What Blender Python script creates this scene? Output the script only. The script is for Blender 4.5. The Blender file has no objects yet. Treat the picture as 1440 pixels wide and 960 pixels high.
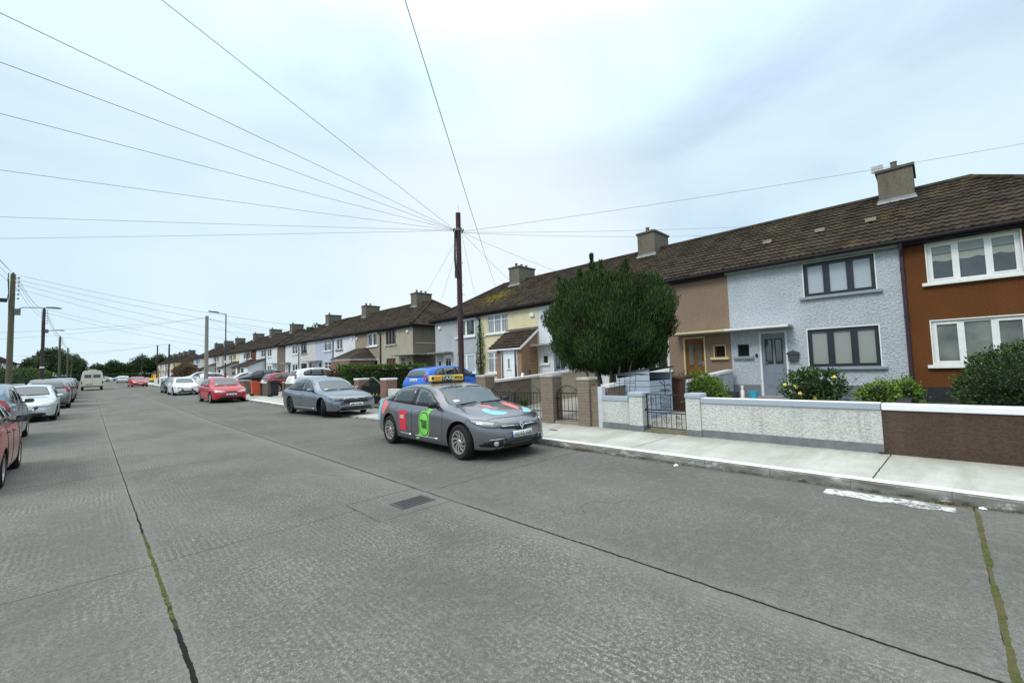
import bpy, bmesh, math, random
from mathutils import Vector, Matrix
from mathutils.bvhtree import BVHTree
R = math.radians
S = bpy.context.scene
C = S.collection

# ---------------------------------------------------------------- camera
cam_d = bpy.data.cameras.new('camera'); cam = bpy.data.objects.new('camera', cam_d); C.objects.link(cam)
S.camera = cam
cam_d.sensor_width = 36.0; cam_d.sensor_fit = 'HORIZONTAL'
cam_d.lens = 36.0 * 597.43 / 1440.0
cam_d.clip_end = 3000; cam_d.clip_start = 0.05
_yaw, _pit, _rol = R(44.92), R(3.52), R(-1.678)
_f = Vector((math.sin(_yaw)*math.cos(_pit), math.cos(_yaw)*math.cos(_pit), math.sin(_pit)))
_r = Vector((math.cos(_yaw), -math.sin(_yaw), 0)); _u = _r.cross(_f)
_rr = _r*math.cos(_rol) + _u*math.sin(_rol); _uu = -_r*math.sin(_rol) + _u*math.cos(_rol)
m = Matrix.Identity(4)
for i in range(3):
    m[i][0] = _rr[i]; m[i][1] = _uu[i]; m[i][2] = -_f[i]
m[0][3], m[1][3], m[2][3] = 0, 0, 1.65
cam.matrix_world = m

# ---------------------------------------------------------------- sky, sun, exposure
SUN_EL, SUN_AZ = R(46), R(275)          # azimuth measured clockwise from +Y
W = bpy.data.worlds.new('World'); S.world = W; W.use_nodes = True
wn = W.node_tree.nodes; wl = W.node_tree.links; wn.clear()
wo = wn.new('ShaderNodeOutputWorld')
sky = wn.new('ShaderNodeTexSky'); sky.sky_type = 'NISHITA'; sky.sun_disc = False
sky.sun_elevation = SUN_EL; sky.sun_rotation = SUN_AZ
b1 = wn.new('ShaderNodeBackground'); b1.inputs[1].default_value = 0.1
wl.new(sky.outputs[0], b1.inputs[0])
tc = wn.new('ShaderNodeTexCoord'); mp = wn.new('ShaderNodeMapping'); mp.inputs[3].default_value = (1.0, 1.0, 2.2); mp.inputs[1].default_value = (2.6, 0.4, 1.3)
wl.new(tc.outputs['Generated'], mp.inputs[0])
nz = wn.new('ShaderNodeTexNoise'); nz.inputs['Scale'].default_value = 1.9; nz.inputs['Detail'].default_value = 5; nz.inputs['Roughness'].default_value = 0.5
nz.inputs['Distortion'].default_value = 0.4
wl.new(mp.outputs[0], nz.inputs['Vector'])
cr = wn.new('ShaderNodeValToRGB')
cr.color_ramp.elements[0].position = 0.36; cr.color_ramp.elements[0].color = (0.54, 0.69, 0.85, 1)
cr.color_ramp.elements[1].position = 0.66; cr.color_ramp.elements[1].color = (0.73, 0.90, 0.985, 1)
e = cr.color_ramp.elements.new(0.5); e.color = (0.64, 0.83, 0.95, 1)
wl.new(nz.outputs[0], cr.inputs[0])
# brighter cloud where the sun stands behind the layer, low over the terrace, and an added one overhead
bright = wn.new('ShaderNodeVectorMath'); bright.operation = 'DOT_PRODUCT'
bd = Vector((0.68, 0.70, 0.22)).normalized(); bright.inputs[1].default_value = bd
nrm = wn.new('ShaderNodeVectorMath'); nrm.operation = 'NORMALIZE'
wl.new(tc.outputs['Generated'], nrm.inputs[0]); wl.new(nrm.outputs[0], bright.inputs[0])
mr = wn.new('ShaderNodeMapRange'); mr.inputs[1].default_value = 0.895; mr.inputs[2].default_value = 1.0; mr.inputs[3].default_value = 0; mr.inputs[4].default_value = 0.75
mr.interpolation_type = 'SMOOTHERSTEP'
wl.new(bright.outputs['Value'], mr.inputs[0])
mx = wn.new('ShaderNodeMix'); mx.data_type = 'RGBA'; mx.inputs[7].default_value = (0.92, 0.985, 1.0, 1)
wl.new(mr.outputs[0], mx.inputs[0]); wl.new(cr.outputs[0], mx.inputs[6])
b2 = wn.new('ShaderNodeBackground')
sepz = wn.new('ShaderNodeSeparateXYZ'); wl.new(nrm.outputs[0], sepz.inputs[0])
mz = wn.new('ShaderNodeMapRange'); mz.inputs[1].default_value = 0.45; mz.inputs[2].default_value = 1.0; mz.inputs[3].default_value = 0.80; mz.inputs[4].default_value = 1.9
wl.new(sepz.outputs[2], mz.inputs[0]); wl.new(mz.outputs[0], b2.inputs[1])
# unseen cloud overhead, added neutral and brighter to lift and whiten the light
wz = wn.new('ShaderNodeMapRange'); wz.inputs[1].default_value = 0.62; wz.inputs[2].default_value = 0.85
wl.new(sepz.outputs[2], wz.inputs[0])
mx2 = wn.new('ShaderNodeMix'); mx2.data_type = 'RGBA'; mx2.inputs[7].default_value = (0.97, 0.99, 1.0, 1)
wl.new(wz.outputs[0], mx2.inputs[0]); wl.new(mx.outputs[2], mx2.inputs[6]); wl.new(mx2.outputs[2], b2.inputs[0])
ms = wn.new('ShaderNodeMixShader'); ms.inputs[0].default_value = 0.93
wl.new(b1.outputs[0], ms.inputs[1]); wl.new(b2.outputs[0], ms.inputs[2]); wl.new(ms.outputs[0], wo.inputs[0])
sd = bpy.data.lights.new('sun', 'SUN'); sun = bpy.data.objects.new('sun', sd); C.objects.link(sun)
sd.energy = 1.25; sd.angle = R(18); sd.color = (1.0, 0.94, 0.86)
dv = Vector((math.sin(SUN_AZ)*math.cos(SUN_EL), math.cos(SUN_AZ)*math.cos(SUN_EL), math.sin(SUN_EL)))
sun.rotation_euler = dv.to_track_quat('Z', 'Y').to_euler()
S.view_settings.view_transform = 'Standard'; S.view_settings.look = 'None'
S.view_settings.exposure = 0.42; S.view_settings.gamma = 1; S.view_settings.use_curve_mapping = False
try:
    S.cycles.max_bounces = 5; S.cycles.transparent_max_bounces = 8
except Exception: pass

# ---------------------------------------------------------------- helpers
def lin(r, g, b):
    def f(c):
        c /= 255.0
        return c/12.92 if c <= 0.04045 else ((c+0.055)/1.055)**2.4
    return (f(r), f(g), f(b), 1)
def gz(y): return 0.0075*max(0.0, y-20)

class NT:
    def __init__(s, name):
        s.m = bpy.data.materials.new(name); s.m.use_nodes = True
        s.t = s.m.node_tree; s.n = s.t.nodes; s.l = s.t.links
        s.p = s.n['Principled BSDF']
        s.tc = s.n.new('ShaderNodeTexCoord')
    def val(s, v, inp):
        if hasattr(v, 'links') or hasattr(v, 'is_output'): s.l.new(v, inp)
        else: inp.default_value = v
    def noise(s, scale, detail=4, rough=0.55, vec=None, dist=0.0, out=0):
        n = s.n.new('ShaderNodeTexNoise'); n.inputs['Scale'].default_value = scale; n.inputs['Detail'].default_value = detail
        n.inputs['Roughness'].default_value = rough; n.inputs['Distortion'].default_value = dist
        s.l.new(vec if vec is not None else s.tc.outputs['Object'], n.inputs['Vector']); return n.outputs[out]
    def mapv(s, scale=(1,1,1), loc=(0,0,0), vec=None):
        n = s.n.new('ShaderNodeMapping'); n.inputs['Scale'].default_value = scale; n.inputs['Location'].default_value = loc
        s.l.new(vec if vec is not None else s.tc.outputs['Object'], n.inputs[0]); return n.outputs[0]
    def ramp(s, fac, stops):
        n = s.n.new('ShaderNodeValToRGB'); cr = n.color_ramp
        while len(cr.elements) < len(stops): cr.elements.new(0.5)
        for el, (p, c) in zip(cr.elements, stops):
            el.position = p; el.color = c if len(c) == 4 else (*c, 1)
        s.l.new(fac, n.inputs[0]); return n.outputs[0]
    def rng(s, v, a, b, c=0.0, d=1.0):
        n = s.n.new('ShaderNodeMapRange'); s.val(v, n.inputs[0])
        for i, x in enumerate((a, b, c, d)): n.inputs[i+1].default_value = x
        return n.outputs[0]
    def math(s, op, a, b=0.0, c=0.0):
        n = s.n.new('ShaderNodeMath'); n.operation = op; s.val(a, n.inputs[0]); s.val(b, n.inputs[1])
        if op in ('SMOOTH_MIN', 'COMPARE', 'MULTIPLY_ADD', 'WRAP'): s.val(c, n.inputs[2])
        return n.outputs[0]
    def mix(s, f, a, b, mode='MIX'):
        n = s.n.new('ShaderNodeMix'); n.data_type = 'RGBA'; n.blend_type = mode
        s.val(f, n.inputs[0]); s.val(a, n.inputs[6]); s.val(b, n.inputs[7]); return n.outputs[2]
    def sep(s, vec=None):
        n = s.n.new('ShaderNodeSeparateXYZ'); s.l.new(vec if vec is not None else s.tc.outputs['Object'], n.inputs[0]); return n.outputs
    def bump(s, h, strength=0.5, dist=0.02, nrm=None):
        n = s.n.new('ShaderNodeBump'); n.inputs['Strength'].default_value = strength; n.inputs['Distance'].default_value = dist
        s.l.new(h, n.inputs['Height'])
        if nrm is not None: s.l.new(nrm, n.inputs['Normal'])
        s.l.new(n.outputs[0], s.p.inputs['Normal']); return n.outputs[0]
    def set(s, col=None, rough=None, metal=None, spec=None, coat=None):
        if col is not None: s.val(col, s.p.inputs['Base Color'])
        if rough is not None: s.val(rough, s.p.inputs['Roughness'])
        if metal is not None: s.p.inputs['Metallic'].default_value = metal
        if spec is not None: s.p.inputs['Specular IOR Level'].default_value = spec
        if coat is not None: s.p.inputs['Coat Weight'].default_value = coat; s.p.inputs['Coat Roughness'].default_value = 0.04
        return s.m
_mc = {}
def scale_c(c, k): return (c[0]*k, c[1]*k, c[2]*k, 1)
def M_plain(name, c, rough=0.6, metal=0.0, var=0.12, sc=6.0, bump=0.0, coat=None, spec=None):
    if name in _mc: return _mc[name]
    t = NT(name); n = t.noise(sc, 5)
    col = t.ramp(n, [(0.3, scale_c(c, 1-var)), (0.7, scale_c(c, 1+var))])
    t.set(col, rough, metal, spec, coat)
    if bump: t.bump(t.noise(sc*8, 4), bump, 0.01)
    _mc[name] = t.m; return t.m
def M_render(name, c, grain=38.0, strength=0.9, dirt=0.25, dirtc=(0.10, 0.095, 0.08, 1), dist=0.03):
    """rough-cast render on a wall: coarse trowelled grain, faint water staining"""
    if name in _mc: return _mc[name]
    t = NT(name)
    big = t.noise(0.9, 5, 0.6); med = t.noise(grain, 3, 0.6)
    col = t.ramp(big, [(0.3, scale_c(c, 0.88)), (0.7, scale_c(c, 1.07))])
    g = t.ramp(med, [(0.35, (0.86, 0.86, 0.86, 1)), (0.6, (1.05, 1.05, 1.05, 1))])
    col = t.mix(1.0, col, g, 'MULTIPLY')
    st = t.noise(2.0, 6, 0.65, t.mapv((2.2, 2.2, 0.35)))
    col = t.mix(t.rng(st, 0.52, 0.8, 0, dirt), col, dirtc)
    rs = t.noise(1.0, 5, 0.7, t.mapv((5, 5, 0.22), (3, 1, 7)))
    col = t.mix(t.rng(rs, 0.54, 0.74, 0, dirt*1.1), col, scale_c(c, .55))
    t.set(col, 0.92, spec=0.12)
    t.bump(t.noise(grain, 4, 0.6), strength, dist)
    _mc[name] = t.m; return t.m

class MB:
    """collects shapes, links them as ONE mesh object"""
    def __init__(s): s.v = []; s.f = []; s.mi = []; s.cur = 0
    def add(s, vs, fs):
        o = len(s.v); s.v.extend(tuple(v) for v in vs)
        for f in fs: s.f.append(tuple(i+o for i in f)); s.mi.append(s.cur)
        return s
    def box(s, a, b, bev=0.0):
        x0, y0, z0 = (min(a[i], b[i]) for i in range(3)); x1, y1, z1 = (max(a[i], b[i]) for i in range(3))
        if bev > 0:
            bm = bmesh.new(); bmesh.ops.create_cube(bm, size=1)
            for v in bm.verts:
                v.co = Vector(((x0+x1)/2+v.co.x*(x1-x0), (y0+y1)/2+v.co.y*(y1-y0), (z0+z1)/2+v.co.z*(z1-z0)))
            bmesh.ops.bevel(bm, geom=list(bm.edges), offset=min(bev, 0.45*min(x1-x0, y1-y0, z1-z0)), segments=2, affect='EDGES', profile=0.5)
            bm.verts.index_update(); s.add([v.co for v in bm.verts], [[v.index for v in f.verts] for f in bm.faces]); bm.free(); return s
        return s.add([(x0,y0,z0),(x1,y0,z0),(x1,y1,z0),(x0,y1,z0),(x0,y0,z1),(x1,y0,z1),(x1,y1,z1),(x0,y1,z1)],
                     [(0,3,2,1),(4,5,6,7),(0,1,5,4),(1,2,6,5),(2,3,7,6),(3,0,4,7)])
    def tube(s, pts, r, n=8, cap=True):
        pts = [Vector(p) for p in pts]; rr = r if isinstance(r, (list, tuple)) else [r]*len(pts)
        vs = []; fs = []; up = None
        for i, p in enumerate(pts):
            d = (pts[min(i+1, len(pts)-1)] - pts[max(i-1, 0)]).normalized()
            if up is None: up = Vector((0,0,1)) if abs(d.z) < 0.9 else Vector((1,0,0))
            a = d.cross(up).normalized(); b = a.cross(d).normalized(); up = b
            for k in range(n):
                t = 2*math.pi*k/n; vs.append(p + a*math.cos(t)*rr[i] + b*math.sin(t)*rr[i])
        for i in range(len(pts)-1):
            for k in range(n):
                k2 = (k+1) % n; fs.append((i*n+k, i*n+k2, (i+1)*n+k2, (i+1)*n+k))
        if cap: fs.append(tuple(range(n-1, -1, -1))); fs.append(tuple((len(pts)-1)*n+k for k in range(n)))
        return s.add(vs, fs)
    def prism(s, poly, axis, a, b):
        """poly: 2D outline; axis: the one it is extruded along"""
        def P(u, v, w): return {'x': (w,u,v), 'y': (u,w,v), 'z': (u,v,w)}[axis]
        n = len(poly); vs = [P(u, v, a) for u, v in poly] + [P(u, v, b) for u, v in poly]
        fs = [tuple(range(n)), tuple(range(2*n-1, n-1, -1))] + [(i, i+n, (i+1) % n + n, (i+1) % n) for i in range(n)]
        return s.add(vs, fs)
    def lathe(s, prof, axis='z', n=20, c=(0,0,0)):
        vs = []; fs = []; m_ = len(prof)
        for k in range(n):
            t = 2*math.pi*k/n; ct, st = math.cos(t), math.sin(t)
            for r, h in prof:
                vs.append({'z': (c[0]+r*ct, c[1]+r*st, c[2]+h), 'x': (c[0]+h, c[1]+r*ct, c[2]+r*st), 'y': (c[0]+r*ct, c[1]+h, c[2]+r*st)}[axis])
        for k in range(n):
            k2 = (k+1) % n
            for j in range(m_-1): fs.append((k*m_+j, k2*m_+j, k2*m_+j+1, k*m_+j+1))
        return s.add(vs, fs)
    def build(s, name, mats, parent=None, smooth=False, loc=None, rotz=None, fixn=True):
        me = bpy.data.meshes.new(name); me.from_pydata(s.v, [], s.f)
        if not isinstance(mats, (list, tuple)): mats = [mats]
        for mt in mats: me.materials.append(mt)
        for p, i in zip(me.polygons, s.mi): p.material_index = i
        if fixn and len(s.f) < 60000:
            bm = bmesh.new(); bm.from_mesh(me); bmesh.ops.recalc_face_normals(bm, faces=bm.faces[:]); bm.to_mesh(me); bm.free()
        if smooth:
            me.polygons.foreach_set('use_smooth', [True]*len(me.polygons))
            if smooth != 'full':
                try: me.set_sharp_from_angle(angle=R(38))
                except Exception: pass
        me.update()
        o = bpy.data.objects.new(name, me); C.objects.link(o)
        if parent is not None: o.parent = parent
        if loc is not None: o.location = loc
        if rotz is not None: o.rotation_euler = (0, 0, rotz)
        return o
def tag(o, label=None, cat=None, group=None, kind=None):
    if label: o['label'] = label
    if cat: o['category'] = cat
    if group: o['group'] = group
    if kind: o['kind'] = kind
    return o
def thing(name, label, cat, loc=(0,0,0), rotz=0.0, group=None):
    o = bpy.data.objects.new(name, None); C.objects.link(o); o.empty_display_size = 0.2
    o.location = loc; o.rotation_euler = (0, 0, rotz); return tag(o, label, cat, group)
def copy_thing(o, loc, rotz=None, label=None, group=None):
    r = o.copy(); C.objects.link(r); r.location = loc
    if rotz is not None: r.rotation_euler = (0, 0, rotz)
    if label: r['label'] = label
    if group: r['group'] = group
    for ch in list(o.children):
        c = ch.copy(); C.objects.link(c); c.parent = r
        for g_ in list(ch.children):
            d = g_.copy(); C.objects.link(d); d.parent = c
    return r
def text_mesh(s, size=1.0, bold=0.0, font_scale=(1, 1)):
    """2D outline mesh of a text, centred; returns verts2d, faces"""
    cu = bpy.data.curves.new('lettering', 'FONT'); cu.body = s; cu.size = size; cu.align_x = 'CENTER'; cu.align_y = 'CENTER'
    cu.offset = bold; cu.resolution_u = 2
    o = bpy.data.objects.new('lettering', cu); C.objects.link(o)
    dg = bpy.context.evaluated_depsgraph_get(); dg.update()
    me = bpy.data.meshes.new_from_object(o.evaluated_get(dg))
    vs = [(v.co.x*font_scale[0], v.co.y*font_scale[1]) for v in me.vertices]; fs = [tuple(p.vertices) for p in me.polygons]
    bpy.data.objects.remove(o); bpy.data.curves.remove(cu); bpy.data.meshes.remove(me)
    return vs, fs

# ---------------------------------------------------------------- materials of the setting
def road_material():
    t = NT('road_concrete'); x, y, z = t.sep()
    wob = t.noise(1.3, 3); wx = t.math('ADD', x, t.rng(wob, 0, 1, -0.05, 0.05))
    fine = t.noise(60, 6, 0.75); mid = t.noise(9, 6, 0.65); big = t.noise(0.45, 5, 0.6)
    base = t.ramp(big, [(0.3, (0.104, 0.106, 0.096, 1)), (0.5, (0.126, 0.127, 0.116, 1)), (0.72, (0.158, 0.157, 0.143, 1))])
    # tamped ridges running with the street, broken up by wear
    warp = t.math('ADD', wx, t.rng(t.noise(3.0, 4, 0.6, t.mapv((1, 0.35, 1))), 0, 1, -0.022, 0.022))
    ph = t.math('MULTIPLY', warp, 2*math.pi/0.052)
    rid = t.rng(t.math('SINE', ph), -1, 1)
    cid = t.n.new('ShaderNodeCombineXYZ'); t.l.new(t.math('FLOOR', t.math('MULTIPLY', t.math('SUBTRACT', x, 0.45), 1/2.85)), cid.inputs[0]); t.l.new(t.math('FLOOR', t.math('MULTIPLY', t.math('SUBTRACT', y, 5.04), 1/5.2)), cid.inputs[1])
    wnz = t.n.new('ShaderNodeTexWhiteNoise'); wnz.noise_dimensions = '2D'; t.l.new(cid.outputs[0], wnz.inputs['Vector'])
    base = t.mix(t.rng(wnz.outputs['Value'], 0, 1, 0.0, 0.38), base, (0.088, 0.090, 0.082, 1))
    lane = t.rng(t.math('ABSOLUTE', t.math('SUBTRACT', t.math('ABSOLUTE', t.math('SUBTRACT', x, 0.45)), 1.55)), 0.15, 0.75, 0.30, 0.0)
    base = t.mix(t.math('MULTIPLY', lane, t.rng(t.noise(0.6, 5, 0.6, t.mapv((1, .3, 1))), .35, .6)), base, (0.085, 0.087, 0.080, 1))
    grp = t.rng(t.math('SINE', t.math('MULTIPLY', warp, 2*math.pi/0.30)), -1, 1)
    wear = t.rng(t.noise(1.1, 6, 0.62), 0.45, 0.62)
    dash = t.rng(t.noise(16, 4, 0.7, t.mapv((1.6, 0.5, 1))), 0.42, 0.6)
    r2 = t.math('MULTIPLY', t.math('MULTIPLY', rid, dash), wear)
    # worn mortar: pale flecks lined up on the ridges, dark pores between
    reg = t.rng(t.noise(0.8, 5, 0.6, t.mapv((1, 0.7, 1), (2, 5, 0))), 0.38, 0.62, 0.22, 1.0)
    fl = t.math('ADD', t.math('ADD', t.math('MULTIPLY', t.noise(38, 5, 0.78, t.mapv((1.0, 0.8, 1))), 0.55), t.math('MULTIPLY', t.noise(105, 4, 0.7), 0.45)), t.math('MULTIPLY', t.math('MULTIPLY', t.math('SUBTRACT', rid, 0.5), wear), 0.055))
    reg = t.math('MULTIPLY', reg, t.rng(x, 3.1, 3.5, 1.0, 0.55))
    base = t.mix(t.math('MULTIPLY', t.rng(fl, 0.505, 0.58), t.math('MULTIPLY', reg, 0.78)), base, (0.350, 0.353, 0.318, 1))
    base = t.mix(t.math('MULTIPLY', t.rng(fl, 0.47, 0.37), 0.65), base, (0.050, 0.052, 0.048, 1))
    base = t.mix(t.math('MULTIPLY', t.rng(fine, 0.54, 0.70), 0.5), base, (0.33, 0.33, 0.30, 1))
    base = t.mix(t.math('MULTIPLY', t.rng(mid, 0.5, 0.70), 0.30), base, (0.25, 0.25, 0.22, 1))
    # tyre-worn darker lane and oil drips
    base = t.mix(t.rng(t.noise(0.8, 5, 0.6, t.mapv((1.4, 0.16, 1), (3, 0, 0))), 0.55, 0.75, 0, 0.35), base, (0.085, 0.087, 0.082, 1))
    vor = t.n.new('ShaderNodeTexVoronoi'); vor.inputs['Scale'].default_value = 1.7; t.l.new(t.tc.outputs['Object'], vor.inputs['Vector'])
    sp = t.math('LESS_THAN', vor.outputs['Distance'], 0.018); base = t.mix(t.math('MULTIPLY', sp, 0.75), base, (0.62, 0.62, 0.58, 1))
    vo2 = t.n.new('ShaderNodeTexVoronoi'); vo2.inputs['Scale'].default_value = 0.75; t.l.new(t.mapv((1, 1, 1), (7.3, 2.1, 0)), vo2.inputs['Vector'])
    base = t.mix(t.math('MULTIPLY', t.math('LESS_THAN', vo2.outputs['Distance'], 0.03), 0.8), base, (0.04, 0.04, 0.04, 1))
    # hairline cracks and repaired patches in a few slabs
    vc = t.n.new('ShaderNodeTexVoronoi'); vc.feature = 'DISTANCE_TO_EDGE'; vc.inputs['Scale'].default_value = 0.23
    dn = t.n.new('ShaderNodeVectorMath'); dn.operation = 'ADD'; t.l.new(t.tc.outputs['Object'], dn.inputs[0]); nn = t.n.new('ShaderNodeTexNoise'); nn.inputs['Scale'].default_value = 1.2; nn.inputs['Detail'].default_value = 6; t.l.new(t.tc.outputs['Object'], nn.inputs['Vector']); t.l.new(nn.outputs['Color'], dn.inputs[1]); t.l.new(dn.outputs[0], vc.inputs['Vector'])
    ck = t.math('MULTIPLY', t.math('LESS_THAN', vc.outputs['Distance'], 0.0016), t.rng(t.noise(0.5, 3), .57, .63))
    base = t.mix(t.math('MULTIPLY', ck, 0.6), base, (0.03, 0.03, 0.028, 1))
    # expansion joints
    jn = t.rng(t.noise(5, 5, 0.7), 0, 1, -0.022, 0.022)
    def line(c, pos, w): return t.math('LESS_THAN', t.math('ABSOLUTE', t.math('SUBTRACT', t.math('ADD', c, jn), pos)), w)
    cw = t.rng(y, 5.6, 7.2, 0.014, 0.006)
    lx = [line(x, 0.45, cw), line(x, 3.29, 0.012), line(x, -2.4, 0.010)]
    yy = t.math('SUBTRACT', t.math('ADD', y, jn), 5.04)
    near_t = t.math('LESS_THAN', t.math('ABSOLUTE', t.math('SUBTRACT', t.math('WRAP', yy, 2.6, -2.6), 0.0)), 0.008)
    right = t.math('GREATER_THAN', x, 3.29)
    notbox = t.math('SUBTRACT', 1.0, t.math('MULTIPLY', t.math('GREATER_THAN', x, 2.30), t.math('LESS_THAN', x, 3.29)))
    near_t = t.math('MULTIPLY', near_t, notbox)
    # the patch cut round the drain
    inx = t.math('MULTIPLY', t.math('GREATER_THAN', x, 2.30), t.math('LESS_THAN', x, 3.29))
    iny = t.math('MULTIPLY', t.math('GREATER_THAN', y, 4.45), t.math('LESS_THAN', y, 5.35))
    bx = t.math('MULTIPLY', t.math('MAXIMUM', line(y, 4.46, 0.007), line(y, 5.33, 0.007)), inx)
    by = t.math('MULTIPLY', line(x, 2.31, 0.007), iny)
    mossj = t.math('LESS_THAN', t.math('ABSOLUTE', t.math('SUBTRACT', t.math('ADD', y, jn), -0.17)), t.rng(t.noise(2.5, 3), 0.3, 0.7, 0.008, 0.030))
    mossj = t.math('MULTIPLY', mossj, right)
    j = lx[0]
    for q in lx[1:] + [near_t, bx, by]: j = t.math('MAXIMUM', j, q)
    halo = t.rng(t.math('ABSOLUTE', t.math('SUBTRACT', x, 0.45)), 0.0, 0.14, 0.35, 0)
    base = t.mix(halo, base, (0.19, 0.19, 0.165, 1))
    h2 = t.rng(t.math('ABSOLUTE', t.math('SUBTRACT', x, 3.20)), 0.0, 0.30, 0.35, 0)
    base = t.mix(h2, base, (0.215, 0.21, 0.19, 1))
    mk = t.math('ADD', t.noise(2.2, 5, 0.65), t.rng(t.math('ABSOLUTE', t.math('SUBTRACT', y, 5.0)), 0.6, 1.6, 0.20, -0.06))
    mk = t.math('SUBTRACT', mk, t.rng(x, 2.0, 2.6, 0.0, 0.12))
    moss = t.rng(mk, 0.52, 0.60)
    mossc = t.ramp(t.noise(25, 4), [(0.35, (0.045, 0.052, 0.020, 1)), (0.65, (0.095, 0.110, 0.036, 1))])
    jc = t.mix(moss, (0.016, 0.017, 0.015, 1), mossc)
    base = t.mix(j, base, jc)
    base = t.mix(mossj, base, t.mix(t.rng(t.noise(4, 4), 0.4, 0.6), (0.10, 0.085, 0.045, 1), mossc))
    # gutter grime by the kerbs
    gm = t.math('MULTIPLY', t.rng(x, 6.72, 6.9), t.rng(t.noise(3, 5, 0.7), 0.35, 0.6))
    base = t.mix(t.math('MULTIPLY', gm, 0.85), base, (0.055, 0.043, 0.028, 1))
    t.set(base, t.rng(fine, 0, 1, 0.85, 0.98), spec=0.1)
    h = t.math('ADD', t.math('MULTIPLY', fine, 0.5), t.math('MULTIPLY', r2, 0.12))
    h = t.math('SUBTRACT', h, t.math('MULTIPLY', t.math('MAXIMUM', j, mossj), 1.2))
    h = t.math('ADD', h, t.math('MULTIPLY', mid, 0.6))
    t.bump(h, 0.45, 0.010)
    return t.m
def pave_material():
    t = NT('pavement_concrete'); x, y, z = t.sep()
    b = t.noise(1.2, 6, 0.65); f = t.noise(45, 5, 0.7)
    col = t.ramp(b, [(0.3, (0.34, 0.35, 0.31, 1)), (0.52, (0.43, 0.44, 0.40, 1)), (0.75, (0.53, 0.53, 0.49, 1))])
    col = t.mix(t.math('MULTIPLY', t.rng(f, 0.5, 0.75), 0.3), col, (0.68, 0.68, 0.64, 1))
    # damp stains spreading out from the wall foot
    st = t.math('MULTIPLY', t.rng(x, 8.0, 8.87), t.rng(t.noise(2.4, 5, 0.7, t.mapv((0.35, 1.6, 1))), 0.35, 0.6))
    col = t.mix(t.math('MULTIPLY', st, 0.6), col, (0.24, 0.24, 0.17, 1))
    st2 = t.rng(t.noise(1.4, 5, 0.6, t.mapv((0.3, 1.8, 1))), 0.48, 0.66, 0, 0.65)
    col = t.mix(st2, col, (0.30, 0.31, 0.27, 1))
    col = t.mix(t.rng(t.noise(7, 6, 0.75), 0.55, 0.72, 0, 0.4), col, (0.33, 0.33, 0.29, 1))
    jn = t.rng(t.noise(6, 4), 0, 1, -0.012, 0.012)
    yy = t.math('ADD', t.math('ADD', y, jn), t.math('MULTIPLY', x, 0.04))
    j = t.math('LESS_THAN', t.math('ABSOLUTE', t.math('WRAP', t.math('SUBTRACT', yy, 0.98), 1.7, -1.7)), 0.009)
    col = t.mix(j, col, (0.06, 0.055, 0.04, 1))
    t.set(col, 0.9, spec=0.25); t.bump(t.math('SUBTRACT', t.math('ADD', f, b), t.math('MULTIPLY', j, 2)), 0.35, 0.006); return t.m
def kerb_material():
    t = NT('kerb_stone'); b = t.noise(3.5, 6, 0.7, t.mapv((1, 0.6, 2.5))); f = t.noise(50, 5, 0.7)
    col = t.ramp(b, [(0.32, (0.12, 0.12, 0.105, 1)), (0.52, (0.22, 0.22, 0.20, 1)), (0.7, (0.36, 0.36, 0.33, 1))])
    y = t.sep()[1]
    j = t.math('LESS_THAN', t.math('ABSOLUTE', t.math('WRAP', y, 0.45, -0.45)), 0.006)
    col = t.mix(t.math('MULTIPLY', j, 0.45), col, (0.05, 0.05, 0.045, 1))
    col = t.mix(t.math('MULTIPLY', t.rng(t.noise(9, 6, 0.75, t.mapv((1, .5, 1.2))), 0.56, 0.62), 0.8), col, (0.55, 0.56, 0.53, 1))
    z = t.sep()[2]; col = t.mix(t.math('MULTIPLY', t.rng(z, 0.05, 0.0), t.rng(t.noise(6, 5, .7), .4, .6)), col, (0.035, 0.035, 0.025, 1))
    t.set(col, 0.92, spec=0.2); t.bump(t.math('ADD', f, b), 0.6, 0.012); return t.m
def paint_material(name, wear=0.5, under=(0.16, 0.16, 0.15, 1), c=(0.78, 0.79, 0.77, 1)):
    t = NT(name); n = t.noise(14, 6, 0.75); n2 = t.noise(2.2, 5, 0.65)
    k = t.math('ADD', t.math('MULTIPLY', n, 0.5), t.math('MULTIPLY', n2, 0.5))
    col = t.mix(t.rng(k, wear, wear+0.07), under, c)
    n3 = t.noise(5, 5, 0.6); col = t.mix(t.rng(n3, 0.45, 0.75, 0, 0.35), col, (0.42, 0.42, 0.39, 1))
    t.set(col, 0.75, spec=0.25); t.bump(n, 0.25, 0.004); return t.m
def grass_material():
    t = NT('lawn_grass'); n = t.noise(0.8, 5); f = t.noise(35, 5, 0.75)
    col = t.ramp(n, [(0.3, (0.045, 0.070, 0.020, 1)), (0.7, (0.080, 0.110, 0.032, 1))])
    col = t.mix(t.rng(f, 0.35, 0.65, 0, 0.6), col, (0.11, 0.15, 0.045, 1)); t.set(col, 0.95, spec=0.1); t.bump(f, 1.0, 0.04); return t.m
def yard_material():
    t = NT('yard_concrete'); n = t.noise(1.0, 6, 0.65); f = t.noise(30, 5, 0.7)
    col = t.ramp(n, [(0.3, (0.24, 0.235, 0.21, 1)), (0.7, (0.40, 0.395, 0.36, 1))]); t.set(col, 0.92, spec=0.2); t.bump(f, 0.4, 0.008); return t.m
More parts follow.
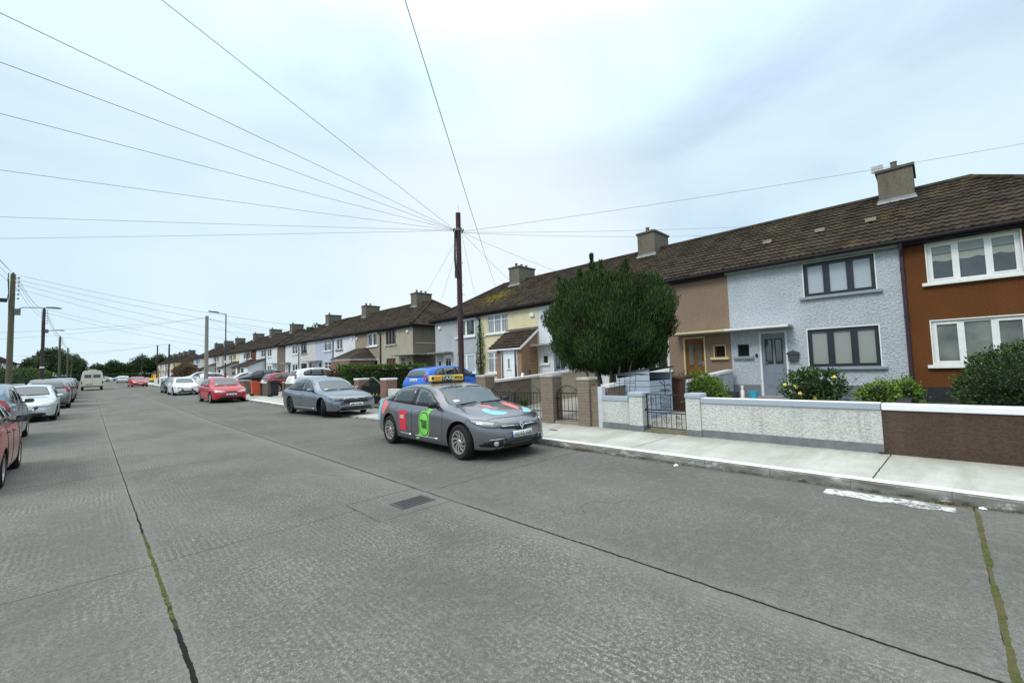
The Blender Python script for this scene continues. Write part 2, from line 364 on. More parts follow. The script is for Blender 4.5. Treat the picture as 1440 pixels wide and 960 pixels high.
def roof_material(name='roof_tiles', moss=0.18, mossy=(0.19, 0.15, 0.03, 1), spot=None):
    """colour of old concrete tiles: each row weathered, the relief itself is in the mesh"""
    t = NT(name); x, y, z = t.sep()
    n = t.noise(0.7, 6, 0.65); f = t.noise(9, 6, 0.7)
    col = t.ramp(n, [(0.28, (0.017, 0.0135, 0.011, 1)), (0.5, (0.029, 0.0235, 0.019, 1)), (0.75, (0.050, 0.042, 0.034, 1))])
    cell = t.n.new('ShaderNodeTexVoronoi'); cell.inputs['Scale'].default_value = 3.1; t.l.new(t.tc.outputs['Object'], cell.inputs['Vector'])
    cs = t.n.new('ShaderNodeSeparateColor'); t.l.new(cell.outputs['Color'], cs.inputs[0])
    col = t.mix(t.math('MULTIPLY', cs.outputs[0], 0.42), col, (0.105, 0.090, 0.072, 1))
    col = t.mix(t.rng(f, 0.5, 0.72, 0, 0.4), col, (0.13, 0.105, 0.08, 1))
    col = t.mix(t.rng(t.noise(1.2, 6, 0.7, t.mapv((1, 1, 1), (4, 1, 2))), 0.56, 0.70, 0, moss), col, mossy)
    col = t.mix(t.rng(t.noise(2.0, 6, 0.7, t.mapv((1, 1, 1), (9, 5, 2))), 0.60, 0.72, 0, 0.5), col, (0.12, 0.055, 0.028, 1))
    if spot:
        d = t.n.new('ShaderNodeVectorMath'); d.operation = 'DISTANCE'; t.l.new(t.tc.outputs['Object'], d.inputs[0]); d.inputs[1].default_value = spot[:3]
        k = t.math('ADD', t.rng(d.outputs['Value'], 0.2, spot[3], 0.12, -0.14), t.noise(5, 6, 0.75))
        col = t.mix(t.rng(k, 0.52, 0.66, 0, 0.95), col, t.ramp(f, [(.35, (0.10, 0.085, 0.012, 1)), (.65, (0.26, 0.22, 0.03, 1))]))
    t.set(col, 0.95, spec=0.05); t.bump(f, 0.5, 0.01); return t.m
def brick_material(name, c1, c2, mortar=(0.30, 0.28, 0.25, 1), bw=0.225, bh=0.075, axis='yz', ms=0.012):
    t = NT(name); x, y, z = t.sep()
    geo = t.n.new('ShaderNodeNewGeometry'); sn = t.n.new('ShaderNodeSeparateXYZ')
    t.l.new(geo.outputs['Normal'], sn.inputs[0])
    u = t.mix(t.math('GREATER_THAN', t.math('ABSOLUTE', sn.outputs[0]), 0.5), x, y)
    cb = t.n.new('ShaderNodeCombineXYZ')
    hor = t.math('ADD', x, y); t.l.new(hor, cb.inputs[0]); t.l.new(z, cb.inputs[1])
    b = t.n.new('ShaderNodeTexBrick'); t.l.new(cb.outputs[0], b.inputs['Vector'])
    b.inputs['Color1'].default_value = c1; b.inputs['Color2'].default_value = c2; b.inputs['Mortar'].default_value = mortar
    b.inputs['Scale'].default_value = 1.0; b.inputs['Brick Width'].default_value = bw; b.inputs['Row Height'].default_value = bh
    b.inputs['Mortar Size'].default_value = ms; b.inputs['Mortar Smooth'].default_value = 0.2; b.inputs['Bias'].default_value = 0.0
    n = t.noise(6, 5, 0.7); col = t.mix(t.rng(n, 0.35, 0.7, 0, 0.45), b.outputs['Color'], scale_c(c1, 0.6))
    t.set(col, 0.9, spec=0.2)
    h = t.math('SUBTRACT', t.noise(40, 4, 0.7), t.math('MULTIPLY', b.outputs['Fac'], 1.5)); t.bump(h, 0.5, 0.008); return t.m
def foliage_material(name, c0, c1, c2, trans=0.12):
    t = NT(name); g = t.n.new('ShaderNodeNewGeometry')
    big = t.noise(1.1, 4, 0.6); k = t.math('ADD', t.math('MULTIPLY', g.outputs['Random Per Island'], 0.65), t.math('MULTIPLY', big, 0.35))
    col = t.ramp(k, [(0.15, c0), (0.5, c1), (0.85, c2)]); t.set(col, 0.65, spec=0.25)
    if trans: t.p.inputs['Subsurface Weight'].default_value = 0.0
    return t.m
ROAD = road_material(); PAVE = pave_material(); KERB = kerb_material()
KPAINT = paint_material('kerb_paint', 0.30, (0.36, 0.36, 0.33, 1), (0.80, 0.81, 0.79, 1)); RPAINT = paint_material('road_paint', 0.46, c=(0.58, 0.59, 0.57, 1))
GRASS = grass_material(); YARD = yard_material(); ROOF = roof_material(); ROOFM = roof_material('roof_tiles_mossy', 0.32)
BRICK_O = brick_material('brick_orange', (0.36, 0.19, 0.085, 1), (0.27, 0.125, 0.055, 1))
BRICK_R = brick_material('brick_red', (0.26, 0.115, 0.075, 1), (0.20, 0.08, 0.05, 1))
BLOCK_B = brick_material('block_brown', (0.235, 0.185, 0.145, 1), (0.205, 0.16, 0.125, 1), (0.16, 0.125, 0.10, 1), 0.44, 0.215, ms=0.008)
BRICK_G = brick_material('block_greybrown', (0.26, 0.21, 0.165, 1), (0.22, 0.175, 0.14, 1), (0.17, 0.135, 0.105, 1), 0.225, 0.075, ms=0.007)
def valance_material():
    t = NT('glazed_lace_valance'); x, y, z = t.sep()
    e = t.math('ADD', z, t.math('MULTIPLY', t.math('ABSOLUTE', t.math('SINE', t.math('MULTIPLY', y, 8.5))), 0.045))
    n = t.noise(3, 4)
    col = t.mix(t.rng(e, 3.60, 3.605), t.mix(n, (0.035, 0.045, 0.055, 1), (0.10, 0.115, 0.125, 1)), (0.30, 0.315, 0.28, 1))
    col = t.mix(t.rng(z, 3.735, 3.74), col, (0.08, 0.09, 0.085, 1)); col = t.mix(t.rng(z, 3.765, 3.77), col, (0.25, 0.275, 0.26, 1))
    t.set(col, 0.05, spec=0.6); return t.m
LACE = valance_material()
BARK = M_plain('bark', (0.075, 0.06, 0.045, 1), 0.95, var=0.35, sc=9, bump=0.8)
def glass_material(name, c=(0.018, 0.021, 0.022, 1), rough=0.03):
    t = NT(name); t.set(c, rough, 0, 0.5)
    t.p.inputs['IOR'].default_value = 1.9
    t.bump(t.noise(1.3, 2), 0.05, 0.02); return t.m
GLASS = glass_material('window_glass')
def blind_material(name, c, pitch=0.05, vert=False):
    """slatted blind or net curtain seen just behind the pane, under its gloss"""
    t = NT(name); x, y, z = t.sep()
    w = t.rng(t.math('SINE', t.math('MULTIPLY', y if vert else z, 2*math.pi/pitch)), -1, 1)
    col = t.mix(t.rng(w, 0.0, 0.45), scale_c(c, 0.5), c); t.set(col, 0.06, spec=0.6); return t.m
BLIND = blind_material('glazed_blind', (0.33, 0.35, 0.33, 1)); BLIND2 = blind_material('glazed_blind_pale', (0.46, 0.52, 0.58, 1))
CURTAIN = blind_material('glazed_curtain', (0.34, 0.36, 0.36, 1), 0.16, True)
NET = M_plain('glazed_net', (0.15, 0.165, 0.15, 1), 0.05, var=.45, sc=2.2)
WHITE = M_plain('white_paint', (0.78, 0.79, 0.79, 1), 0.45, var=0.05)
ANTH = M_plain('anthracite_frame', (0.018, 0.022, 0.032, 1), 0.4, var=0.1)
IRON = M_plain('black_iron', (0.012, 0.012, 0.014, 1), 0.45, var=0.2)
LEAD = M_plain('lead_flashing', (0.23, 0.245, 0.25, 1), 0.6, var=0.2)
GUTTER = M_plain('gutter_dark', (0.016, 0.014, 0.016, 1), 0.6, var=0.2, spec=0.15)
WOODD = M_plain('door_wood', (0.185, 0.075, 0.020, 1), 0.45, var=0.2, sc=4)
CHIM = M_render('chimney_render', (0.17, 0.155, 0.125, 1), 20, 0.5, 0.6, (0.05, 0.05, 0.04, 1))
GREYP = M_plain('grey_door_paint', (0.20, 0.235, 0.285, 1), 0.45, var=0.04)
PLINTH = M_plain('plinth_grey', (0.15, 0.17, 0.20, 1), 0.8, var=0.1, sc=3)
PLINTHB = M_plain('plinth_black', (0.014, 0.015, 0.020, 1), 0.75, var=0.1, sc=3)
TERRA = M_plain('terracotta_pot', (0.30, 0.15, 0.09, 1), 0.8)

# ---------------------------------------------------------------- ground, road, pavements
def strip(x0, x1, ys, z, nx=1):
    mb = MB(); xs = [x0+(x1-x0)*i/nx for i in range(nx+1)]
    vs = []; fs = []
    for y in ys:
        for x in xs: vs.append((x, y, (z(x, y) if callable(z) else z)))
    n = nx+1
    for j in range(len(ys)-1):
        for i in range(nx): fs.append((j*n+i, j*n+i+1, (j+1)*n+i+1, (j+1)*n+i))
    return mb.add(vs, fs)
ys_long = [-40, -20, 0, 20, 40, 60, 80, 100, 150, 186]
g = strip(-700, 700, [-300, 20, 250, 1500], lambda x, y: gz(min(y, 250))-0.05, 4).build('ground', GRASS); g['kind'] = 'structure'
o = strip(-3.0, 6.87, ys_long, lambda x, y: gz(y), 1).build('road', ROAD); o['kind'] = 'structure'
o = strip(-60, 70, [186, 200], lambda x, y: gz(y), 1).build('crossing_road', ROAD); o['kind'] = 'structure'
def kh(y):
    """kerb height: 12 cm, dropped at the driveways"""
    h = 0.12
    for a, b in ((13.6, 19.8), (33.0, 38.0), (50, 55), (68, 72)):
        d = max(a-y, y-b, 0.0); h = min(h, 0.035 + 0.085*min(1, d/1.0))
    return h
kys = [-40, -20] + [i*0.5 for i in range(-20, 161)] + [90, 110, 130, 150, 170, 186]
def sweep(poly, ys, name, mat):
    vs = []; fs = []; n = len(poly)
    for y in ys:
        for (x, z) in poly: vs.append((x, y, gz(y) + (z if z < 0.0 else kh(y) + (z-0.12))))
    for j in range(len(ys)-1):
        for i in range(n-1): fs.append((j*n+i, j*n+i+1, (j+1)*n+i+1, (j+1)*n+i))
    o = MB().add(vs, fs).build(name, mat, smooth=True, fixn=False); o['kind'] = 'structure'; return o
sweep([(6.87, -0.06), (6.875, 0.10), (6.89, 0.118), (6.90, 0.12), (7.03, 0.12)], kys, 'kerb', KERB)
sweep([(7.03, 0.116), (7.03, 0.118), (9.0, 0.135)], kys, 'pavement', PAVE)
mbp = MB(); random.seed(3)
for (a, b) in ((-12, 13.4), (20.2, 32.6), (38.5, 49.5)):
    y = a; vs = []; fs = []; k = 0
    while y < b:
        j = random.uniform(-0.008, 0.008)
        vs += [(6.885, y, gz(y)+kh(y)+0.003), (7.035+j, y, gz(y)+kh(y)+0.005)]; k += 1; y += 0.25
    fs = [(2*i, 2*i+1, 2*i+3, 2*i+2) for i in range(k-1)]; mbp.add(vs, fs)
o = mbp.build('kerb_edge_paint', KPAINT, fixn=False); o['kind'] = 'structure'
o = MB(); vs = []; k = 0
random.seed(8)
for i in range(24):
    y = -0.02 + 1.14*i/23; e_ = 0.05*(1-min(1, min(i, 23-i)/2.5))
    vs += [(6.43+e_+random.uniform(-.012, .012)+0.02*math.sin(i*.8), y, 0.004), (6.715-e_+random.uniform(-.008, .008), y, 0.004)]
o.add(vs, [(2*i, 2*i+1, 2*i+3, 2*i+2) for i in range(23)])
o = o.build('painted_bay_line', RPAINT, fixn=False); o['kind'] = 'structure'
# left pavement
sweep2 = MB(); vs = []; ysl = [-40, 0, 20, 60, 100, 150, 186]
for y in ysl: vs += [(-3.0, y, gz(y)-0.03), (-3.02, y, gz(y)+0.12), (-4.9, y, gz(y)+0.13)]
sweep2.add(vs, [(3*i+j, 3*i+j+1, 3*i+j+4, 3*i+j+3) for i in range(len(ysl)-1) for j in range(2)])
o = sweep2.build('pavement', PAVE, fixn=False); o['kind'] = 'structure'
# raised front gardens, one sheet per side; yards of concrete, lawns of grass
def garden(y0, y1, mat, name):
    vs = []; ys = [y0 + (y1-y0)*i/4 for i in range(5)]
    xs = [(9.0, 0.12), (9.6, 0.22), (11.5, 0.34), (13.5, 0.42), (17.5, 0.46), (30, 0.46)]
    for y in ys:
        for x, z in xs: vs.append((x, y, gz(y)+z))
    n = len(xs); o = MB().add(vs, [(j*n+i, j*n+i+1, (j+1)*n+i+1, (j+1)*n+i) for j in range(4) for i in range(n-1)]).build(name, mat, smooth=True, fixn=False)
    o['kind'] = 'structure'; return o
garden(-14, 0.62, GRASS, 'lawn'); garden(0.62, 3.3, GRASS, 'lawn'); garden(3.3, 23.6, YARD, 'driveway'); garden(23.6, 29.4, GRASS, 'lawn'); garden(29.4, 186, YARD, 'driveway')
def drain():
    t = thing('drain_grate', 'rectangular iron drain grate with slots set in the road slab', 'drain', (2.93, 4.79, 0.0), R(2))
    mb = MB(); X, Y = 0.24, 0.155
    mb.box((-X, -Y, -.03), (X, -Y+.035, .008)); mb.box((-X, Y-.035, -.03), (X, Y, .008)); mb.box((-X, -Y+.035, -.03), (-X+.035, Y-.035, .008)); mb.box((X-.035, -Y+.035, -.03), (X, Y-.035, .008))
    mb.build('frame', M_plain('cast_iron', (0.06, 0.06, 0.062, 1), 0.6, var=0.2), t)
    mb = MB()
    for i in range(4):
        y = -0.12+.035+0.058*i*0.92; mb.box((-X+.035, y-.0, -.02), (X-.035, y+.026, .006))
    mb.build('bars', M_plain('cast_iron', (0.06,)*3+(1,)), t)
    mb = MB(); mb.box((-X+.035, -Y+.035, -.004), (X-.035, Y-.035, .0025)); mb.build('pit', M_plain('pit_black', (0.004, 0.004, 0.004, 1), 0.9), t)
drain()
o = MB().box((7.9, 6.55, .125), (8.02, 6.78, .131)).build('stopcock_cover', M_plain('cast_iron', (0.06,)*3+(1,)))
tag(o, 'small iron stopcock cover set in the pavement by the pedestrian gate', 'cover')
# ---------------------------------------------------------------- houses
HW, HD, WH = 4.4, 7.0, 4.22            # width, depth, wall height above the house floor
EX, EZ, RX, RZ = -0.27, 4.24, 3.5, 6.52   # eave edge and ridge, house-local
def wall_sheet(mb, w, h, ops, zcut=None):
    """front wall in the plane x=0, y 0..w, z z0..h with openings (y0,y1,z0,z1), reveals 9 cm deep"""
    ys = sorted({0.0, w} | {q for o in ops for q in o[:2]}); zs = sorted({-0.5, h} | {q for o in ops for q in o[2:4]})
    for i in range(len(ys)-1):
        for j in range(len(zs)-1):
            cy, cz = (ys[i]+ys[i+1])/2, (zs[j]+zs[j+1])/2
            if any(o[0] < cy < o[1] and o[2] < cz < o[3] for o in ops): continue
            mb.add([(0, ys[i], zs[j]), (0, ys[i+1], zs[j]), (0, ys[i+1], zs[j+1]), (0, ys[i], zs[j+1])], [(0, 1, 2, 3)])
    for (a, b, c, d) in [o[:4] for o in ops]:
        D = 0.14
        mb.add([(0,a,c),(D,a,c),(D,a,d),(0,a,d)], [(0,1,2,3)]); mb.add([(0,b,c),(D,b,c),(D,b,d),(0,b,d)], [(0,3,2,1)])
        mb.add([(0,a,d),(D,a,d),(D,b,d),(0,b,d)], [(0,1,2,3)]); mb.add([(0,a,c),(D,a,c),(D,b,c),(0,b,c)], [(0,3,2,1)])
def window(par, y0, y1, z0, z1, fm, pane, lights=3, sill=None, surround=None, transom=False, fr=0.06, x0=0.07):
    """window > frame is the part itself, glass_pane and sill its sub-parts"""
    mb = MB(); d = 0.06
    mb.box((x0-d/2, y0, z0), (x0+d/2, y1, z0+fr)); mb.box((x0-d/2, y0, z1-fr), (x0+d/2, y1, z1))
    n = lights; w = (y1-y0)/n
    for i in range(n+1):
        c = y0+w*i; hw = fr if 0 < i < n else fr
        a, b = (c, c+fr) if i == 0 else ((c-fr, c) if i == n else (c-fr*0.75, c+fr*0.75))
        mb.box((x0-d/2+0.002, a, z0+fr), (x0+d/2, b, z1-fr))
    if transom:
        zt = z1-(z1-z0)*0.30; mb.box((x0-d/2+0.004, y0+fr, zt-0.025), (x0+d/2, y1-fr, zt+0.025))
    elif lights > 1:   # raised sash of the outer lights
        for i in ((0, n-1) if fm is WHITE else range(n)):
            a, b = y0+w*i+fr*(1 if i == 0 else .75), y0+w*(i+1)-fr*(1 if i == n-1 else .75); q = 0.035
            for bx in (((a, z0+fr), (a+q, z1-fr)), ((b-q, z0+fr), (b, z1-fr)), ((a+q, z0+fr), (b-q, z0+fr+q)), ((a+q, z1-fr-q), (b-q, z1-fr))):
                mb.box((x0-d/2-0.012, bx[0][0], bx[0][1]), (x0, bx[1][0], bx[1][1]))
    wdw = mb.build('window', fm, par)
    g_ = MB(); g_.box((x0+0.004, y0+.02, z0+.02), (x0+0.012, y1-.02, z1-.02)); g_.build('glass_pane', pane, wdw)
    if sill is not None:
        s_ = MB(); s_.box((-0.10, y0-0.13, z0-0.085), (0.10, y1+0.13, z0-0.002), 0.008); s_.build('sill', sill, wdw)
    if surround is not None:
        s_ = MB(); q = 0.028
        s_.box((-0.012, y0-q, z0), (0.05, y0, z1)); s_.box((-0.012, y1, z0), (0.05, y1+q, z1)); s_.box((-0.012, y0-q, z1), (0.05, y1+q, z1+q)); s_.build('surround', surround, wdw)
    return wdw
def roof_slope(mb, u0, u1, hip0, hip1, du=0.0275, rows=14, e=(EX, EZ), r=(RX, RZ), hiprun=2.75, wave=0.03, step=0.042):
    """front slope of tiles: u along the street, rows stepped, rounded rolls; hip ends cut in"""
    for k in range(rows):
        for half in (0, 1): pass
        t0, t1 = k/rows, (k+1)/rows
        lo0 = u0 + (hip0*hiprun*t0 if hip0 else 0); hi0 = u1 - (hip1*hiprun*t0 if hip1 else 0)
        lo1 = u0 + (hip0*hiprun*t1 if hip0 else 0); hi1 = u1 - (hip1*hiprun*t1 if hip1 else 0)
        n = max(2, int((hi0-lo0)/du)); vs = []
        for i in range(n+1):
            for (t, lo, hi, lift) in ((t0, lo0, hi0, step), (t1, lo1, hi1, 0.004)):
                u = lo + (hi-lo)*i/n
                wv = wave*(0.5+0.5*math.sin(2*math.pi*u/0.165 + 0.4*math.sin(k*2.1)*0))
                wv = wv*wv/wave if wave else 0
                x = e[0]+(r[0]-e[0])*t; z = e[1]+(r[1]-e[1])*t
                jit = 0.004*math.sin(u*21.3+k*7.7)
                vs.append((x - 0.5*(lift+wv), u, z + 0.86*(lift+wv) + jit))
        fs = [(2*i, 2*i+2, 2*i+3, 2*i+1) for i in range(n)]
        mb.add(vs, fs)
        # front lip of the row
        vs2 = []; 
        for i in range(n+1):
            a = vs[2*i]; vs2 += [a, (a[0]+0.022, a[1], a[2]-0.042)]
        mb.add(vs2, [(2*i, 2*i+1, 2*i+3, 2*i+2) for i in range(n)])
CHIMNEYS = []
def chimney(parent_roof, y, x=3.45, dz=0.0, pots=0, weeds=False):
    mb = MB(); hx, hy = 0.72, 0.43; zb, zt = 5.6, 7.22+dz
    mb.box((x-hx, y-hy, zb), (x+hx, y+hy, zt), 0.015)
    c = mb.build('chimney', CHIM, parent_roof)
    return c, (x, y, hx, hy, zt)
def chimney_extras(roof, x, y, hx, hy, zt, pots):
    mb = MB(); mb.box((x-hx-.05, y-hy-.05, zt), (x+hx+.05, y+hy+.05, zt+.09), 0.01)
    mb.build('chimney_cap', M_plain('chimney_cap', (0.10, 0.09, 0.075, 1), 0.9, var=0.3, bump=.5), roof)
    # lead flashing where it meets the tiles
    zf = EZ + (x-hx-EX)*(RZ-EZ)/(RX-EX)
    mb = MB(); mb.box((x-hx-.018, y-hy-.03, zf-.02), (x-hx+.02, y+hy+.03, zf+.15)); mb.prism([(x-hx-.12, zf-.01), (x-hx, zf+.09), (x-hx, zf+.02)], 'y', y-hy-.05, y+hy+.05)
    mb.build('flashing', LEAD, roof)
    for k in range(pots):
        mb = MB(); px = x-0.45+0.45*k; mb.lathe([(0.0, 0), (.10, 0), (.12, .03), (.085, .07), (.08, .22), (.10, .25), (.075, .25), (.07, .05)], 'z', 12, (px, y+random.uniform(-.05, .05), zt+.09))
        mb.build('chimney_pot', TERRA if k % 2 else M_plain('clay_grey', (0.16, 0.14, 0.12, 1), 0.85), roof, smooth=True)
def iron_ring(): pass
def house(y0, spec, left=False, detail=2):
    """one terrace house. y0: its nearer party line; spec: look and layout"""
    far = detail < 2
    yb = gz(max(y0+2, 0)) + 0.5
    t = thing('terraced_house', spec['label'], 'house', (15.5, y0, yb) if not left else (-11.6, y0+HW, yb), 0 if not left else math.pi, spec['group'])
    w = HW; mir = spec['typ'] == 'B'   # B: the door stands at the nearer side
    if left: mir = not mir
    fl = (lambda a, b: (w-b, w-a)) if mir else (lambda a, b: (a, b))
    wm = spec['wall']; fm = spec.get('frame', WHITE); pane = spec.get('pane', GLASS); pane2 = spec.get('pane2', pane)
    a, b = fl(0.54, 2.19); uw = (a, b, 3.03, 4.05); lw = (a, b, 0.90, 2.03)
    if 'uw' in spec: a_, b_ = fl(*spec['uw']); uw = (a_, b_, 3.03, 4.05)
    if 'lw' in spec: a_, b_ = fl(*spec['lw']); lw = (a_, b_, 0.90, 2.03)
    dy = fl(2.74, 3.52); dr = (dy[0], dy[1], 0.0, 2.06); sy = fl(3.83, 4.18); sw = (sy[0], sy[1], 1.30, 1.70)
    ops = [uw, lw]
    porch = spec.get('porch')
    if not porch: ops += [dr] + ([sw] if detail > 0 else [])
    mb = MB(); wall_sheet(mb, w, WH, ops)
    o = mb.build('wall', wm, t, fixn=False)
    hip0, hip1 = spec.get('hip0', False), spec.get('hip1', False)
    if left: hip0, hip1 = hip1, hip0
    mb = MB()
    if hip0: mb.add([(0, 0, -.5), (HD, 0, -.5), (HD, 0, WH), (0, 0, WH)], [(0, 1, 2, 3)])
    if hip1: mb.add([(0, w, -.5), (HD, w, -.5), (HD, w, WH), (0, w, WH)], [(0, 1, 2, 3)])
    mb.add([(HD, 0, -.5), (HD, w, -.5), (HD, w, WH), (HD, 0, WH)], [(0, 1, 2, 3)])
    mb.build('side_wall', spec.get('gable', wm), t, fixn=False)
    if spec.get('plinth') is not None:
        mb = MB(); ph = spec.get('ph', 0.35); segs = [0.0, w]
        if not porch: segs = [0.0, dr[0]-.04, dr[1]+.04, w]
        for i in range(0, len(segs), 2):
            if segs[i+1]-segs[i] > 0.02: mb.box((-0.022, segs[i]+.002, -.5), (-0.002, segs[i+1]-.002, ph))
        mb.build('plinth', spec['plinth'], t)
    sur = spec.get('surround')
    tr = spec.get('transom', False)
    window(t, *uw, fm, pane, spec.get('nl', 3), spec.get('sill', WHITE), sur, tr)
    window(t, *lw, fm, pane2, spec.get('nl', 3), spec.get('sill', WHITE), sur, tr)
    # roof
    e0 = -0.30 if hip0 else 0.0; e1 = w+0.30 if hip1 else w
    du = (0.0275 if y0 < 24 else 0.055) if detail == 2 else 0.3; mb = MB()
    roof_slope(mb, e0, e1, hip0, hip1, du, 14, hiprun=3.05, wave=0.026 if detail == 2 else 0.0)
    A, B_ = (e0 + (3.05 if hip0 else 0)), (e1 - (3.05 if hip1 else 0))
    mb.add([(HD-EX, e0, EZ), (HD-EX, e1, EZ), (RX, B_, RZ), (RX, A, RZ)], [(0, 1, 2, 3)])
    for hp, ye, yr, sgn in ((hip0, e0, A, -1), (hip1, e1, B_, 1)):
        if not hp: continue
        rows = 14
        for k in range(rows):
            t0, t1 = k/rows, (k+1)/rows
            def P(tt, side, lift): 
                x = (EX+(RX-EX)*tt) if side == 0 else (HD-EX-(HD-EX-RX)*tt); y = ye+(yr-ye)*tt; z = EZ+(RZ-EZ)*tt
                return (x, y+sgn*lift*.5, z+lift*.86)
            mb.add([P(t0, 0, .03), P(t0, 1, .03), P(t1, 1, .004), P(t1, 0, .004)], [(0, 1, 2, 3)])
            q0, q1 = P(t0, 0, .03), P(t0, 1, .03)
            mb.add([q0, q1, (q1[0], q1[1], q1[2]-.035), (q0[0], q0[1], q0[2]-.035)], [(0, 1, 2, 3)])
    rf = mb.build('roof', spec.get('roof', ROOF), t, fixn=False)
    # ridge and hip capping
    mb = MB(); mb.tube([(RX, A-.02, RZ+.035), (RX, B_+.02, RZ+.035)], 0.095, 8)
    if hip0: mb.tube([(RX, A, RZ+.03), (EX-.02, e0, EZ+.05)], 0.085, 8); mb.tube([(RX, A, RZ+.03), (HD-EX, e0, EZ+.05)], 0.085, 8)
    if hip1: mb.tube([(RX, B_, RZ+.03), (EX-.02, e1, EZ+.05)], 0.085, 8); mb.tube([(RX, B_, RZ+.03), (HD-EX, e1, EZ+.05)], 0.085, 8)
    mb.build('ridge_tiles', spec.get('roof', ROOF), rf, smooth=True)
    if spec.get('chimney') is not None:
        cy = spec['chimney']; cy = (w-cy) if left else cy
        c, (cx, cy, hx, hy, zt) = chimney(rf, cy, 3.55 + (0 if not left else 0), spec.get('cdz', 0))
        chimney_extras(rf, cx, cy, hx, hy, zt, spec.get('pots', 0))
    for (u, tt) in spec.get('vents', []):
        mb = MB(); x = EX+(RX-EX)*tt; z = EZ+(RZ-EZ)*tt
        mb.prism([(x-.14, z+.0), (x+.10, z+.13), (x-.10, z+.12)], 'y', u-.13, u+.13); mb.build('roof_vent', M_plain('vent_tile', (0.20, 0.17, 0.13, 1), 0.8), rf)
    # fascia, gutter, downpipe
    mb = MB(); gm = spec.get('gutter', GUTTER)
    mb.box((EX+.035, e0, EZ-.16), (EX+.06, e1, EZ+.0)); mb.box((EX+.06, e0+(0.3 if hip0 else 0), EZ-.17), (-.002, e1-(0.3 if hip1 else 0), EZ-.15))
    for sd_, ye in ((hip0, e0), (hip1, e1)):
        if sd_: mb.box((EX+.06, ye, EZ-.16), (HD-EX, ye+(.03 if ye < 1 else -.03), EZ))
    mb.build('fascia', spec.get('fascia', gm), t)
    mb = MB(); mb.tube([(EX-.015, e0, EZ-.05), (EX-.015, e1, EZ-.05)], .055, 8)
    if hip0: mb.tube([(EX-.01, e0-.03, EZ-.05), (HD, e0-.03, EZ-.05)], .055, 8)
    if hip1: mb.tube([(EX-.01, e1+.03, EZ-.05), (HD, e1+.03, EZ-.05)], .055, 8)
    mb.build('gutter', gm, t, smooth=True)
    if spec.get('pipe') is not None:
        py = spec['pipe']; py = (w-py) if left else py
        mb = MB(); mb.tube([(EX, py, EZ-.08), (EX+.02, py, EZ-.2), (-.06, py, EZ-.42), (-.06, py, -.45)], .04, 8)
        for zz in (0.6, 2.2, 3.5): mb.tube([(-.06, py, zz-.03), (-.06, py, zz+.03)], .055, 8)
        mb.build('downpipe', spec.get('pipem', gm), t, smooth=True)
    if not porch:
        dm = spec.get('door', WHITE)
        mb = MB(); ya, yb_ = dr[0], dr[1]; X = 0.07
        mb.box((X, ya+.05, 0.0), (X+.05, yb_-.05, 2.01))
        pw = (yb_-ya-.1)
        for k in (0, 1):      # lower raised panels
            pa = ya+.05+pw*(.14+.40*k); pb = pa+pw*.32
            mb.box((X-.012, pa, .28), (X+.0, pb, .84), .006)
            mb.box((X-.022, pa+.05, .34), (X-.010, pb-.05, .78), .005)
        d_ = mb.build('door', dm, t)
        if detail == 2:
            for k in (0, 1):
                pa = ya+.05+pw*(.14+.40*k); pb = pa+pw*.32
                m2 = MB(); m2.box((X-.016, pa, 1.03), (X-.001, pb, 1.83)); m2.build('light_frame', spec.get('lframe', ANTH), d_)
                m2 = MB(); m2.box((X-.020, pa+.035, 1.07), (X-.017, pb-.035, 1.79)); m2.build('glass_light', GLASS if spec.get('lframe') is None else NET, d_)
            hy_ = ya+.12 if not mir else yb_-.12
            hy_ = yb_-.12 if not mir else ya+.12
            m2 = MB(); m2.box((X-.03, hy_-.02, .98), (X-.001, hy_+.02, 1.18), .005); m2.box((X-.06, hy_-.10, 1.06), (X-.045, hy_+.01, 1.08)); m2.build('handle', LEAD, d_)
        mb = MB(); mb.box((-.008, ya, 0), (.115, ya+.05, 2.06)); mb.box((-.008, yb_-.05, 0), (.115, yb_, 2.06)); mb.box((-.008, ya+.05, 2.01), (.115, yb_-.05, 2.06)); mb.build('door_frame', spec.get('dframe', WHITE), t)
        mb = MB(); mb.box((-.34, ya-.06, -.5), (.10, yb_+.06, -.002), .01); mb.build('doorstep', spec.get('step', M_plain('step_concrete', (0.25, 0.25, 0.24, 1), 0.9)), t)
        if detail > 0:
            s_ = window(t, *sw, spec.get('sframe', fm), GLASS, 1, spec.get('ssill', spec.get('sill', WHITE)), spec.get('ssur', sur), fr=.035)
        cy = fl(2.55, w) if spec.get('canopy', True) else None
        if cy:
            mb = MB(); mb.box((-.62, cy[0]+(0.0 if not mir else 0.002), 2.13), (-.002, cy[1]-.002, 2.21), .008)
            if spec.get('canopy_wrap'): mb.box((-.62, -1.1, 2.132), (1.6, -.002, 2.208), .008)
            mb.build('door_canopy', spec.get('canopym', M_plain('canopy_concrete', (0.30, 0.30, 0.28, 1), 0.85, var=.25)), t)
            if detail == 2:
                mb = MB(); mb.box((-.632, cy[0]+.002, 2.15), (-.622, cy[1]-.004, 2.215)); mb.box((-.63, cy[0]+.004, 2.211), (-.1, cy[1]-.006, 2.216)); mb.build('canopy_flashing', spec.get('canopyf', LEAD), t)
    return t, rf, fl
random.seed(5)
def RM(name, r, g, b, k=1.0, **kw):
    c = lin(r, g, b); return M_render(name, (c[0]*k, c[1]*k, c[2]*k, 1), **kw)
wGREY = RM('render_pale_grey', 190, 197, 205, 0.98, grain=17, strength=1.0, dist=0.05, dirt=0.12)
wBEIGE = RM('render_beige', 143, 124, 108, 1.0, grain=22, strength=.9, dist=.035, dirt=0.15)
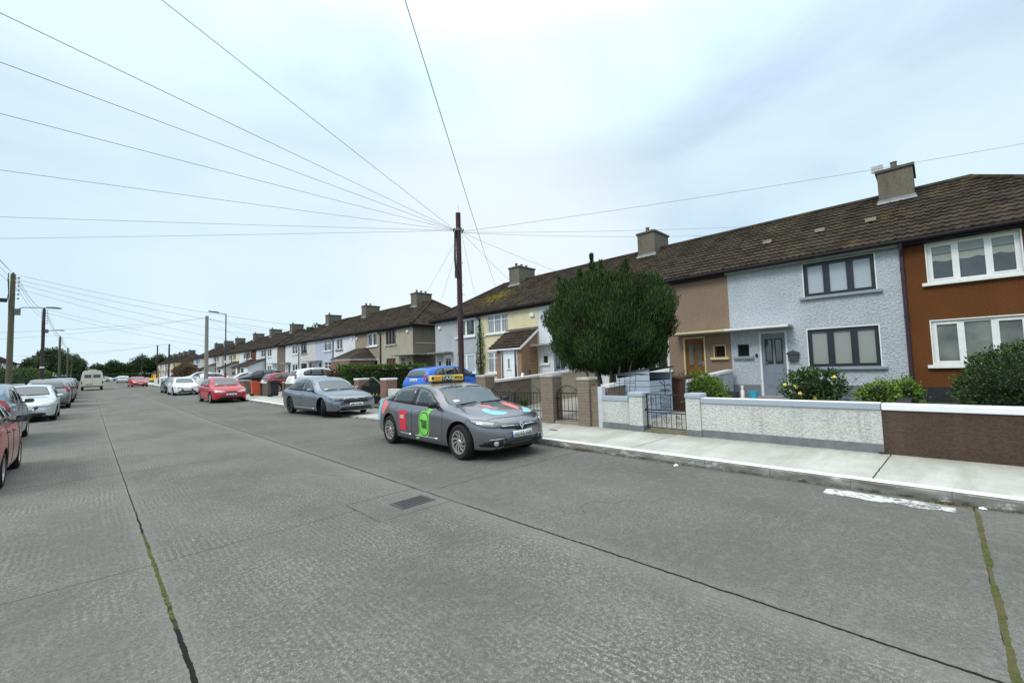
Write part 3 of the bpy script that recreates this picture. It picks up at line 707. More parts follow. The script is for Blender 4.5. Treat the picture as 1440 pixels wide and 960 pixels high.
wBROWN = RM('render_chestnut', 114, 72, 43, .85, grain=30, strength=.8, dist=.025, dirt=0.12)
wWHITE = RM('render_white', 222, 226, 232, 0.95, grain=24, strength=.7, dist=.03, dirt=0.15)
wCREAM = RM('render_cream', 226, 216, 178, 0.95, grain=24, strength=.7, dist=.03, dirt=0.12)
wLGREY = RM('render_light_grey', 182, 186, 190, 0.95, grain=24, strength=.8, dist=.03, dirt=0.2)
wPEB = RM('render_weathered_pebbledash', 176, 170, 152, 0.95, grain=34, strength=.8, dist=.02, dirt=0.4)
wPEBD = RM('render_dark_pebbledash', 128, 122, 106, 0.9, grain=34, strength=.8, dist=.02, dirt=0.5)
wBLUE = RM('render_pale_blue', 186, 196, 214, 0.95, grain=26, strength=.6, dirt=0.1)
wTAN = RM('render_tan', 160, 148, 132, 0.95, grain=26, strength=.6, dirt=0.2)
wOFF = RM('render_off_white', 206, 206, 200, 0.95, grain=26, strength=.6, dirt=0.35)
wYEL = RM('render_mustard', 180, 168, 118, 0.95, grain=26, strength=.6, dirt=0.25)
wBUFF = RM('render_buff', 196, 180, 150, 0.95, grain=26, strength=.6, dirt=0.25)
wRED = RM('render_red_brown', 110, 66, 52, 0.95, grain=26, strength=.6, dirt=0.2)
SILLG = M_plain('sill_grey', (0.26, 0.30, 0.34, 1), 0.6, var=0.08)
BROWNF = M_plain('brown_frame', (0.075, 0.045, 0.030, 1), 0.5)
DARKD = M_plain('dark_door', (0.02, 0.02, 0.025, 1), 0.4)
REDD = M_plain('red_door', (0.22, 0.02, 0.02, 1), 0.4)
CREAMP = M_plain('cream_paint', (0.62, 0.52, 0.30, 1), 0.6)
B1 = -3.75+0.0
gr1 = 'terraced houses of the nearest row'
y = [0.60-4.4, 0.60, 4.98, 9.33, 13.70, 18.02]
HW = 4.38
h_brown, _, _ = house(y[0]+.02, dict(label='chestnut brown house with white framed windows and black plinth, at the right edge', group=gr1, typ='B', wall=wBROWN, hip0=True, plinth=PLINTHB, ph=.33, uw=(.53, 2.12), lw=(.50, 2.12),
      pane=LACE, pane2=NET, surround=WHITE, gutter=GUTTER, roof=ROOFM), detail=2)
h_white, rf_white, _ = house(y[1], dict(label='pale grey house with dark blue window frames and a grey front door', group=gr1, typ='A', wall=wGREY, frame=ANTH, pane=BLIND2, pane2=BLIND, sill=SILLG, surround=WHITE, plinth=PLINTH, ph=.36,
      chimney=0.05, cdz=-0.05, pots=1, roof=ROOFM, pipe=-0.05, pipem=M_plain('downpipe_purple', (0.035, 0.022, 0.04, 1), .4), fascia=M_plain('fascia_grey', (0.17, 0.19, 0.19, 1), .6), door=GREYP, dframe=WHITE, ssill=SILLG, ssur=None, vents=[(0.62, .46), (1.9, .46), (3.4, .43)], canopyf=WHITE, uw=(.52, 2.19)))
h_beige, _, _ = house(y[2], dict(label='beige brown house with a double wooden door and a cream framed small window', group=gr1, typ='B', wall=wBEIGE, frame=WHITE, door=WOODD, lframe=WOODD, dframe=CREAMP, ssill=CREAMP, ssur=CREAMP, sframe=WOODD, canopyf=CREAMP))
h_wh2, _, _ = house(y[3], dict(label='white house mostly behind the big dark conifer, with a blue grey door', group=gr1, typ='A', wall=wWHITE, door=GREYP, chimney=0.0, pots=2))
h_yel, _, _ = house(y[4], dict(label='cream yellow house with a brick porch and a tiled porch roof', group=gr1, typ='B', wall=wCREAM, transom=True, pane=CURTAIN, pane2=CURTAIN, porch=True, uw=(.62, 2.28), lw=(.56, 2.2), roof=roof_material('roof_moss_spot_a', .3, spot=(1.5, 4.4, 5.3, 2.3))))
h_gry, _, _ = house(y[5], dict(label='light grey end house with white windows just past the cream yellow one', group=gr1, typ='A', wall=wLGREY, hip1=True, chimney=0.02, pots=3, pipe=0.0, nl=2, pane=GLASS, pane2=BLIND2, roof=roof_material('roof_moss_spot_b', .3, spot=(1.5, .3, 5.3, 2.3)), uw=(.5, 2.15), lw=(.5, 2.15)))
# satellite box aerial on the nearest chimney, alarm boxes
def alarm(par, y_, z_, c=WHITE):
    mb = MB(); mb.box((-.09, y_-.13, z_-.1), (-.005, y_+.13, z_+.1), .02); mb.build('alarm_box', c, par)
alarm(h_gry, HW-.55, 3.75); alarm(h_yel, .35, 3.72)
mb = MB(); mb.box((3.0, .32, 7.30), (3.08, .62, 7.52), .01); mb.tube([(3.04, .47, 7.15), (3.04, .47, 7.32)], .015, 6); mb.build('aerial', M_plain('aerial_grey', (0.45, 0.42, 0.42, 1), .5), rf_white)
# letterbox, number plate, bell of the pale grey house
def letterbox():
    mb = MB(); y0, y1 = 2.44, 2.73
    mb.prism([(y0+.02, 1.10), (y1-.02, 1.10), (y1-.01, 1.30), (y0+.01, 1.30)], 'x', -.11, -.004)
    mb.prism([(y0-.02, 1.30), (y1+.02, 1.30), (y1+.01, 1.37), ((y0+y1)/2, 1.43), (y0-.01, 1.37)], 'x', -.13, -.004)
    o = mb.build('letterbox', M_plain('letterbox_grey', (0.05, 0.06, 0.07, 1), .4), h_white)
letterbox()
mb = MB(); mb.box((-.02, 3.60, 1.50), (-.004, 3.76, 1.60), .003); pl = mb.build('number_plate', WHITE, h_white)
vs, fs = text_mesh('268', .075); m2 = MB(); m2.add([(-.024, 3.68-v[0], 1.55+v[1]) for v in vs], fs); m2.build('house_number', M_plain('ink_grey', (0.08, 0.08, 0.09, 1)), pl)
mb = MB(); mb.box((-.03, 3.58, 1.25), (-.004, 3.65, 1.37), .008); mb.build('doorbell', ANTH, h_white)
mb = MB(); mb.box((-.6, 2.70, -.30), (-.34, 3.60, -.16), .01)
mb.build('step_tiles', brick_material('step_tile', (0.7, 0.7, 0.68, 1), (0.05, 0.05, 0.055, 1), (0.4, 0.4, 0.4, 1), .09, .07), h_white)
# double leaf on the wooden door: centre line
# cream house porch
def porch_yellow(par):
    # local y: 0.10..1.83 stands at the nearer side; x from -1.2
    bx = -1.15; y0, y1 = .10, 1.80
    mb = MB(); mb.box((bx, y0, -.5), (0, y0+.1, 2.12)); mb.prism([(bx, 2.12), (0, 2.12), (0, 2.92)], 'y', y0, y0+.1)
    mb.box((bx, y0+.1, -.5), (bx+.1, y0+.28, 2.1)); mb.box((bx, y1-.32, -.5), (bx+.1, y1, 2.1)); mb.box((bx+.1, y1-.1, -.5), (0, y1, 2.1)); mb.prism([(bx+.1, 2.1), (0, 2.1), (0, 2.9)], 'y', y1-.1, y1)
    p = mb.build('porch', BRICK_O, par)
    mb = MB(); mb.box((bx+.02, y0+.28, -.2), (bx+.07, y0+.50, 2.1)); mb.box((bx+.02, y0+1.22, -.2), (bx+.07, y1-.32, 2.1)); mb.build('side_light', GLASS, p)
    mb = MB()
    for yy in (y0+.28, y0+.47, y0+1.20, y1-.35): mb.box((bx, yy, -.2), (bx+.08, yy+.035, 2.1))
    mb.box((bx, y0+.28, 2.02), (bx+.085, y1-.32, 2.1)); mb.build('frame', WHITE, p)
    mb = MB(); mb.box((bx+.01, y0+.51, -.05), (bx+.06, y0+1.19, 2.0))
    for k in (0, 1): mb.box((bx+.0, y0+.60+.27*k, .15), (bx+.011, y0+.82+.27*k, .62), .005)
    mb.box((bx, y0+.62, .78), (bx+.011, y0+1.09, .84), .003)
    m_ = [(y0+.85+.12*math.cos(t*math.pi/8), 1.62+.1*math.sin(t*math.pi/8)) for t in range(9)]
    mb.prism([(y0+.73, .95), (y0+.97, .95)] + m_, 'x', bx, bx+.011)
    d = mb.build('door', WHITE, p)
    mb = MB(); mb.box((bx-.004, y0+.79, 1.12), (bx, y0+.91, 1.58)); mb.build('glass_light', NET, d)
    mb = MB(); mb.box((bx-.006, y0+.69, 1.0), (bx+.01, y0+1.01, 1.06), .003); mb.build('letter_slot', LEAD, d)
    mb = MB()
    n = 34; e = (bx-.17, 2.10); r = (-.01, 3.02)
    roof_slope(mb, y0-.08, y1+.42, False, False, .0275, 6, e, r, wave=.025)
    mb.add([(e[0], y0-.08, e[1]-.03), (e[0], y1+.42, e[1]-.03), (r[0], y1+.42, r[1]-.05), (r[0], y0-.08, r[1]-.05)], [(0, 3, 2, 1)])
    mb.build('porch_roof', roof_material('porch_tiles', .1), p, fixn=False)
    mb = MB(); mb.prism([(e[0], e[1]-.13), (r[0], r[1]-.13), (r[0], r[1]+.0), (e[0], e[1]+.0)], 'y', y0-.11, y0-.085); mb.box((e[0]-.02, y0-.1, e[1]-.1), (e[0]+.02, y1+.4, e[1]-.035)); mb.build('bargeboard', WHITE, p)
    mb = MB(); mb.box((-.05, y0-.1, 3.0), (-.004, y1+.43, 3.12)); mb.build('porch_flashing', M_plain('flash_mauve', (0.16, 0.11, 0.10, 1), .7), p)
porch_yellow(h_yel)
# wooden second leaf line and letter plate on beige door
# ---- second row
gr2 = 'terraced houses of the second row'
Y2 = 25.05
SP2 = [
 dict(label='unpainted weathered grey end house with brown boarded ground floor window', typ='B', wall=wPEB, gable=wPEBD, frame=BROWNF, door=WOODD, pane2=M_plain('boarding_brown', (0.16, 0.065, 0.03, 1), .7, var=.3), sill=M_plain('sill_pale', (.5, .48, .44, 1), .7), hip0=True, nl=3, chimney=4.36, pots=3, canopy_wrap=True, uw=(.72, 2.15), lw=(.75, 2.1)),
 dict(label='tan house with a brick and dark tiled hipped front extension', typ='A', wall=wTAN, porch=True, nl=2, uw=(.62, 2.15), surround=WHITE, pipe=0.03, sill=WHITE),
 dict(label='white house with black edged window beside the tan one', typ='B', wall=wWHITE, nl=2, door=DARKD, chimney=4.36, pots=2, sill=DARKD, uw=(.62, 1.9)),
 dict(label='pale blue house with a white cross framed window', typ='A', wall=wBLUE, nl=2, transom=True, door=DARKD, pipe=0.0),
 dict(label='white house with a dark upstairs window past the pale blue one', typ='B', wall=wOFF, frame=ANTH, nl=2, chimney=4.36, pots=1, door=DARKD, sill=SILLG),
 dict(label='white end house of the second row with a dark downpipe', typ='A', wall=wWHITE, nl=2, hip1=True, pipe=0.0, door=DARKD)]
for i, sp in enumerate(SP2):
    sp['group'] = gr2; sp.setdefault('roof', ROOF); hh, rr_, _ = house(Y2+HW*i, sp, detail=2 if i < 3 else 1)
    if i in (0, 1, 2): alarm(hh, (4.0 if sp['typ'] == 'A' else .6), 3.8)
    if i == 0:
        mb = MB(); mb.box((.2, -.03, 2.95), (HD, -.002, 3.0)); mb.build('pipe_run', M_plain('sill_pale', (.5,)*3+(1,)), hh)
    if i == 1:
        X0 = -2.0
        mb = MB(); mb.box((X0, 1.0, -.5), (0, 1.12, 1.95)); mb.box((X0, 1.12, -.5), (X0+.1, 1.9, 1.95)); mb.box((X0, 1.9, -.5), (X0+.1, 3.2, .75)); mb.box((X0, 3.2, -.5), (X0+.1, 4.3, 1.95)); mb.box((X0+.1, 4.2, -.5), (0, 4.3, 1.95)); mb.box((X0, 1.9, 1.7), (X0+.1, 3.2, 1.95))
        p = mb.build('front_extension', BRICK_R, hh)
        mb = MB(); mb.box((X0+.04, 1.9, .75), (X0+.06, 3.2, 1.7)); mb.build('extension_window', GLASS, p)
        mb = MB()
        for yy in (1.9, 2.5, 3.14): mb.box((X0+.0, yy, .75), (X0+.07, yy+.06, 1.7))
        mb.box((X0-.02, .9, 1.95), (X0+.06, 4.4, 2.08)); mb.box((X0, .87, 1.95), (0, .93, 2.08)); mb.build('extension_trim', WHITE, p)
        mb = MB(); a_ = [(X0-.15, .8, 2.08), (X0-.15, 4.4, 2.08), (0, 4.4, 2.95), (0, 2.4, 2.95), (0, .8, 2.08)]
        mb.add([(X0-.15, .8, 2.08), (X0-.15, 4.4, 2.08), (-.02, 4.4, 2.98), (-.02, 2.3, 2.98), (-.02, .8, 2.08)], [(0, 1, 2, 3), (0, 3, 4)])
        mb.build('extension_roof', roof_material('slate_dark', .0), p)
# ---- third, fourth rows and beyond
def row(y0, specs, grp, left=False, detail=1):
    for i, sp in enumerate(specs):
        sp = dict(sp); sp['group'] = grp; sp['typ'] = 'BABABA'[i]
        sp['hip0'] = (i == 0); sp['hip1'] = (i == len(specs)-1)
        if i in (0, 2, 4) and 'nochim' not in sp: sp['chimney'] = 4.36; sp['pots'] = 1+i % 2
        sp.setdefault('nl', 2)
        if i % 2: sp['pipe'] = 0.0
        hh, rf, _ = house(y0+HW*i, sp, left, detail)
        ex = sp.get('ext')
        if ex:
            X0 = -1.9
            mb = MB(); mb.box((X0, .3, -.5), (0, .42, 1.95)); mb.box((X0, .42, -.5), (X0+.1, 4.0, 1.95)); mb.box((X0+.1, 3.9, -.5), (0, 4.0, 1.95)); mb.prism([(X0, 1.95), (0, 1.95), (0, 2.7)], 'y', .3, .4)
            p = mb.build('porch', ex, hh)
            mb = MB(); mb.box((X0-.01, 1.0, -.1), (X0+.02, 1.8, 1.9)); mb.build('porch_door', WHITE, p)
            mb = MB(); mb.box((X0-.012, 2.2, .7), (X0+.02, 3.5, 1.7)); mb.build('porch_window', GLASS, p)
            mb = MB(); mb.add([(X0-.2, .1, 1.95), (X0-.2, 4.2, 1.95), (0, 4.2, 2.85), (0, .1, 2.85), (X0-.2, .1, 1.87), (X0-.2, 4.2, 1.87), (0, 4.2, 2.77), (0, .1, 2.77)], [(0,1,2,3),(4,7,6,5),(0,4,5,1),(1,5,6,2),(2,6,7,3),(3,7,4,0)])
            mb.build('porch_roof', ROOF, p)
row(54.3, [dict(label='off white end house with a grey side wall, first of the third row', wall=wWHITE, gable=wTAN),
           dict(label='white house with a long white walled lean-to porch', wall=wWHITE, ext=wWHITE),
           dict(label='red brown house behind a small white lean-to porch', wall=wRED, ext=BRICK_R),
           dict(label='white house with a white window between two dark downpipes', wall=wWHITE),
           dict(label='cream house with a small dark roofed porch in the third row', wall=wCREAM, ext=wOFF),
           dict(label='off white end house at the far end of the third row', wall=wOFF)], 'terraced houses of the third row')
row(83.4, [dict(label='off white house at the near end of the fourth row', wall=wOFF), dict(label='white house second in the fourth row with dark porch roof', wall=wWHITE, ext=wOFF),
           dict(label='white house third in the fourth row', wall=wWHITE), dict(label='buff house in the fourth row', wall=wBUFF),
           dict(label='white house with a pale lilac tint in the fourth row', wall=wBLUE), dict(label='pale house at the far end of the fourth row', wall=wBLUE)], 'terraced houses of the fourth row', detail=0)
row(133.5, [dict(label='mustard yellow end house with a blank side wall', wall=wYEL, gable=wYEL), dict(label='buff house next to the mustard yellow end house', wall=wBUFF),
           dict(label='cream house third from the mustard yellow end', wall=wCREAM), dict(label='white house fourth from the mustard yellow end', wall=wWHITE),
           dict(label='tan house fifth from the mustard yellow end', wall=wTAN), dict(label='white house sixth from the mustard yellow end', wall=wWHITE)], 'terraced houses of the far row', detail=0)
row(161.5, [dict(label='off white house behind the far yellow digger', wall=wOFF), dict(label='buff house second behind the far yellow digger', wall=wBUFF), dict(label='pale house at the very end of the street', wall=wCREAM)], 'terraced houses of the far row', detail=0)
row(100, [dict(label='white house on the left side, nearest of its row', wall=wWHITE), dict(label='off white house on the left side, second of its row', wall=wOFF),
           dict(label='white house on the left side, third of its row', wall=wWHITE), dict(label='buff house on the left side, fourth of its row', wall=wBUFF),
           dict(label='cream house on the left side, fifth of its row', wall=wCREAM), dict(label='white house on the left side, last of its row', wall=wWHITE)], 'terraced houses on the left side', left=True, detail=0)
row(130, [dict(label='white house on the left side just before the tall trees', wall=wWHITE), dict(label='off white house on the left side, partly behind the tall trees', wall=wOFF),
           dict(label='cream house on the left side behind the tall trees', wall=wCREAM), dict(label='tan house on the left side behind the tall trees', wall=wTAN)], 'terraced houses on the left side', left=True, detail=0)
# ---------------------------------------------------------------- front boundary walls, piers, gates
WX0, WX1 = 8.87, 9.07
CONC = M_plain('coping_concrete', (0.42, 0.40, 0.35, 1), 0.85, var=.2, bump=.4)
COPG = paint_material('coping_grey_paint', .34, (0.22, 0.23, 0.23, 1), (0.33, 0.385, 0.45, 1))
WPEBW = M_render('boundary_white_roughcast', (0.64, 0.65, 0.62, 1), 26, 1.0, .6, (0.22, 0.19, 0.14, 1), .05)
WDARK = M_render('boundary_dark_brown', (0.085, 0.058, 0.047, 1), 24, .9, .35, (0.17, 0.135, 0.09, 1), .035)
def mossy_foot(): pass
def bwall(name, label, y0, y1, h, mat, cop=None, ch=.09, cw=.03, foot=None, fh=.16, x0=WX0, x1=WX1, z0=None, group=None, cat='wall', coptop=None):
    zb = gz((y0+y1)/2)+(.06 if z0 is None else z0)
    t = thing(name, label, cat, ((x0+x1)/2, (y0+y1)/2, zb), 0, group); w = (x1-x0)/2; l = (y1-y0)/2
    mb = MB(); mb.box((-w, -l, 0), (w, l, h)); mb.build('wall_body', mat, t)
    if cop is not None:
        mb = MB(); mb.box((-w-cw, -l+.002, h+.001), (w+cw, l-.002, h+ch), .012); c_ = mb.build('coping', cop, t)
        if coptop is not None:
            mb = MB(); mb.box((-w-cw+.004, -l+.006, h+ch), (w+cw-.004, l-.006, h+ch+.005)); mb.build('painted_top', coptop, c_)
    if foot is not None:
        mb = MB(); mb.box((-w-.008, -l+.003, 0), (-w-.001, l-.003, fh+.06)); mb.build('plinth', foot, t)
    return t
bwall('boundary_wall', 'dark brown roughcast garden wall with a bright white coping, at the right edge', -14, .70, .755, WDARK, WHITE, .10, foot=None)
bwall('boundary_wall', 'long white roughcast garden wall with a pale grey coping in front of the grey house', .705, 3.495, .755, WPEBW, COPG, .10, foot=M_plain('plinth_foot', (.16, .17, .18, 1), .85, var=.2), coptop=KPAINT)
def pier(label, y0, y1, h, mat, cop, ch=.10, foot=None, x0=WX0-.03, x1=WX1+.10, rounded=False, group=None, bev=.02):
    zb = gz(y0)+.06; t = thing('gate_pier', label, 'pier', ((x0+x1)/2, (y0+y1)/2, zb), 0, group); w = (x1-x0)/2; l = (y1-y0)/2
    mb = MB(); mb.box((-w, -l, 0), (w, l, h), .008); mb.build('shaft', mat, t)
    mb = MB(); mb.box((-w-.02, -l-.02, h+.001), (w+.02, l+.02, h+ch), bev); mb.build('cap', cop, t)
    if foot: mb = MB(); mb.box((-w-.008, -l-.008, 0), (w+.008, l+.008, .2)); mb.build('plinth', foot, t)
    return t
FT = M_plain('plinth_foot', (.16, .17, .18, 1), .85)
pier('white roughcast pier with a pale blue cap, right of the scrolled iron gate', 3.50, 3.80, .84, WPEBW, COPG, .11, FT, bev=.03)
pier('white roughcast pier with a pale blue cap, left of the scrolled iron gate', 4.78, 5.12, .84, WPEBW, COPG, .11, FT, bev=.03)
bwall('boundary_wall', 'short white roughcast wall with a pale grey coping under the iron trellis', 5.14, 5.86, .73, WPEBW, COPG, .11, .02, foot=FT)
bwall('boundary_wall', 'narrow light grey painted block wall beside the brown block pier', 5.865, 5.99, 1.06, M_plain('pale_block_paint', (.5, .53, .57, 1), .8, var=.1), None, x0=8.90, x1=9.04)
bwall('boundary_wall', 'narrow brown block wall strip joined to the brown block pier', 5.995, 6.20, 1.06, BLOCK_B, None, x0=8.91, x1=9.05)
gpb = 'brown block piers of the arched gates'
pier('brown block pier between the arched small gate and the white wall', 6.21, 6.56, 1.22, BRICK_G, CONC, .07, group=None, x1=9.2, bev=.012)
pier('brown block pier between the arched small gate and the double gate', 7.38, 7.80, 1.30, BRICK_G, CONC, .07, x1=9.25, bev=.012)
pier('brown block pier at the far side of the double gate, with a rounded pale cap', 10.12, 10.55, 1.30, BRICK_G, CONC, .09, x1=9.25, bev=.03)
# party walls running from the street to the houses
def party(label, y, x0, x1, h, mat, cop, steps=1, zb=.1, z1=None):
    t = thing('party_wall', label, 'wall', ((x0+x1)/2, y, gz(y)+zb)); n = steps; L = x1-x0
    mb = MB(); mc = MB()
    for i in range(n):
        a, b = -L/2+L*i/n, -L/2+L*(i+1)/n; d0 = (z1 or h)
        ha = h+(d0-h)*i/n; hb = h+(d0-h)*(i+1)/n
        mb.prism([(a, -.1), (b, -.1), (b, hb), (a, ha)], 'y', -.08, .08)
        mc.prism([(a, ha+.002), (b, hb+.002), (b, hb+.08), (a, ha+.08)], 'y', -.12, .12)
    mb.build('wall_body', mat, t); mc.build('coping', cop, t); return t
CREAMW = M_render('party_cream', (0.50, 0.45, 0.35, 1), 30, .3, .3)
TANB = brick_material('block_tan', (0.24, 0.19, 0.155, 1), (0.22, 0.17, 0.14, 1), (0.17, 0.13, 0.105, 1), .44, .215, ms=.006)
party('brown block party wall with a white coping behind the double gate', 10.4, 9.27, 11.2, 1.07, TANB, WHITE, 1, .1, 1.17)
party('cream block party wall with a white coping between the conifer and the double gate', 10.4, 11.21, 15.3, 1.17, CREAMW, WHITE, 2, .1, 1.40)
party('grey party wall with a white coping beside the light green shrub', 5.0, 11.6, 15.3, .95, wGREY, WHITE, 1, .15, 1.15)
party('low pale block wall with a white coping beside the stems of the big conifer', 5.97, 9.2, 11.0, .98, TANB, WHITE, 1, .1, 1.05)
party('short black board fence beside the pale grey and chestnut brown houses', .62, 11.0, 15.3, .35, PLINTHB, PLINTHB, 1, .2, .45)
# ---- gates
def gate_leaf_arch(name, label, y0, y1, zb, h, arch, x=8.98, group=None, cat='gate'):
    t = thing(name, label, cat, (x, (y0+y1)/2, zb), 0, group); L = (y1-y0)/2
    mb = MB(); mb.box((-.012, -L, 0.05), (.012, -L+.03, h)); mb.box((-.012, L-.03, .05), (.012, L, h)); 
    for z in (.06, .27, h): mb.box((-.010, -L+.03, z-.012), (.010, L-.03, z+.012))
    pts = [(0, -L+.015+2*(L-.015)*i/16, h+arch*math.sin(math.pi*i/16)) for i in range(17)]; mb.tube(pts, .012, 6)
    mb.build('frame', IRON, t)
    n = max(4, int(round(2*L/.125))); mb = MB()
    for i in range(1, n): yy = -L+2*L*i/n; mb.tube([(0, yy, .27), (0, yy, h)], .008, 5)
    for i in range(1, 2*n): 
        if i % 2 == 0 or True: yy = -L+2*L*i/(2*n); mb.tube([(0, yy, .06), (0, yy, .27)], .006, 4) if i % 2 == 0 else None
    mb.build('bars', IRON, t)
    mb = MB(); mb.tube([(0, -L*.05, h+arch*.93), (0, -L*.55, h+.02)], .007, 5); mb.tube([(0, L*.05, h+arch*.93), (0, L*.55, h+.02)], .007, 5)
    for sx in (-1, 1):
        pts = [(0, sx*L*.68+.05*(1-i/14)*math.cos(i*.75)*sx, h+.075+.055*(1-i/18)*math.sin(i*.75)) for i in range(14)]; mb.tube(pts, .006, 5)
    mb.build('scrollwork', IRON, t)
    mb = MB(); mb.box((-.03, L-.12, h*.78), (.03, L+.01, h*.78+.03)); mb.build('latch', IRON, t)
    return t
gate_leaf_arch('iron_gate', 'small arched black iron gate between two brown block piers', 6.60, 7.35, .20, .74, .20)
gate_leaf_arch('iron_gate', 'right leaf of the arched black iron double gate', 7.84, 8.94, .16, .76, .22)
gate_leaf_arch('iron_gate', 'left leaf of the arched black iron double gate, partly behind the taxi', 8.98, 10.08, .16, .76, .22)
o = MB().box((8.88, 6.58, .08), (9.2, 7.36, .20), .01).build('threshold', M_plain('threshold_concrete', (.24, .21, .17, 1), .9, var=.2)); tag(o, 'low concrete threshold under the small arched gate', 'threshold')
o = MB().box((8.86, 3.83, .08), (9.25, 4.76, .17), .01).build('threshold', M_plain('threshold_mossy', (.16, .14, .085, 1), .9, var=.3)); tag(o, 'mossy concrete threshold under the scrolled iron gate', 'threshold')
def scroll_gate():
    y0, y1 = 3.84, 4.74; t = thing('iron_gate', 'scrolled black iron gate with a bird ornament between the white roughcast piers', 'gate', (8.97, (y0+y1)/2, .20)); L = (y1-y0)/2
    mb = MB()
    for yy in (-L, L-.022): mb.box((-.011, yy, 0), (.011, yy+.022, .78))
    for z in (.03, .36, .42, .76): mb.box((-.010, -L+.022, z-.010), (.010, L-.022, z+.010))
    mb.build('frame', IRON, t)
    mb = MB()
    for i in range(1, 8):
        yy = -L+2*L*i/8
        if i != 4: mb.tube([(0, yy, .42), (0, yy, .76)], .007, 5)
        mb.tube([(0, yy, .03), (0, yy, .36)], .007, 5)
    mb.build('bars', IRON, t)
    def curl(cy, cz, r, s, s2=1, turns=1.6):
        mb = MB(); pts = [(0, cy+s*r*(1-i/22)*math.cos(i*turns*2*math.pi/18), cz+s2*r*(1-i/22)*math.sin(i*turns*2*math.pi/18)) for i in range(18)]; mb.tube(pts, .006, 5); mb.build('scroll', IRON, t)
    bird = MB(); bird.tube([(0, 0, .76), (0, 0, 1.02), (0, .03, 1.08)], .010, 5); bird.tube([(0, -.02, .96), (0, -.10, .99), (0, -.15, .92)], [.012, .014, .004], 5); bird.tube([(0, .02, .96), (0, .09, 1.04), (0, .15, 1.02)], [.012, .014, .004], 5); bird.tube([(0, -.12, .84), (0, 0, .88), (0, .12, .84)], .008, 5)
    bird.build('bird_ornament', IRON, t)
    for s in (-1, 1):
        for z in (.66, .54, .47): curl(s*.05, z, .055, s)
        curl(s*.05+.0, .85, .05, s); curl(s*.26*1, .13, .06, s); curl(s*.26, .27, .05, -s)
    curl(-.0, .2, .09, 1); curl(L-.12, .62, .07, 1)
    mb = MB(); mb.box((-.02, L-.03, .40), (.02, L+.06, .44)); mb.box((-.02, -L-.05, .62), (.02, -L+.01, .66)); mb.build('hinge', IRON, t)
scroll_gate()
def trellis(label, y0, y1, z0, z1, x, lean):
    t = thing('iron_trellis', label, 'trellis', (x, (y0+y1)/2, z0)); L = (y1-y0)/2; H = z1-z0; mb = MB()
    for i in range(5):
        yy = -L+2*L*i/4; mb.tube([(0, yy*.95, 0), (lean, yy, H)], .006, 5)
    for z in (.02, H*.55, H-.01): k = z/H; mb.tube([(lean*k, -L*(.8+.2*k), z), (lean*k, L*(.8+.2*k), z)], .006, 5)
    mb.build('lattice_bars', IRON, t)
trellis('black iron trellis panel leaning on the pale boards of the bin shed', 5.14, 5.72, .93, 1.42, 9.2, .07)
# ---- bin shed of pale boards
def shed():
    x0, x1, y0, y1 = 10.0, 11.25, 5.18, 5.9; zb = .18; t = thing('bin_shed', 'pale blue boarded bin shed with a sloping black felt roof', 'shed', (x0, y0, zb))
    BO = M_plain('board_pale_blue', (.36, .42, .50, 1), .6, var=.06, sc=3); BG = M_plain('board_gap', (.03, .035, .05, 1), .8)
    W_, D_ = x1-x0, .92; H0, H1 = 1.34, 1.22
    mb = MB()
    n = 9
    for i in range(n):
        z0, z1 = H0*i/n, H0*(i+1)/n-.012
        f = (lambda z: min(z, H0-.02))
        mb.box((0, .0, z0), (.02, D_, min(z1, H1-.0)))        # street side
    for i in range(n):
        z0, z1 = H0*i/n, H0*(i+1)/n-.012
        if i < 7: mb.box((.02, -.001, z0), (W_, .018, z1))         # near side, open above
    mb.box((W_-.05, .0, 0), (W_, .02, H0)); mb.box((W_-.02, .02, 0), (W_, D_, H1)); mb.box((.02, D_-.02, 0), (W_-.02, D_, H1))
    mb.prism([(0, H1), (D_, H1-.12), (D_, H1), (0, H0)], 'x', 0, .02)
    mb.build('boards', BO, t)
    mb = MB(); mb.box((.022, .02, 0), (.03, D_-.02, H1-.05)); mb.box((.03, .02, 0), (W_-.05, .03, H0*7/9)); mb.build('board_backing', BG, t)
    mb = MB(); mb.add([(-.05, -.06, H0+.03), (W_+.06, -.06, H0+.05), (W_+.06, D_+.05, H1), (-.05, D_+.05, H1), (-.05, -.06, H0), (W_+.06, -.06, H0+.02), (W_+.06, D_+.05, H1-.03), (-.05, D_+.05, H1-.03)],
        [(0,1,2,3),(4,7,6,5),(0,4,5,1),(1,5,6,2),(2,6,7,3),(3,7,4,0)]); mb.build('felt_roof', PLINTHB, t)
    mb = MB(); mb.box((.03, .05, H0*7/9), (W_-.03, D_-.03, H0*7/9+.01)); mb.box((.04, D_-.04, .9), (W_-.04, D_-.03, H1-.05)); mb.build('inside', M_plain('shed_navy', (.02, .035, .07, 1), .8), t)
shed()
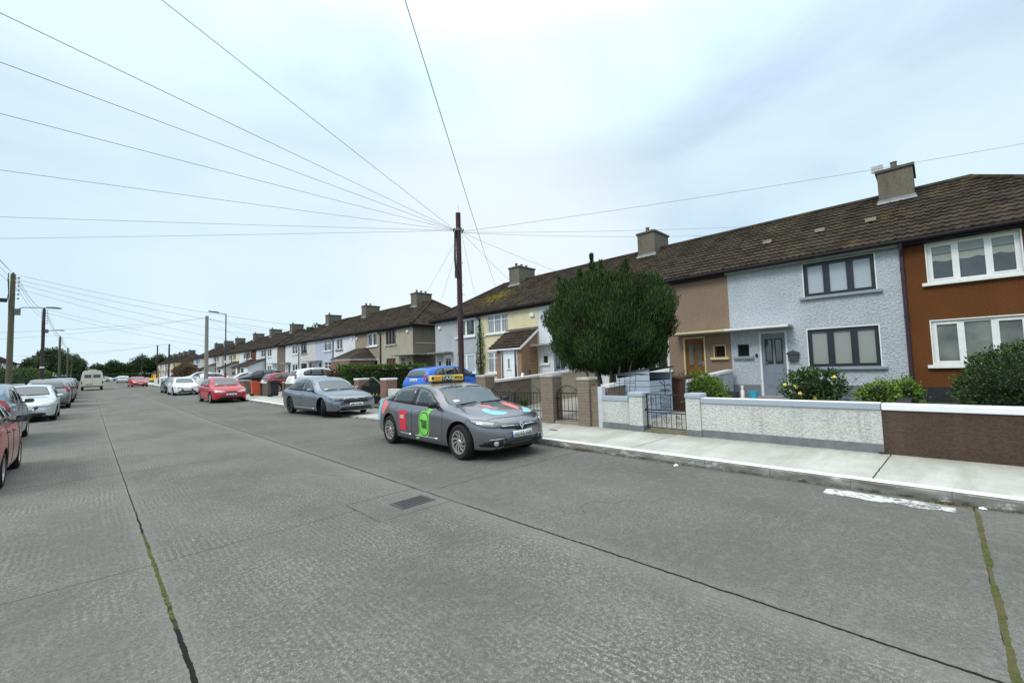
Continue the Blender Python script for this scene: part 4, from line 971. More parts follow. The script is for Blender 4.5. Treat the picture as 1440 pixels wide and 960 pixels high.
# ---- wheelie bins
def wheelie(label, loc, col, rot=0.0, name='wheelie_bin', group=None, lidc=None):
    t = thing(name, label, 'bin', loc, rot, group); mb = MB()
    a, b = .20, .26; vs = []
    for z, s in ((.06, .82), (.95, 1.0)):
        for (x, y) in ((-a, -b), (a, -b), (a, b), (-a, b)): vs.append((x*s, y*s+(0 if z > .5 else -.02), z))
    mb.add(vs, [(0,3,2,1),(4,5,6,7),(0,1,5,4),(1,2,6,5),(2,3,7,6),(3,0,4,7)]); mb.box((-a-.02, -b-.02, .90), (a+.02, b+.02, .96), .008); mb.build('bin_body', col, t)
    mb = MB(); mb.prism([(-b-.04, .96), (b+.03, .96), (b+.03, 1.04), (0, 1.075), (-b-.04, 1.0)], 'x', -a-.03, a+.03); mb.tube([(-a, b+.06, 1.0), (a, b+.06, 1.0)], .018, 6); mb.build('lid', lidc or col, t)
    for s in (-1, 1): mb = MB(); mb.lathe([(0, -.025), (.09, -.025), (.10, 0), (.09, .025), (0, .025)], 'x', 14, (s*(a+.01), b-.05, .10)); mb.build('wheel', IRON, t, smooth=True)
    return t
BINBR = M_plain('bin_brown', (.10, .045, .028, 1), .5); BINGN = M_plain('bin_green', (.02, .085, .035, 1), .5); BINRD = M_plain('bin_orange_red', (.58, .075, .035, 1), .45, var=.06); BINGY = M_plain('bin_taupe', (.13, .115, .085, 1), .6); BINK = M_plain('bin_black', (.02, .02, .022, 1), .5)
wheelie('brown wheelie bin standing between the boarded shed and the light green shrub', (11.75, 5.15, .22), BINBR, 1.5)
wheelie('dark green wheelie bin beside the brick porch of the cream yellow house', (13.2, 16.1, .35), BINGN, .3)
wheelie('orange red wheelie bin on the pavement against the low wall', (8.50, 34.75, gz(35)+.05), BINRD, 1.5, lidc=BINRD)
wheelie('taupe wheelie bin left of the orange red one', (8.45, 37.3, gz(37)+.06), BINGY, 1.5)
wheelie('dark green wheelie bin right of the orange red one, by the low wall', (8.62, 30.9, gz(31)+.12), BINK, 1.6)
wheelie('cream wheelie bin on the pavement behind the red hatchback', (8.4, 46.5, gz(46)+.12), M_plain('bin_cream', (.62, .60, .50, 1), .5), 1.4)
# ---- bits on the grey house's path
o = thing('bucket', 'turquoise plastic bucket on the path by the grey front door', 'bucket', (14.6, 4.13, .46))
mb = MB(); mb.lathe([(0, 0), (.10, 0), (.135, .22), (.145, .22), (.145, .235), (.125, .235), (.09, .02), (0, .02)], 'z', 18); mb.build('tub', M_plain('turquoise', (.03, .42, .58, 1), .4, var=.04), o, smooth=True)
mb = MB(); mb.tube([(0, .14*math.cos(i*math.pi/10), .22-.06*math.sin(i*math.pi/10)) for i in range(11)], .004, 5); mb.build('handle', LEAD, o)
o = thing('spray_bottle', 'white bottle standing by the turquoise bucket', 'bottle', (14.6, 4.44, .46)); mb = MB(); mb.lathe([(0, 0), (.055, 0), (.058, .24), (.03, .30), (.025, .34), (0, .34)], 'z', 14); mb.build('flask', WHITE, o, smooth=True)
mb = MB(); mb.lathe([(0, .34), (.045, .34), (.045, .42), (0, .42)], 'z', 12); mb.build('cap', WHITE, o, smooth=True)
o = thing('storage_crate', 'dark grey crate next to the white bottle', 'crate', (14.6, 4.75, .46)); mb = MB(); mb.box((-.14, -.17, 0), (.14, .17, .20), .02); mb.build('crate_body', M_plain('crate_grey', (.04, .04, .045, 1), .6), o)
mb = MB(); mb.box((-.15, -.18, .20), (.15, .18, .225), .006); mb.build('rim', M_plain('crate_grey', (.04,)*3+(1,)), o)
o = thing('gas_barrel', 'blue plastic barrel against the brick porch', 'barrel', (13.35, 13.6, .36)); mb = MB(); mb.lathe([(0, 0), (.15, 0), (.17, .08), (.16, .2), (.17, .32), (.14, .40), (0, .40)], 'z', 16); mb.build('barrel_body', M_plain('barrel_blue', (.02, .09, .33, 1), .4), o, smooth=True)
mb = MB(); mb.lathe([(0, .40), (.03, .40), (.03, .58), (0, .58)], 'z', 10); mb.build('pump', IRON, o)
o = thing('leaning_plank', 'white plank leaning against the brown post beside the brick porch', 'plank', (13.3, 13.15, .38), 0.1); mb = MB(); mb.prism([(-.02, 0), (.06, 0), (.55, 1.0), (.47, 1.02)], 'y', -.05, .05); mb.build('board', WHITE, o)
o = thing('post', 'dark brown wooden post beside the white leaning plank', 'post', (14.35, 13.35, .40)); mb = MB(); mb.box((-.06, -.06, 0), (.06, .06, 1.1)); mb.build('shaft', M_plain('post_brown', (.09, .05, .035, 1), .8), o); mb = MB(); mb.box((-.07, -.07, 1.1), (.07, .07, 1.13)); mb.build('cap', M_plain('post_brown', (.09,)*3+(1,)), o)
# ---- the boundary of the far end of the first row and the second row
bwall('boundary_wall', 'white roughcast wall to the right of the red brick gate pier', 13.3, 16.3, .86, WPEBW, None)
for lab, a, b in (('red brick gate pier with a white cap, right of the dark green gate', 16.4, 16.9), ('red brick gate pier with a white cap, left of the dark green gate', 18.95, 19.45)):
    pier(lab, a, b, 1.22, BRICK_R, WHITE, .08, bev=.02, x1=9.35)
def green_gate():
    GRN = M_plain('gate_green_black', (.012, .022, .016, 1), .5); y0, y1 = 16.93, 18.93; t = thing('iron_gate', 'dark green double gate with a pointed top between the red brick piers', 'gate', (9.0, (y0+y1)/2, .14)); L = (y1-y0)/2
    def top(y): return .85+.42*(1-abs(y)/L)**.8
    mb = MB(); mb.tube([(0, -L, top(-L)), (0, -L/2, top(-L/2)), (0, 0, top(0)), (0, L/2, top(L/2)), (0, L, top(L))], .03, 6)
    for z in (.06, .45): mb.box((-.015, -L, z-.015), (.015, L, z+.015))
    mb.build('frame', M_plain('gate_rail_grey', (.10, .10, .08, 1), .6), t)
    mb = MB(); n = 22
    for i in range(n+1): y_ = -L+2*L*i/n; mb.tube([(0, y_, .03), (0, y_, top(y_))], .011, 5)
    mb.box((.01, -L, .10), (.018, L, .86)); mb.build('bars', GRN, t)
    mb = MB()
    for i in range(6): y_ = -L*.8+L*1.6*i/5; mb.lathe([(0, -.05), (.03, -.03), (.035, 0), (.03, .05), (0, .09)], 'z', 8, (-.03, y_, .48))
    mb.build('finials', M_plain('gate_gilt', (.35, .28, .12, 1), .5), t)
green_gate()
WCON = M_render('boundary_old_concrete', (0.135, 0.115, 0.085, 1), 30, .5, .5)
bwall('boundary_wall', 'low red brown wall below the red leaved shrub', 19.5, 23.9, .88, BRICK_R, CONC, .06)
gw = 'low garden walls along the second and third rows'
for lab, a, b, h, m_, c_ in (('brown panelled garden wall with a white coping behind the silver blue saloon', 24.2, 29.4, .95, WCON, WHITE), ('weathered brown garden wall with a white coping near the orange red bin', 33.2, 36.2, .88, WCON, WHITE),
    ('weathered garden wall just left of the taupe bin', 38.2, 47.0, .98, WCON, CONC), ('long grey garden wall between the red hatchback and the timber pole', 47.3, 54.0, .95, WCON, CONC),
    ('white garden wall in front of the third row', 55.5, 63, .85, WPEBW, WHITE), ('cream garden wall in front of the third row', 64.5, 72, .85, WPEBW, CONC), ('dark red garden wall with white piers in front of the fourth row', 84, 93, .9, BRICK_R, WHITE),
    ('white garden wall further down in front of the fourth row', 95, 106, .9, WPEBW, WHITE), ('pale garden wall in front of the mustard yellow end house', 118, 140, .9, WPEBW, CONC)):
    bwall('boundary_wall', lab, a, b, h, m_, c_, .07, group=gw)
bwall('boundary_wall', 'low white garden wall on the left side beside the tall dark pole', 56, 70, 1.0, WPEBW, WHITE, x0=-5.1, x1=-4.9)
bwall('boundary_wall', 'low grey garden wall on the left side', 30, 55.5, .9, WCON, CONC, x0=-5.1, x1=-4.9)
for lab, a in (('concrete gate post on the brown panelled wall', 29.6), ('concrete gate post nearest the orange red bin', 33.0)): pier(lab, a, a+.3, .98, WCON, CONC, .06)

# ---------------------------------------------------------------- plants
def rnd_unit():
    while True:
        v = Vector((random.uniform(-1, 1), random.uniform(-1, 1), random.uniform(-1, 1)))
        if 0.05 < v.length < 1: return v.normalized()
def leaf_quads(vs, fs, c, d, up, L, Wd, tri=False):
    s = d.cross(up)
    if s.length < 1e-4: s = Vector((1, 0, 0))
    s.normalize(); o = len(vs)
    if tri: vs += [c - s*Wd*.5, c + s*Wd*.5, c + d*L]; fs.append((o, o+1, o+2))
    else: vs += [c, c + d*L*.5 + s*Wd*.5, c + d*L, c + d*L*.5 - s*Wd*.5]; fs.append((o, o+1, o+2, o+3))
def blob_core(mb, c, r, seed, n=3, amp=.18, freq=1.7):
    from mathutils import noise as N
    bm = bmesh.new(); bmesh.ops.create_icosphere(bm, subdivisions=n, radius=1)
    for v in bm.verts:
        d = v.co.normalized(); k = 1 + amp*N.noise(d*freq+Vector((seed, seed*.7, 3))) + amp*.5*N.noise(d*freq*3+Vector((seed, 0, 1)))
        v.co = Vector((c[0]+d.x*r[0]*k, c[1]+d.y*r[1]*k, c[2]+d.z*r[2]*k))
    bm.verts.index_update(); mb.add([v.co for v in bm.verts], [[v.index for v in f.verts] for f in bm.faces]); bm.free()
def leafy(name, c, r, n, L, Wd, mats, parent=None, seed=1, up=.3, shell=.75, core=.82, amp=.2, lobes=None, box=False, jag=.12):
    """a leafy mass: leaf-sized faces through the outer volume over a near-black core that stands in for the shade inside"""
    from mathutils import noise as N
    random.seed(seed); vs = []; fs = []
    for i in range(n):
        if box:
            p = Vector((random.uniform(-1, 1), random.uniform(-1, 1), random.uniform(-1, 1))); k = random.choice((0, 1, 2)) if random.random() < .8 else 2
            p[k] = math.copysign(random.uniform(.86, 1.03), p[k]); 
            if p.z < -1: p.z = -1
            lump = 1+amp*.5*N.noise(Vector((p.x*r[0], p.y*r[1], p.z*r[2]))*1.6); nn = Vector((p.x*r[0]*lump, p.y*r[1]*lump, p.z*r[2]*lump)); d0 = Vector((0, 0, 0)); d0[k] = math.copysign(1, p[k])
        else:
            d0 = rnd_unit(); k = 1+amp*N.noise(d0*1.7+Vector((seed, seed*.7, 3)))+amp*.6*N.noise(d0*5+Vector((seed, 0, 1)))
            q = shell+(1.02+jag*(random.random()**3)-shell)*random.random()**.5; nn = Vector((d0.x*r[0]*k*q, d0.y*r[1]*k*q, d0.z*r[2]*k*q))
        d = (d0*.8+rnd_unit()*.8+Vector((0, 0, up))).normalized(); s = random.uniform(.6, 1.3)
        leaf_quads(vs, fs, Vector(c)+nn, d, rnd_unit(), L*s, Wd*s)
    mb = MB(); mb.add(vs, fs)
    if box: q = [v_-min(.16, .28*v_) for v_ in r]; mb.cur = 1; mb.box((c[0]-q[0], c[1]-q[1], c[2]-r[2]), (c[0]+q[0], c[1]+q[1], c[2]+q[2]))
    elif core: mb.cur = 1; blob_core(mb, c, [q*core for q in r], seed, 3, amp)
    o = mb.build(name, mats, parent, fixn=False); return o
DARK_CORE = M_plain('shade_core', (0.008, 0.012, 0.006, 1), 0.95, var=.3)  # near-black solid core: shade inside the foliage put into the colour
F_CYP = foliage_material('conifer_foliage', (0.008, 0.024, 0.007, 1), (0.022, 0.060, 0.012, 1), (0.075, 0.135, 0.022, 1))
F_CYPB = foliage_material('conifer_brown_sprays', (0.030, 0.018, 0.010, 1), (0.045, 0.030, 0.012, 1), (0.05, 0.055, 0.015, 1))
F_HEDGE = foliage_material('hedge_leaves', (0.030, 0.062, 0.014, 1), (0.060, 0.115, 0.022, 1), (0.11, 0.18, 0.036, 1))
F_PRIV = foliage_material('privet_leaves', (0.020, 0.042, 0.012, 1), (0.038, 0.075, 0.018, 1), (0.07, 0.12, 0.03, 1))
F_LIGHT = foliage_material('light_leaves', (0.055, 0.11, 0.015, 1), (0.11, 0.20, 0.025, 1), (0.20, 0.30, 0.04, 1))
F_ROSE = foliage_material('rose_leaves', (0.020, 0.050, 0.014, 1), (0.038, 0.085, 0.02, 1), (0.07, 0.13, 0.03, 1))
F_RED = foliage_material('red_leaves', (0.07, 0.015, 0.010, 1), (0.15, 0.035, 0.018, 1), (0.11, 0.085, 0.025, 1))
F_BRN = foliage_material('copper_leaves', (0.06, 0.03, 0.012, 1), (0.12, 0.055, 0.022, 1), (0.14, 0.085, 0.03, 1))
F_TREE = foliage_material('tree_leaves', (0.022, 0.045, 0.016, 1), (0.040, 0.080, 0.024, 1), (0.075, 0.125, 0.038, 1))
F_TREE2 = foliage_material('tree_leaves_pale', (0.04, 0.06, 0.03, 1), (0.07, 0.10, 0.045, 1), (0.12, 0.15, 0.07, 1))
def conifer():
    from mathutils import noise as N
    cx, cy = 11.05, 6.86; zb = .30
    t = thing('conifer_tree', 'big round dark green conifer with several bare stems behind the brown block pier', 'tree', (cx, cy, zb))
    rx, ry = 2.0, 2.02; zc, rz = 2.50, 2.06
    random.seed(11)
    lobes = []
    for i in range(26):
        a = i*2.399; h = -.75+1.62*((i+.5)/26); rr = math.sqrt(max(0.02, 1-abs(h)**2.6))
        lobes.append((Vector((math.cos(a)*rr, math.sin(a)*rr, h)), random.uniform(.30, .42), random.uniform(.94, 1.06)))
    def radius(d):
        """distance factor of the lumpy outline in the direction d"""
        k = .80
        for (l, s, g_) in lobes:
            c = d.dot(l.normalized()); k = max(k, (.77+.23*math.exp(-((1-c)/(.05*s*2.2))))*g_)
        return k+.05*N.noise(d*4+Vector((3, 1, 2)))
    def P(d, q=1.0):
        k = radius(d)*q; z = d.z
        w = 1.0 if z > 0 else (1-.20*abs(z)**2.2)           # narrower towards the stems
        sq = (1-abs(z)**4*.12)
        return Vector((d.x*rx*k*w*1.0, d.y*ry*k*w, zc+z*rz*k*sq))
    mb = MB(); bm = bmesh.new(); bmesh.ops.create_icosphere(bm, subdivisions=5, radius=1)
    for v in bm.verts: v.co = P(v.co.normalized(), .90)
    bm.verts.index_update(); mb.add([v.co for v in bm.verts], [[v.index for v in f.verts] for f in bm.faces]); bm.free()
    mb.build('crown_shade_core', DARK_CORE, t, fixn=False)  # added dark core, blocks light between the sprays
    vs = []; fs = []; vb = []; fb = []
    for i in range(85000):
        d = rnd_unit(); q = random.uniform(.86, .99)+(.035*random.random()**4); p = P(d, q)
        up = Vector((d.x*.35+random.uniform(-.35, .35), d.y*.35+random.uniform(-.35, .35), 1.0)).normalized()
        L = random.uniform(.06, .16); W_ = random.uniform(.012, .028)
        brown = N.noise(p*.9+Vector((5, 2, 9))) > .36 and random.random() < .5
        leaf_quads(vb if brown else vs, fb if brown else fs, p, up, rnd_unit(), L, W_, False)
    # spires that stick out of the top
    for (dx, dy, z0, z1, r0) in ((-.15, .5, 4.15, 4.98, .16), (-.2, .15, 4.3, 4.66, .08), (-.6, 1.45, 3.85, 4.35, .09), (.2, .95, 4.1, 4.52, .08), (.5, -.2, 4.2, 4.55, .16), (-.3, -.75, 4.1, 4.5, .09), (.1, 1.9, 3.3, 4.0, .10), (-.3, .85, 4.1, 4.5, .16)):
        for i in range(int(650*r0/.15)):
            k = random.random()**1.3; rr = r0*(1.1-k*.95)*(.75+.35*math.sin(k*17+dx*9))*random.uniform(.2, 1); a = random.uniform(0, 6.28)
            p = Vector((dx+math.cos(a)*rr, dy+math.sin(a)*rr, z0-.18+(z1-z0)*k*.92)); up = Vector((math.cos(a)*.5, math.sin(a)*.5, 1)).normalized()
            leaf_quads(vs, fs, p, up, rnd_unit(), random.uniform(.06, .14), random.uniform(.016, .035))
    mb = MB(); mb.add(vs, fs); mb.cur = 1; mb.add(vb, fb); mb.build('crown', [F_CYP, F_CYPB], t, fixn=False)
    mb = MB()
    for (a, b, r_) in (((-.55, .05), (-.75, .35), .055), ((-.45, -.15), (-.5, -.3), .045), ((-.3, .15), (-.2, .6), .06), ((0, 0), (.1, .1), .10), ((-.5, -.35), (-.75, -.85), .035), ((-.6, .2), (-1.0, .7), .04), ((-.35, -.5), (-.5, -1.15), .028)):
        mb.tube([(a[0], a[1], -.15), (a[0]*.9+b[0]*.1, a[1]*.9+b[1]*.1, .5), ((a[0]+b[0])/2, (a[1]+b[1])/2, 1.3), (b[0], b[1], 2.3)], [r_*1.15, r_, r_*.85, r_*.4], 8)
    mb.build('stems', M_plain('bark_pale', (0.16, 0.125, 0.095, 1), .9, var=.35, sc=9, bump=.8), t, smooth=True)
conifer()
def shrub(name, label, loc, r, n, L, Wd, mat, seed, h0=.0, cat='shrub', group=None, **kw):
    t = thing(name, label, cat, loc, 0, group)
    leafy('foliage', (0, 0, r[2]*.95+h0), r, n, L, Wd, [mat, DARK_CORE], t, seed, **kw)
    mb = MB(); random.seed(seed)
    for i in range(5): a = i*1.26; mb.tube([(math.cos(a)*.04, math.sin(a)*.04, -.1), (math.cos(a)*r[0]*.4, math.sin(a)*r[1]*.4, r[2]*.9+h0)], [.02, .008], 5)
    mb.build('stem', BARK, t); return t
shrub('privet_bush', 'large dark green privet bush in front of the chestnut brown house', (12.0, -.98, .3), (.75, .74, .76), 12000, .05, .028, F_PRIV, 21, up=.4, amp=.25, jag=.16)
r_ = shrub('rose_bush', 'rose bush with yellow blooms beside the grey front door', (13.8, 2.45, .42), (.5, .66, .47), 2600, .085, .05, F_ROSE, 22, up=.25, amp=.4, core=.62, jag=.3)
random.seed(4)
YEL = M_plain('rose_yellow', (.80, .62, .18, 1), .6)
for (dx, dy, dz) in ((-.42, .55, .55), (-.50, .2, .32), (-.44, -.1, .22), (-.38, -.52, .74), (-.5, .02, .06), (-.46, .30, .50)):
    mb = MB(); blob_core(mb, (dx, dy, dz), (.05, .05, .045), dz*9, 2, .4, 3); 
    for k in range(10): v = rnd_unit(); leaf = []; lf = []; leaf_quads(leaf, lf, Vector((dx, dy, dz))+v*.03, v, rnd_unit(), .04, .04); mb.add(leaf, lf)
    mb.build('rose_bloom', YEL, r_, smooth=True)
shrub('garden_shrub', 'light green feathery shrub between the shed and the turquoise bucket', (12.1, 4.75, .25), (.55, .62, .52), 5200, .075, .03, F_LIGHT, 23, up=.5, amp=.3, jag=.25)
shrub('garden_shrub', 'low light green shrub by the downpipe of the pale grey house', (13.4, 1.08, .38), (.42, .34, .32), 2400, .07, .032, F_LIGHT, 24, up=.3, amp=.4, jag=.3)
shrub('garden_shrub', 'small light green bush with brown stems at the foot of the downpipe', (13.9, .66, .42), (.3, .3, .34), 1100, .07, .035, F_LIGHT, 27, up=.5, amp=.4, jag=.4)
def spiky(label, loc, s, seed, n=70):
    t = thing('spiky_plant', label, 'plant', loc); random.seed(seed); mb = MB(); vs = []; fs = []
    for i in range(n):
        a = random.uniform(0, 6.28); l = s*random.uniform(.6, 1.05); tl = random.uniform(.1, .75); d = Vector((math.cos(a)*tl, math.sin(a)*tl, 1)).normalized(); sd_ = d.cross(Vector((0, 0, 1))).normalized()*.014*s*2; b = Vector((math.cos(a)*.02, math.sin(a)*.02, 0)); o = len(vs)
        m1 = b+d*l*.55; tip = b+d*l+Vector((math.cos(a)*.12*s, math.sin(a)*.12*s, -.05*s)); vs += [b-sd_, b+sd_, m1+sd_, m1-sd_, tip]; fs += [(o, o+1, o+2, o+3), (o+3, o+2, o+4)]
    mb.add(vs, fs); mb.build('blades', F_HEDGE, t, fixn=False)
    mb = MB(); mb.tube([(0, 0, -.05), (0, 0, .12)], [.06, .04], 8); mb.build('stem', BARK, t)
spiky('dark green spiky plant seen through the small arched gate', (11.3, 9.75, .28), .55, 31); spiky('dark green spiky plant seen through the right leaf of the double gate', (10.4, 9.95, .24), .5, 32)
def hedge(label, loc, r, n, mat, seed, L=.07, Wd=.04, group=None):
    t = thing('hedge', label, 'hedge', loc, 0, group); leafy('leaves', (0, 0, r[2]), r, n, L, Wd, [mat, DARK_CORE], t, seed, box=True, core=.90, amp=.25); 
    mb = MB()
    for i in range(5): q = -.8+.4*i; mb.tube([(r[0]*q, r[1]*q, -.1), (r[0]*q, r[1]*q, r[2])], .03, 5)
    mb.build('stem', BARK, t); return t
hedge('tall clipped green hedge between the dark green gate and the weathered grey end house', (12.4, 22.9, .35), (2.6, .5, .80), 20000, F_HEDGE, 41, .11, .065)
hedge('low dark hedge under the window of the light grey end house', (13.6, 17.95, .36), (1.0, .30, .56), 3500, F_HEDGE, 42)
shrub('garden_shrub', 'red and brown leaved shrub behind the silver blue saloon', (10.9, 25.0, .35), (1.2, 1.15, .82), 5200, .10, .06, F_BRN, 43, up=.2, amp=.3, jag=.25)
shrub('garden_shrub', 'crimson leaved shrub beside the tall clipped hedge', (11.3, 23.85, .45), (.60, .55, .72), 2200, .09, .055, F_RED, 44, up=.2, amp=.3)
shrub('garden_shrub', 'dark upright shrub in front of the light grey end house', (13.7, 21.2, .4), (.4, .4, .75), 1600, .09, .04, F_HEDGE, 45, up=.6)
shrub('garden_shrub', 'broad copper brown shrub in front of the third row', (11.6, 90, gz(90)+.3), (1.6, 5.0, 1.6), 6000, .16, .10, F_BRN, 46, up=.2, amp=.3)
t = thing('climbing_plant', 'bare stemmed climber growing up the edge of the cream yellow house', 'climber', (15.36, 17.9, .45)); random.seed(6); mb = MB()
for i in range(5): yy = random.uniform(-.25, .15); mb.tube([(0, yy, 0), (-.02, yy+random.uniform(-.1, .1), 1.1), (0, yy*.6-.15*(i-2), 2.0+.4*random.random())], [.02, .015, .006], 5)
mb.build('stems', BARK, t); leafy('leaves', (-.02, .02, 1.9), (.12, .22, 1.35), 1300, .08, .05, [F_HEDGE, DARK_CORE], t, 47, core=0, amp=.5, jag=.8)
# weeds at the kerb and tufts at the wall foot
random.seed(14); mb = MB(); vs = []; fs = []
for (x, y_, sp_, n, s) in ((6.84, 5.05, .16, 140, .05), (6.80, .05, .20, 160, .035), (8.86, .72, .06, 60, .06), (6.84, .65, .12, 60, .03), (8.84, 4.4, .2, 80, .035), (6.85, 3.0, 1.2, 60, .02), (6.82, -.8, .6, 120, .03)):
    for i in range(n):
        p = Vector((x+random.uniform(-.5, .12)*min(sp_, .12), y_+random.gauss(0, sp_*.5), (.0 if x < 7 else .125)))
        leaf_quads(vs, fs, p, Vector((random.uniform(-.8, .8), random.uniform(-.8, .8), random.uniform(.2, .9))).normalized(), rnd_unit(), s*random.uniform(.5, 1.4), .008)
mb.add(vs, fs); o = mb.build('weeds', foliage_material('dry_weeds', (.07, .05, .02, 1), (.13, .09, .035, 1), (.08, .12, .03, 1)), fixn=False); o['kind'] = 'stuff'
# ---- far trees
def tree(label, loc, h, r, mat, seed, n=5000, trunk=.35, leaf=.5, group='trees far down the street', k=7):
    t = thing('broadleaf_tree', label, 'tree', loc, 0, group); random.seed(seed)
    mb = MB(); vs = []; fs = []; cl = []
    hb = h*.22
    for i in range(k):
        a = i*2.4; q = (i+.5)/k; rr = r*.62*math.sqrt(1-(2*q-1)**2*.8); c = Vector((math.cos(a)*rr, math.sin(a)*rr, hb+(h-hb)*(.22+.58*q))); s = r*random.uniform(.42, .62); cl.append((c, s))
    for (c, s) in cl:
        for i in range(n//k):
            d = rnd_unit(); p = c+d*s*random.uniform(.72, 1.12)*Vector((1, 1, .85)).length/1.65; leaf_quads(vs, fs, p, (d+rnd_unit()*.8).normalized(), rnd_unit(), leaf*random.uniform(.6, 1.4), leaf*.7)
    mb.add(vs, fs); mb.cur = 1
    for (c, s) in cl: blob_core(mb, c, (s*.78, s*.78, s*.7), seed+c.x, 2, .35)
    mb.build('crown', [mat, DARK_CORE], t, fixn=False)
    mb = MB(); mb.tube([(0, 0, -.3), (0.1, 0, h*.3), (0, .1, h*.6)], [trunk, trunk*.8, trunk*.3], 8)
    for (c, s) in cl[:5]: mb.tube([(0, 0, h*.28), c*.6+Vector((0, 0, h*.12)), c], [trunk*.5, trunk*.3, trunk*.1], 6)
    mb.build('trunk', BARK, t, smooth=True)
# ---------------------------------------------------------------- vehicles
def pchip(keys, t):
    if t <= keys[0][0]: return keys[0][1]
    if t >= keys[-1][0]: return keys[-1][1]
    n = len(keys)
    for i in range(n-1):
        if keys[i][0] <= t <= keys[i+1][0]: break
    def sl(k): return (keys[k+1][1]-keys[k][1])/max(1e-6, keys[k+1][0]-keys[k][0])
    def m(k):
        if k == 0: return sl(0)
        if k == n-1: return sl(n-2)
        a, b = sl(k-1), sl(k)
        return 0 if a*b <= 0 else 2*a*b/(a+b)
    h = keys[i+1][0]-keys[i][0]; s = (t-keys[i][0])/h
    return (2*s**3-3*s*s+1)*keys[i][1]+(s**3-2*s*s+s)*h*m(i)+(-2*s**3+3*s*s)*keys[i+1][1]+(s**3-s*s)*h*m(i+1)
def sstep(a, b, x):
    k = min(1, max(0, (x-a)/(b-a))); return k*k*(3-2*k)
def paint(name, c, metal=.35, rough=.32):
    if name in _mc: return _mc[name]
    t = NT(name); n = t.noise(2.5, 4); col = t.ramp(n, [(.3, scale_c(c, .93)), (.7, scale_c(c, 1.05))])
    z = t.sep()[2]; d = t.math('MULTIPLY', t.rng(z, .55, .22), t.rng(t.noise(7, 5, .7), .35, .7))
    col = t.mix(t.math('MULTIPLY', d, .22), col, (.10, .095, .08, 1))
    t.set(col, rough, metal, .4, .7); _mc[name] = t.m; return t.m
CWS = glass_material('windscreen_glass', (0.020, 0.042, 0.050, 1), .04); CWS.node_tree.nodes['Principled BSDF'].inputs['IOR'].default_value = 2.0
CGL = glass_material('car_glass', (0.020, 0.028, 0.028, 1), .03); CGL.node_tree.nodes['Principled BSDF'].inputs['IOR'].default_value = 1.8
RUB = M_plain('tyre_rubber', (0.010, 0.010, 0.010, 1), .9, var=.3, sc=20)
BLK = M_plain('black_plastic', (0.012, 0.012, 0.013, 1), .5)
GLB = M_plain('gloss_black', (0.006, 0.006, 0.007, 1), .15)
CHR = M_plain('bright_chrome', (0.62, 0.62, 0.63, 1), .18, metal=1.0, var=.03)
RIMS = M_plain('alloy_silver', (0.50, 0.49, 0.47, 1), .35, metal=.7, var=.05)
RIMD = M_plain('alloy_dark', (0.022, 0.022, 0.024, 1), .35, metal=.4)
LAMPW = M_plain('lamp_clear', (0.42, 0.44, 0.45, 1), .1, metal=.3, var=.12, sc=9)
LAMPD = M_plain('lamp_smoked', (0.09, 0.10, 0.11, 1), .08, metal=.5, var=.4, sc=14)
LAMPR = M_plain('lamp_red', (0.20, 0.006, 0.010, 1), .12)
PLW = M_plain('plate_white', (0.70, 0.71, 0.70, 1), .4, var=.03); PLB = M_plain('plate_blue', (0.01, 0.07, 0.32, 1), .4); INK = M_plain('ink_black', (0.01, 0.01, 0.012, 1), .5)
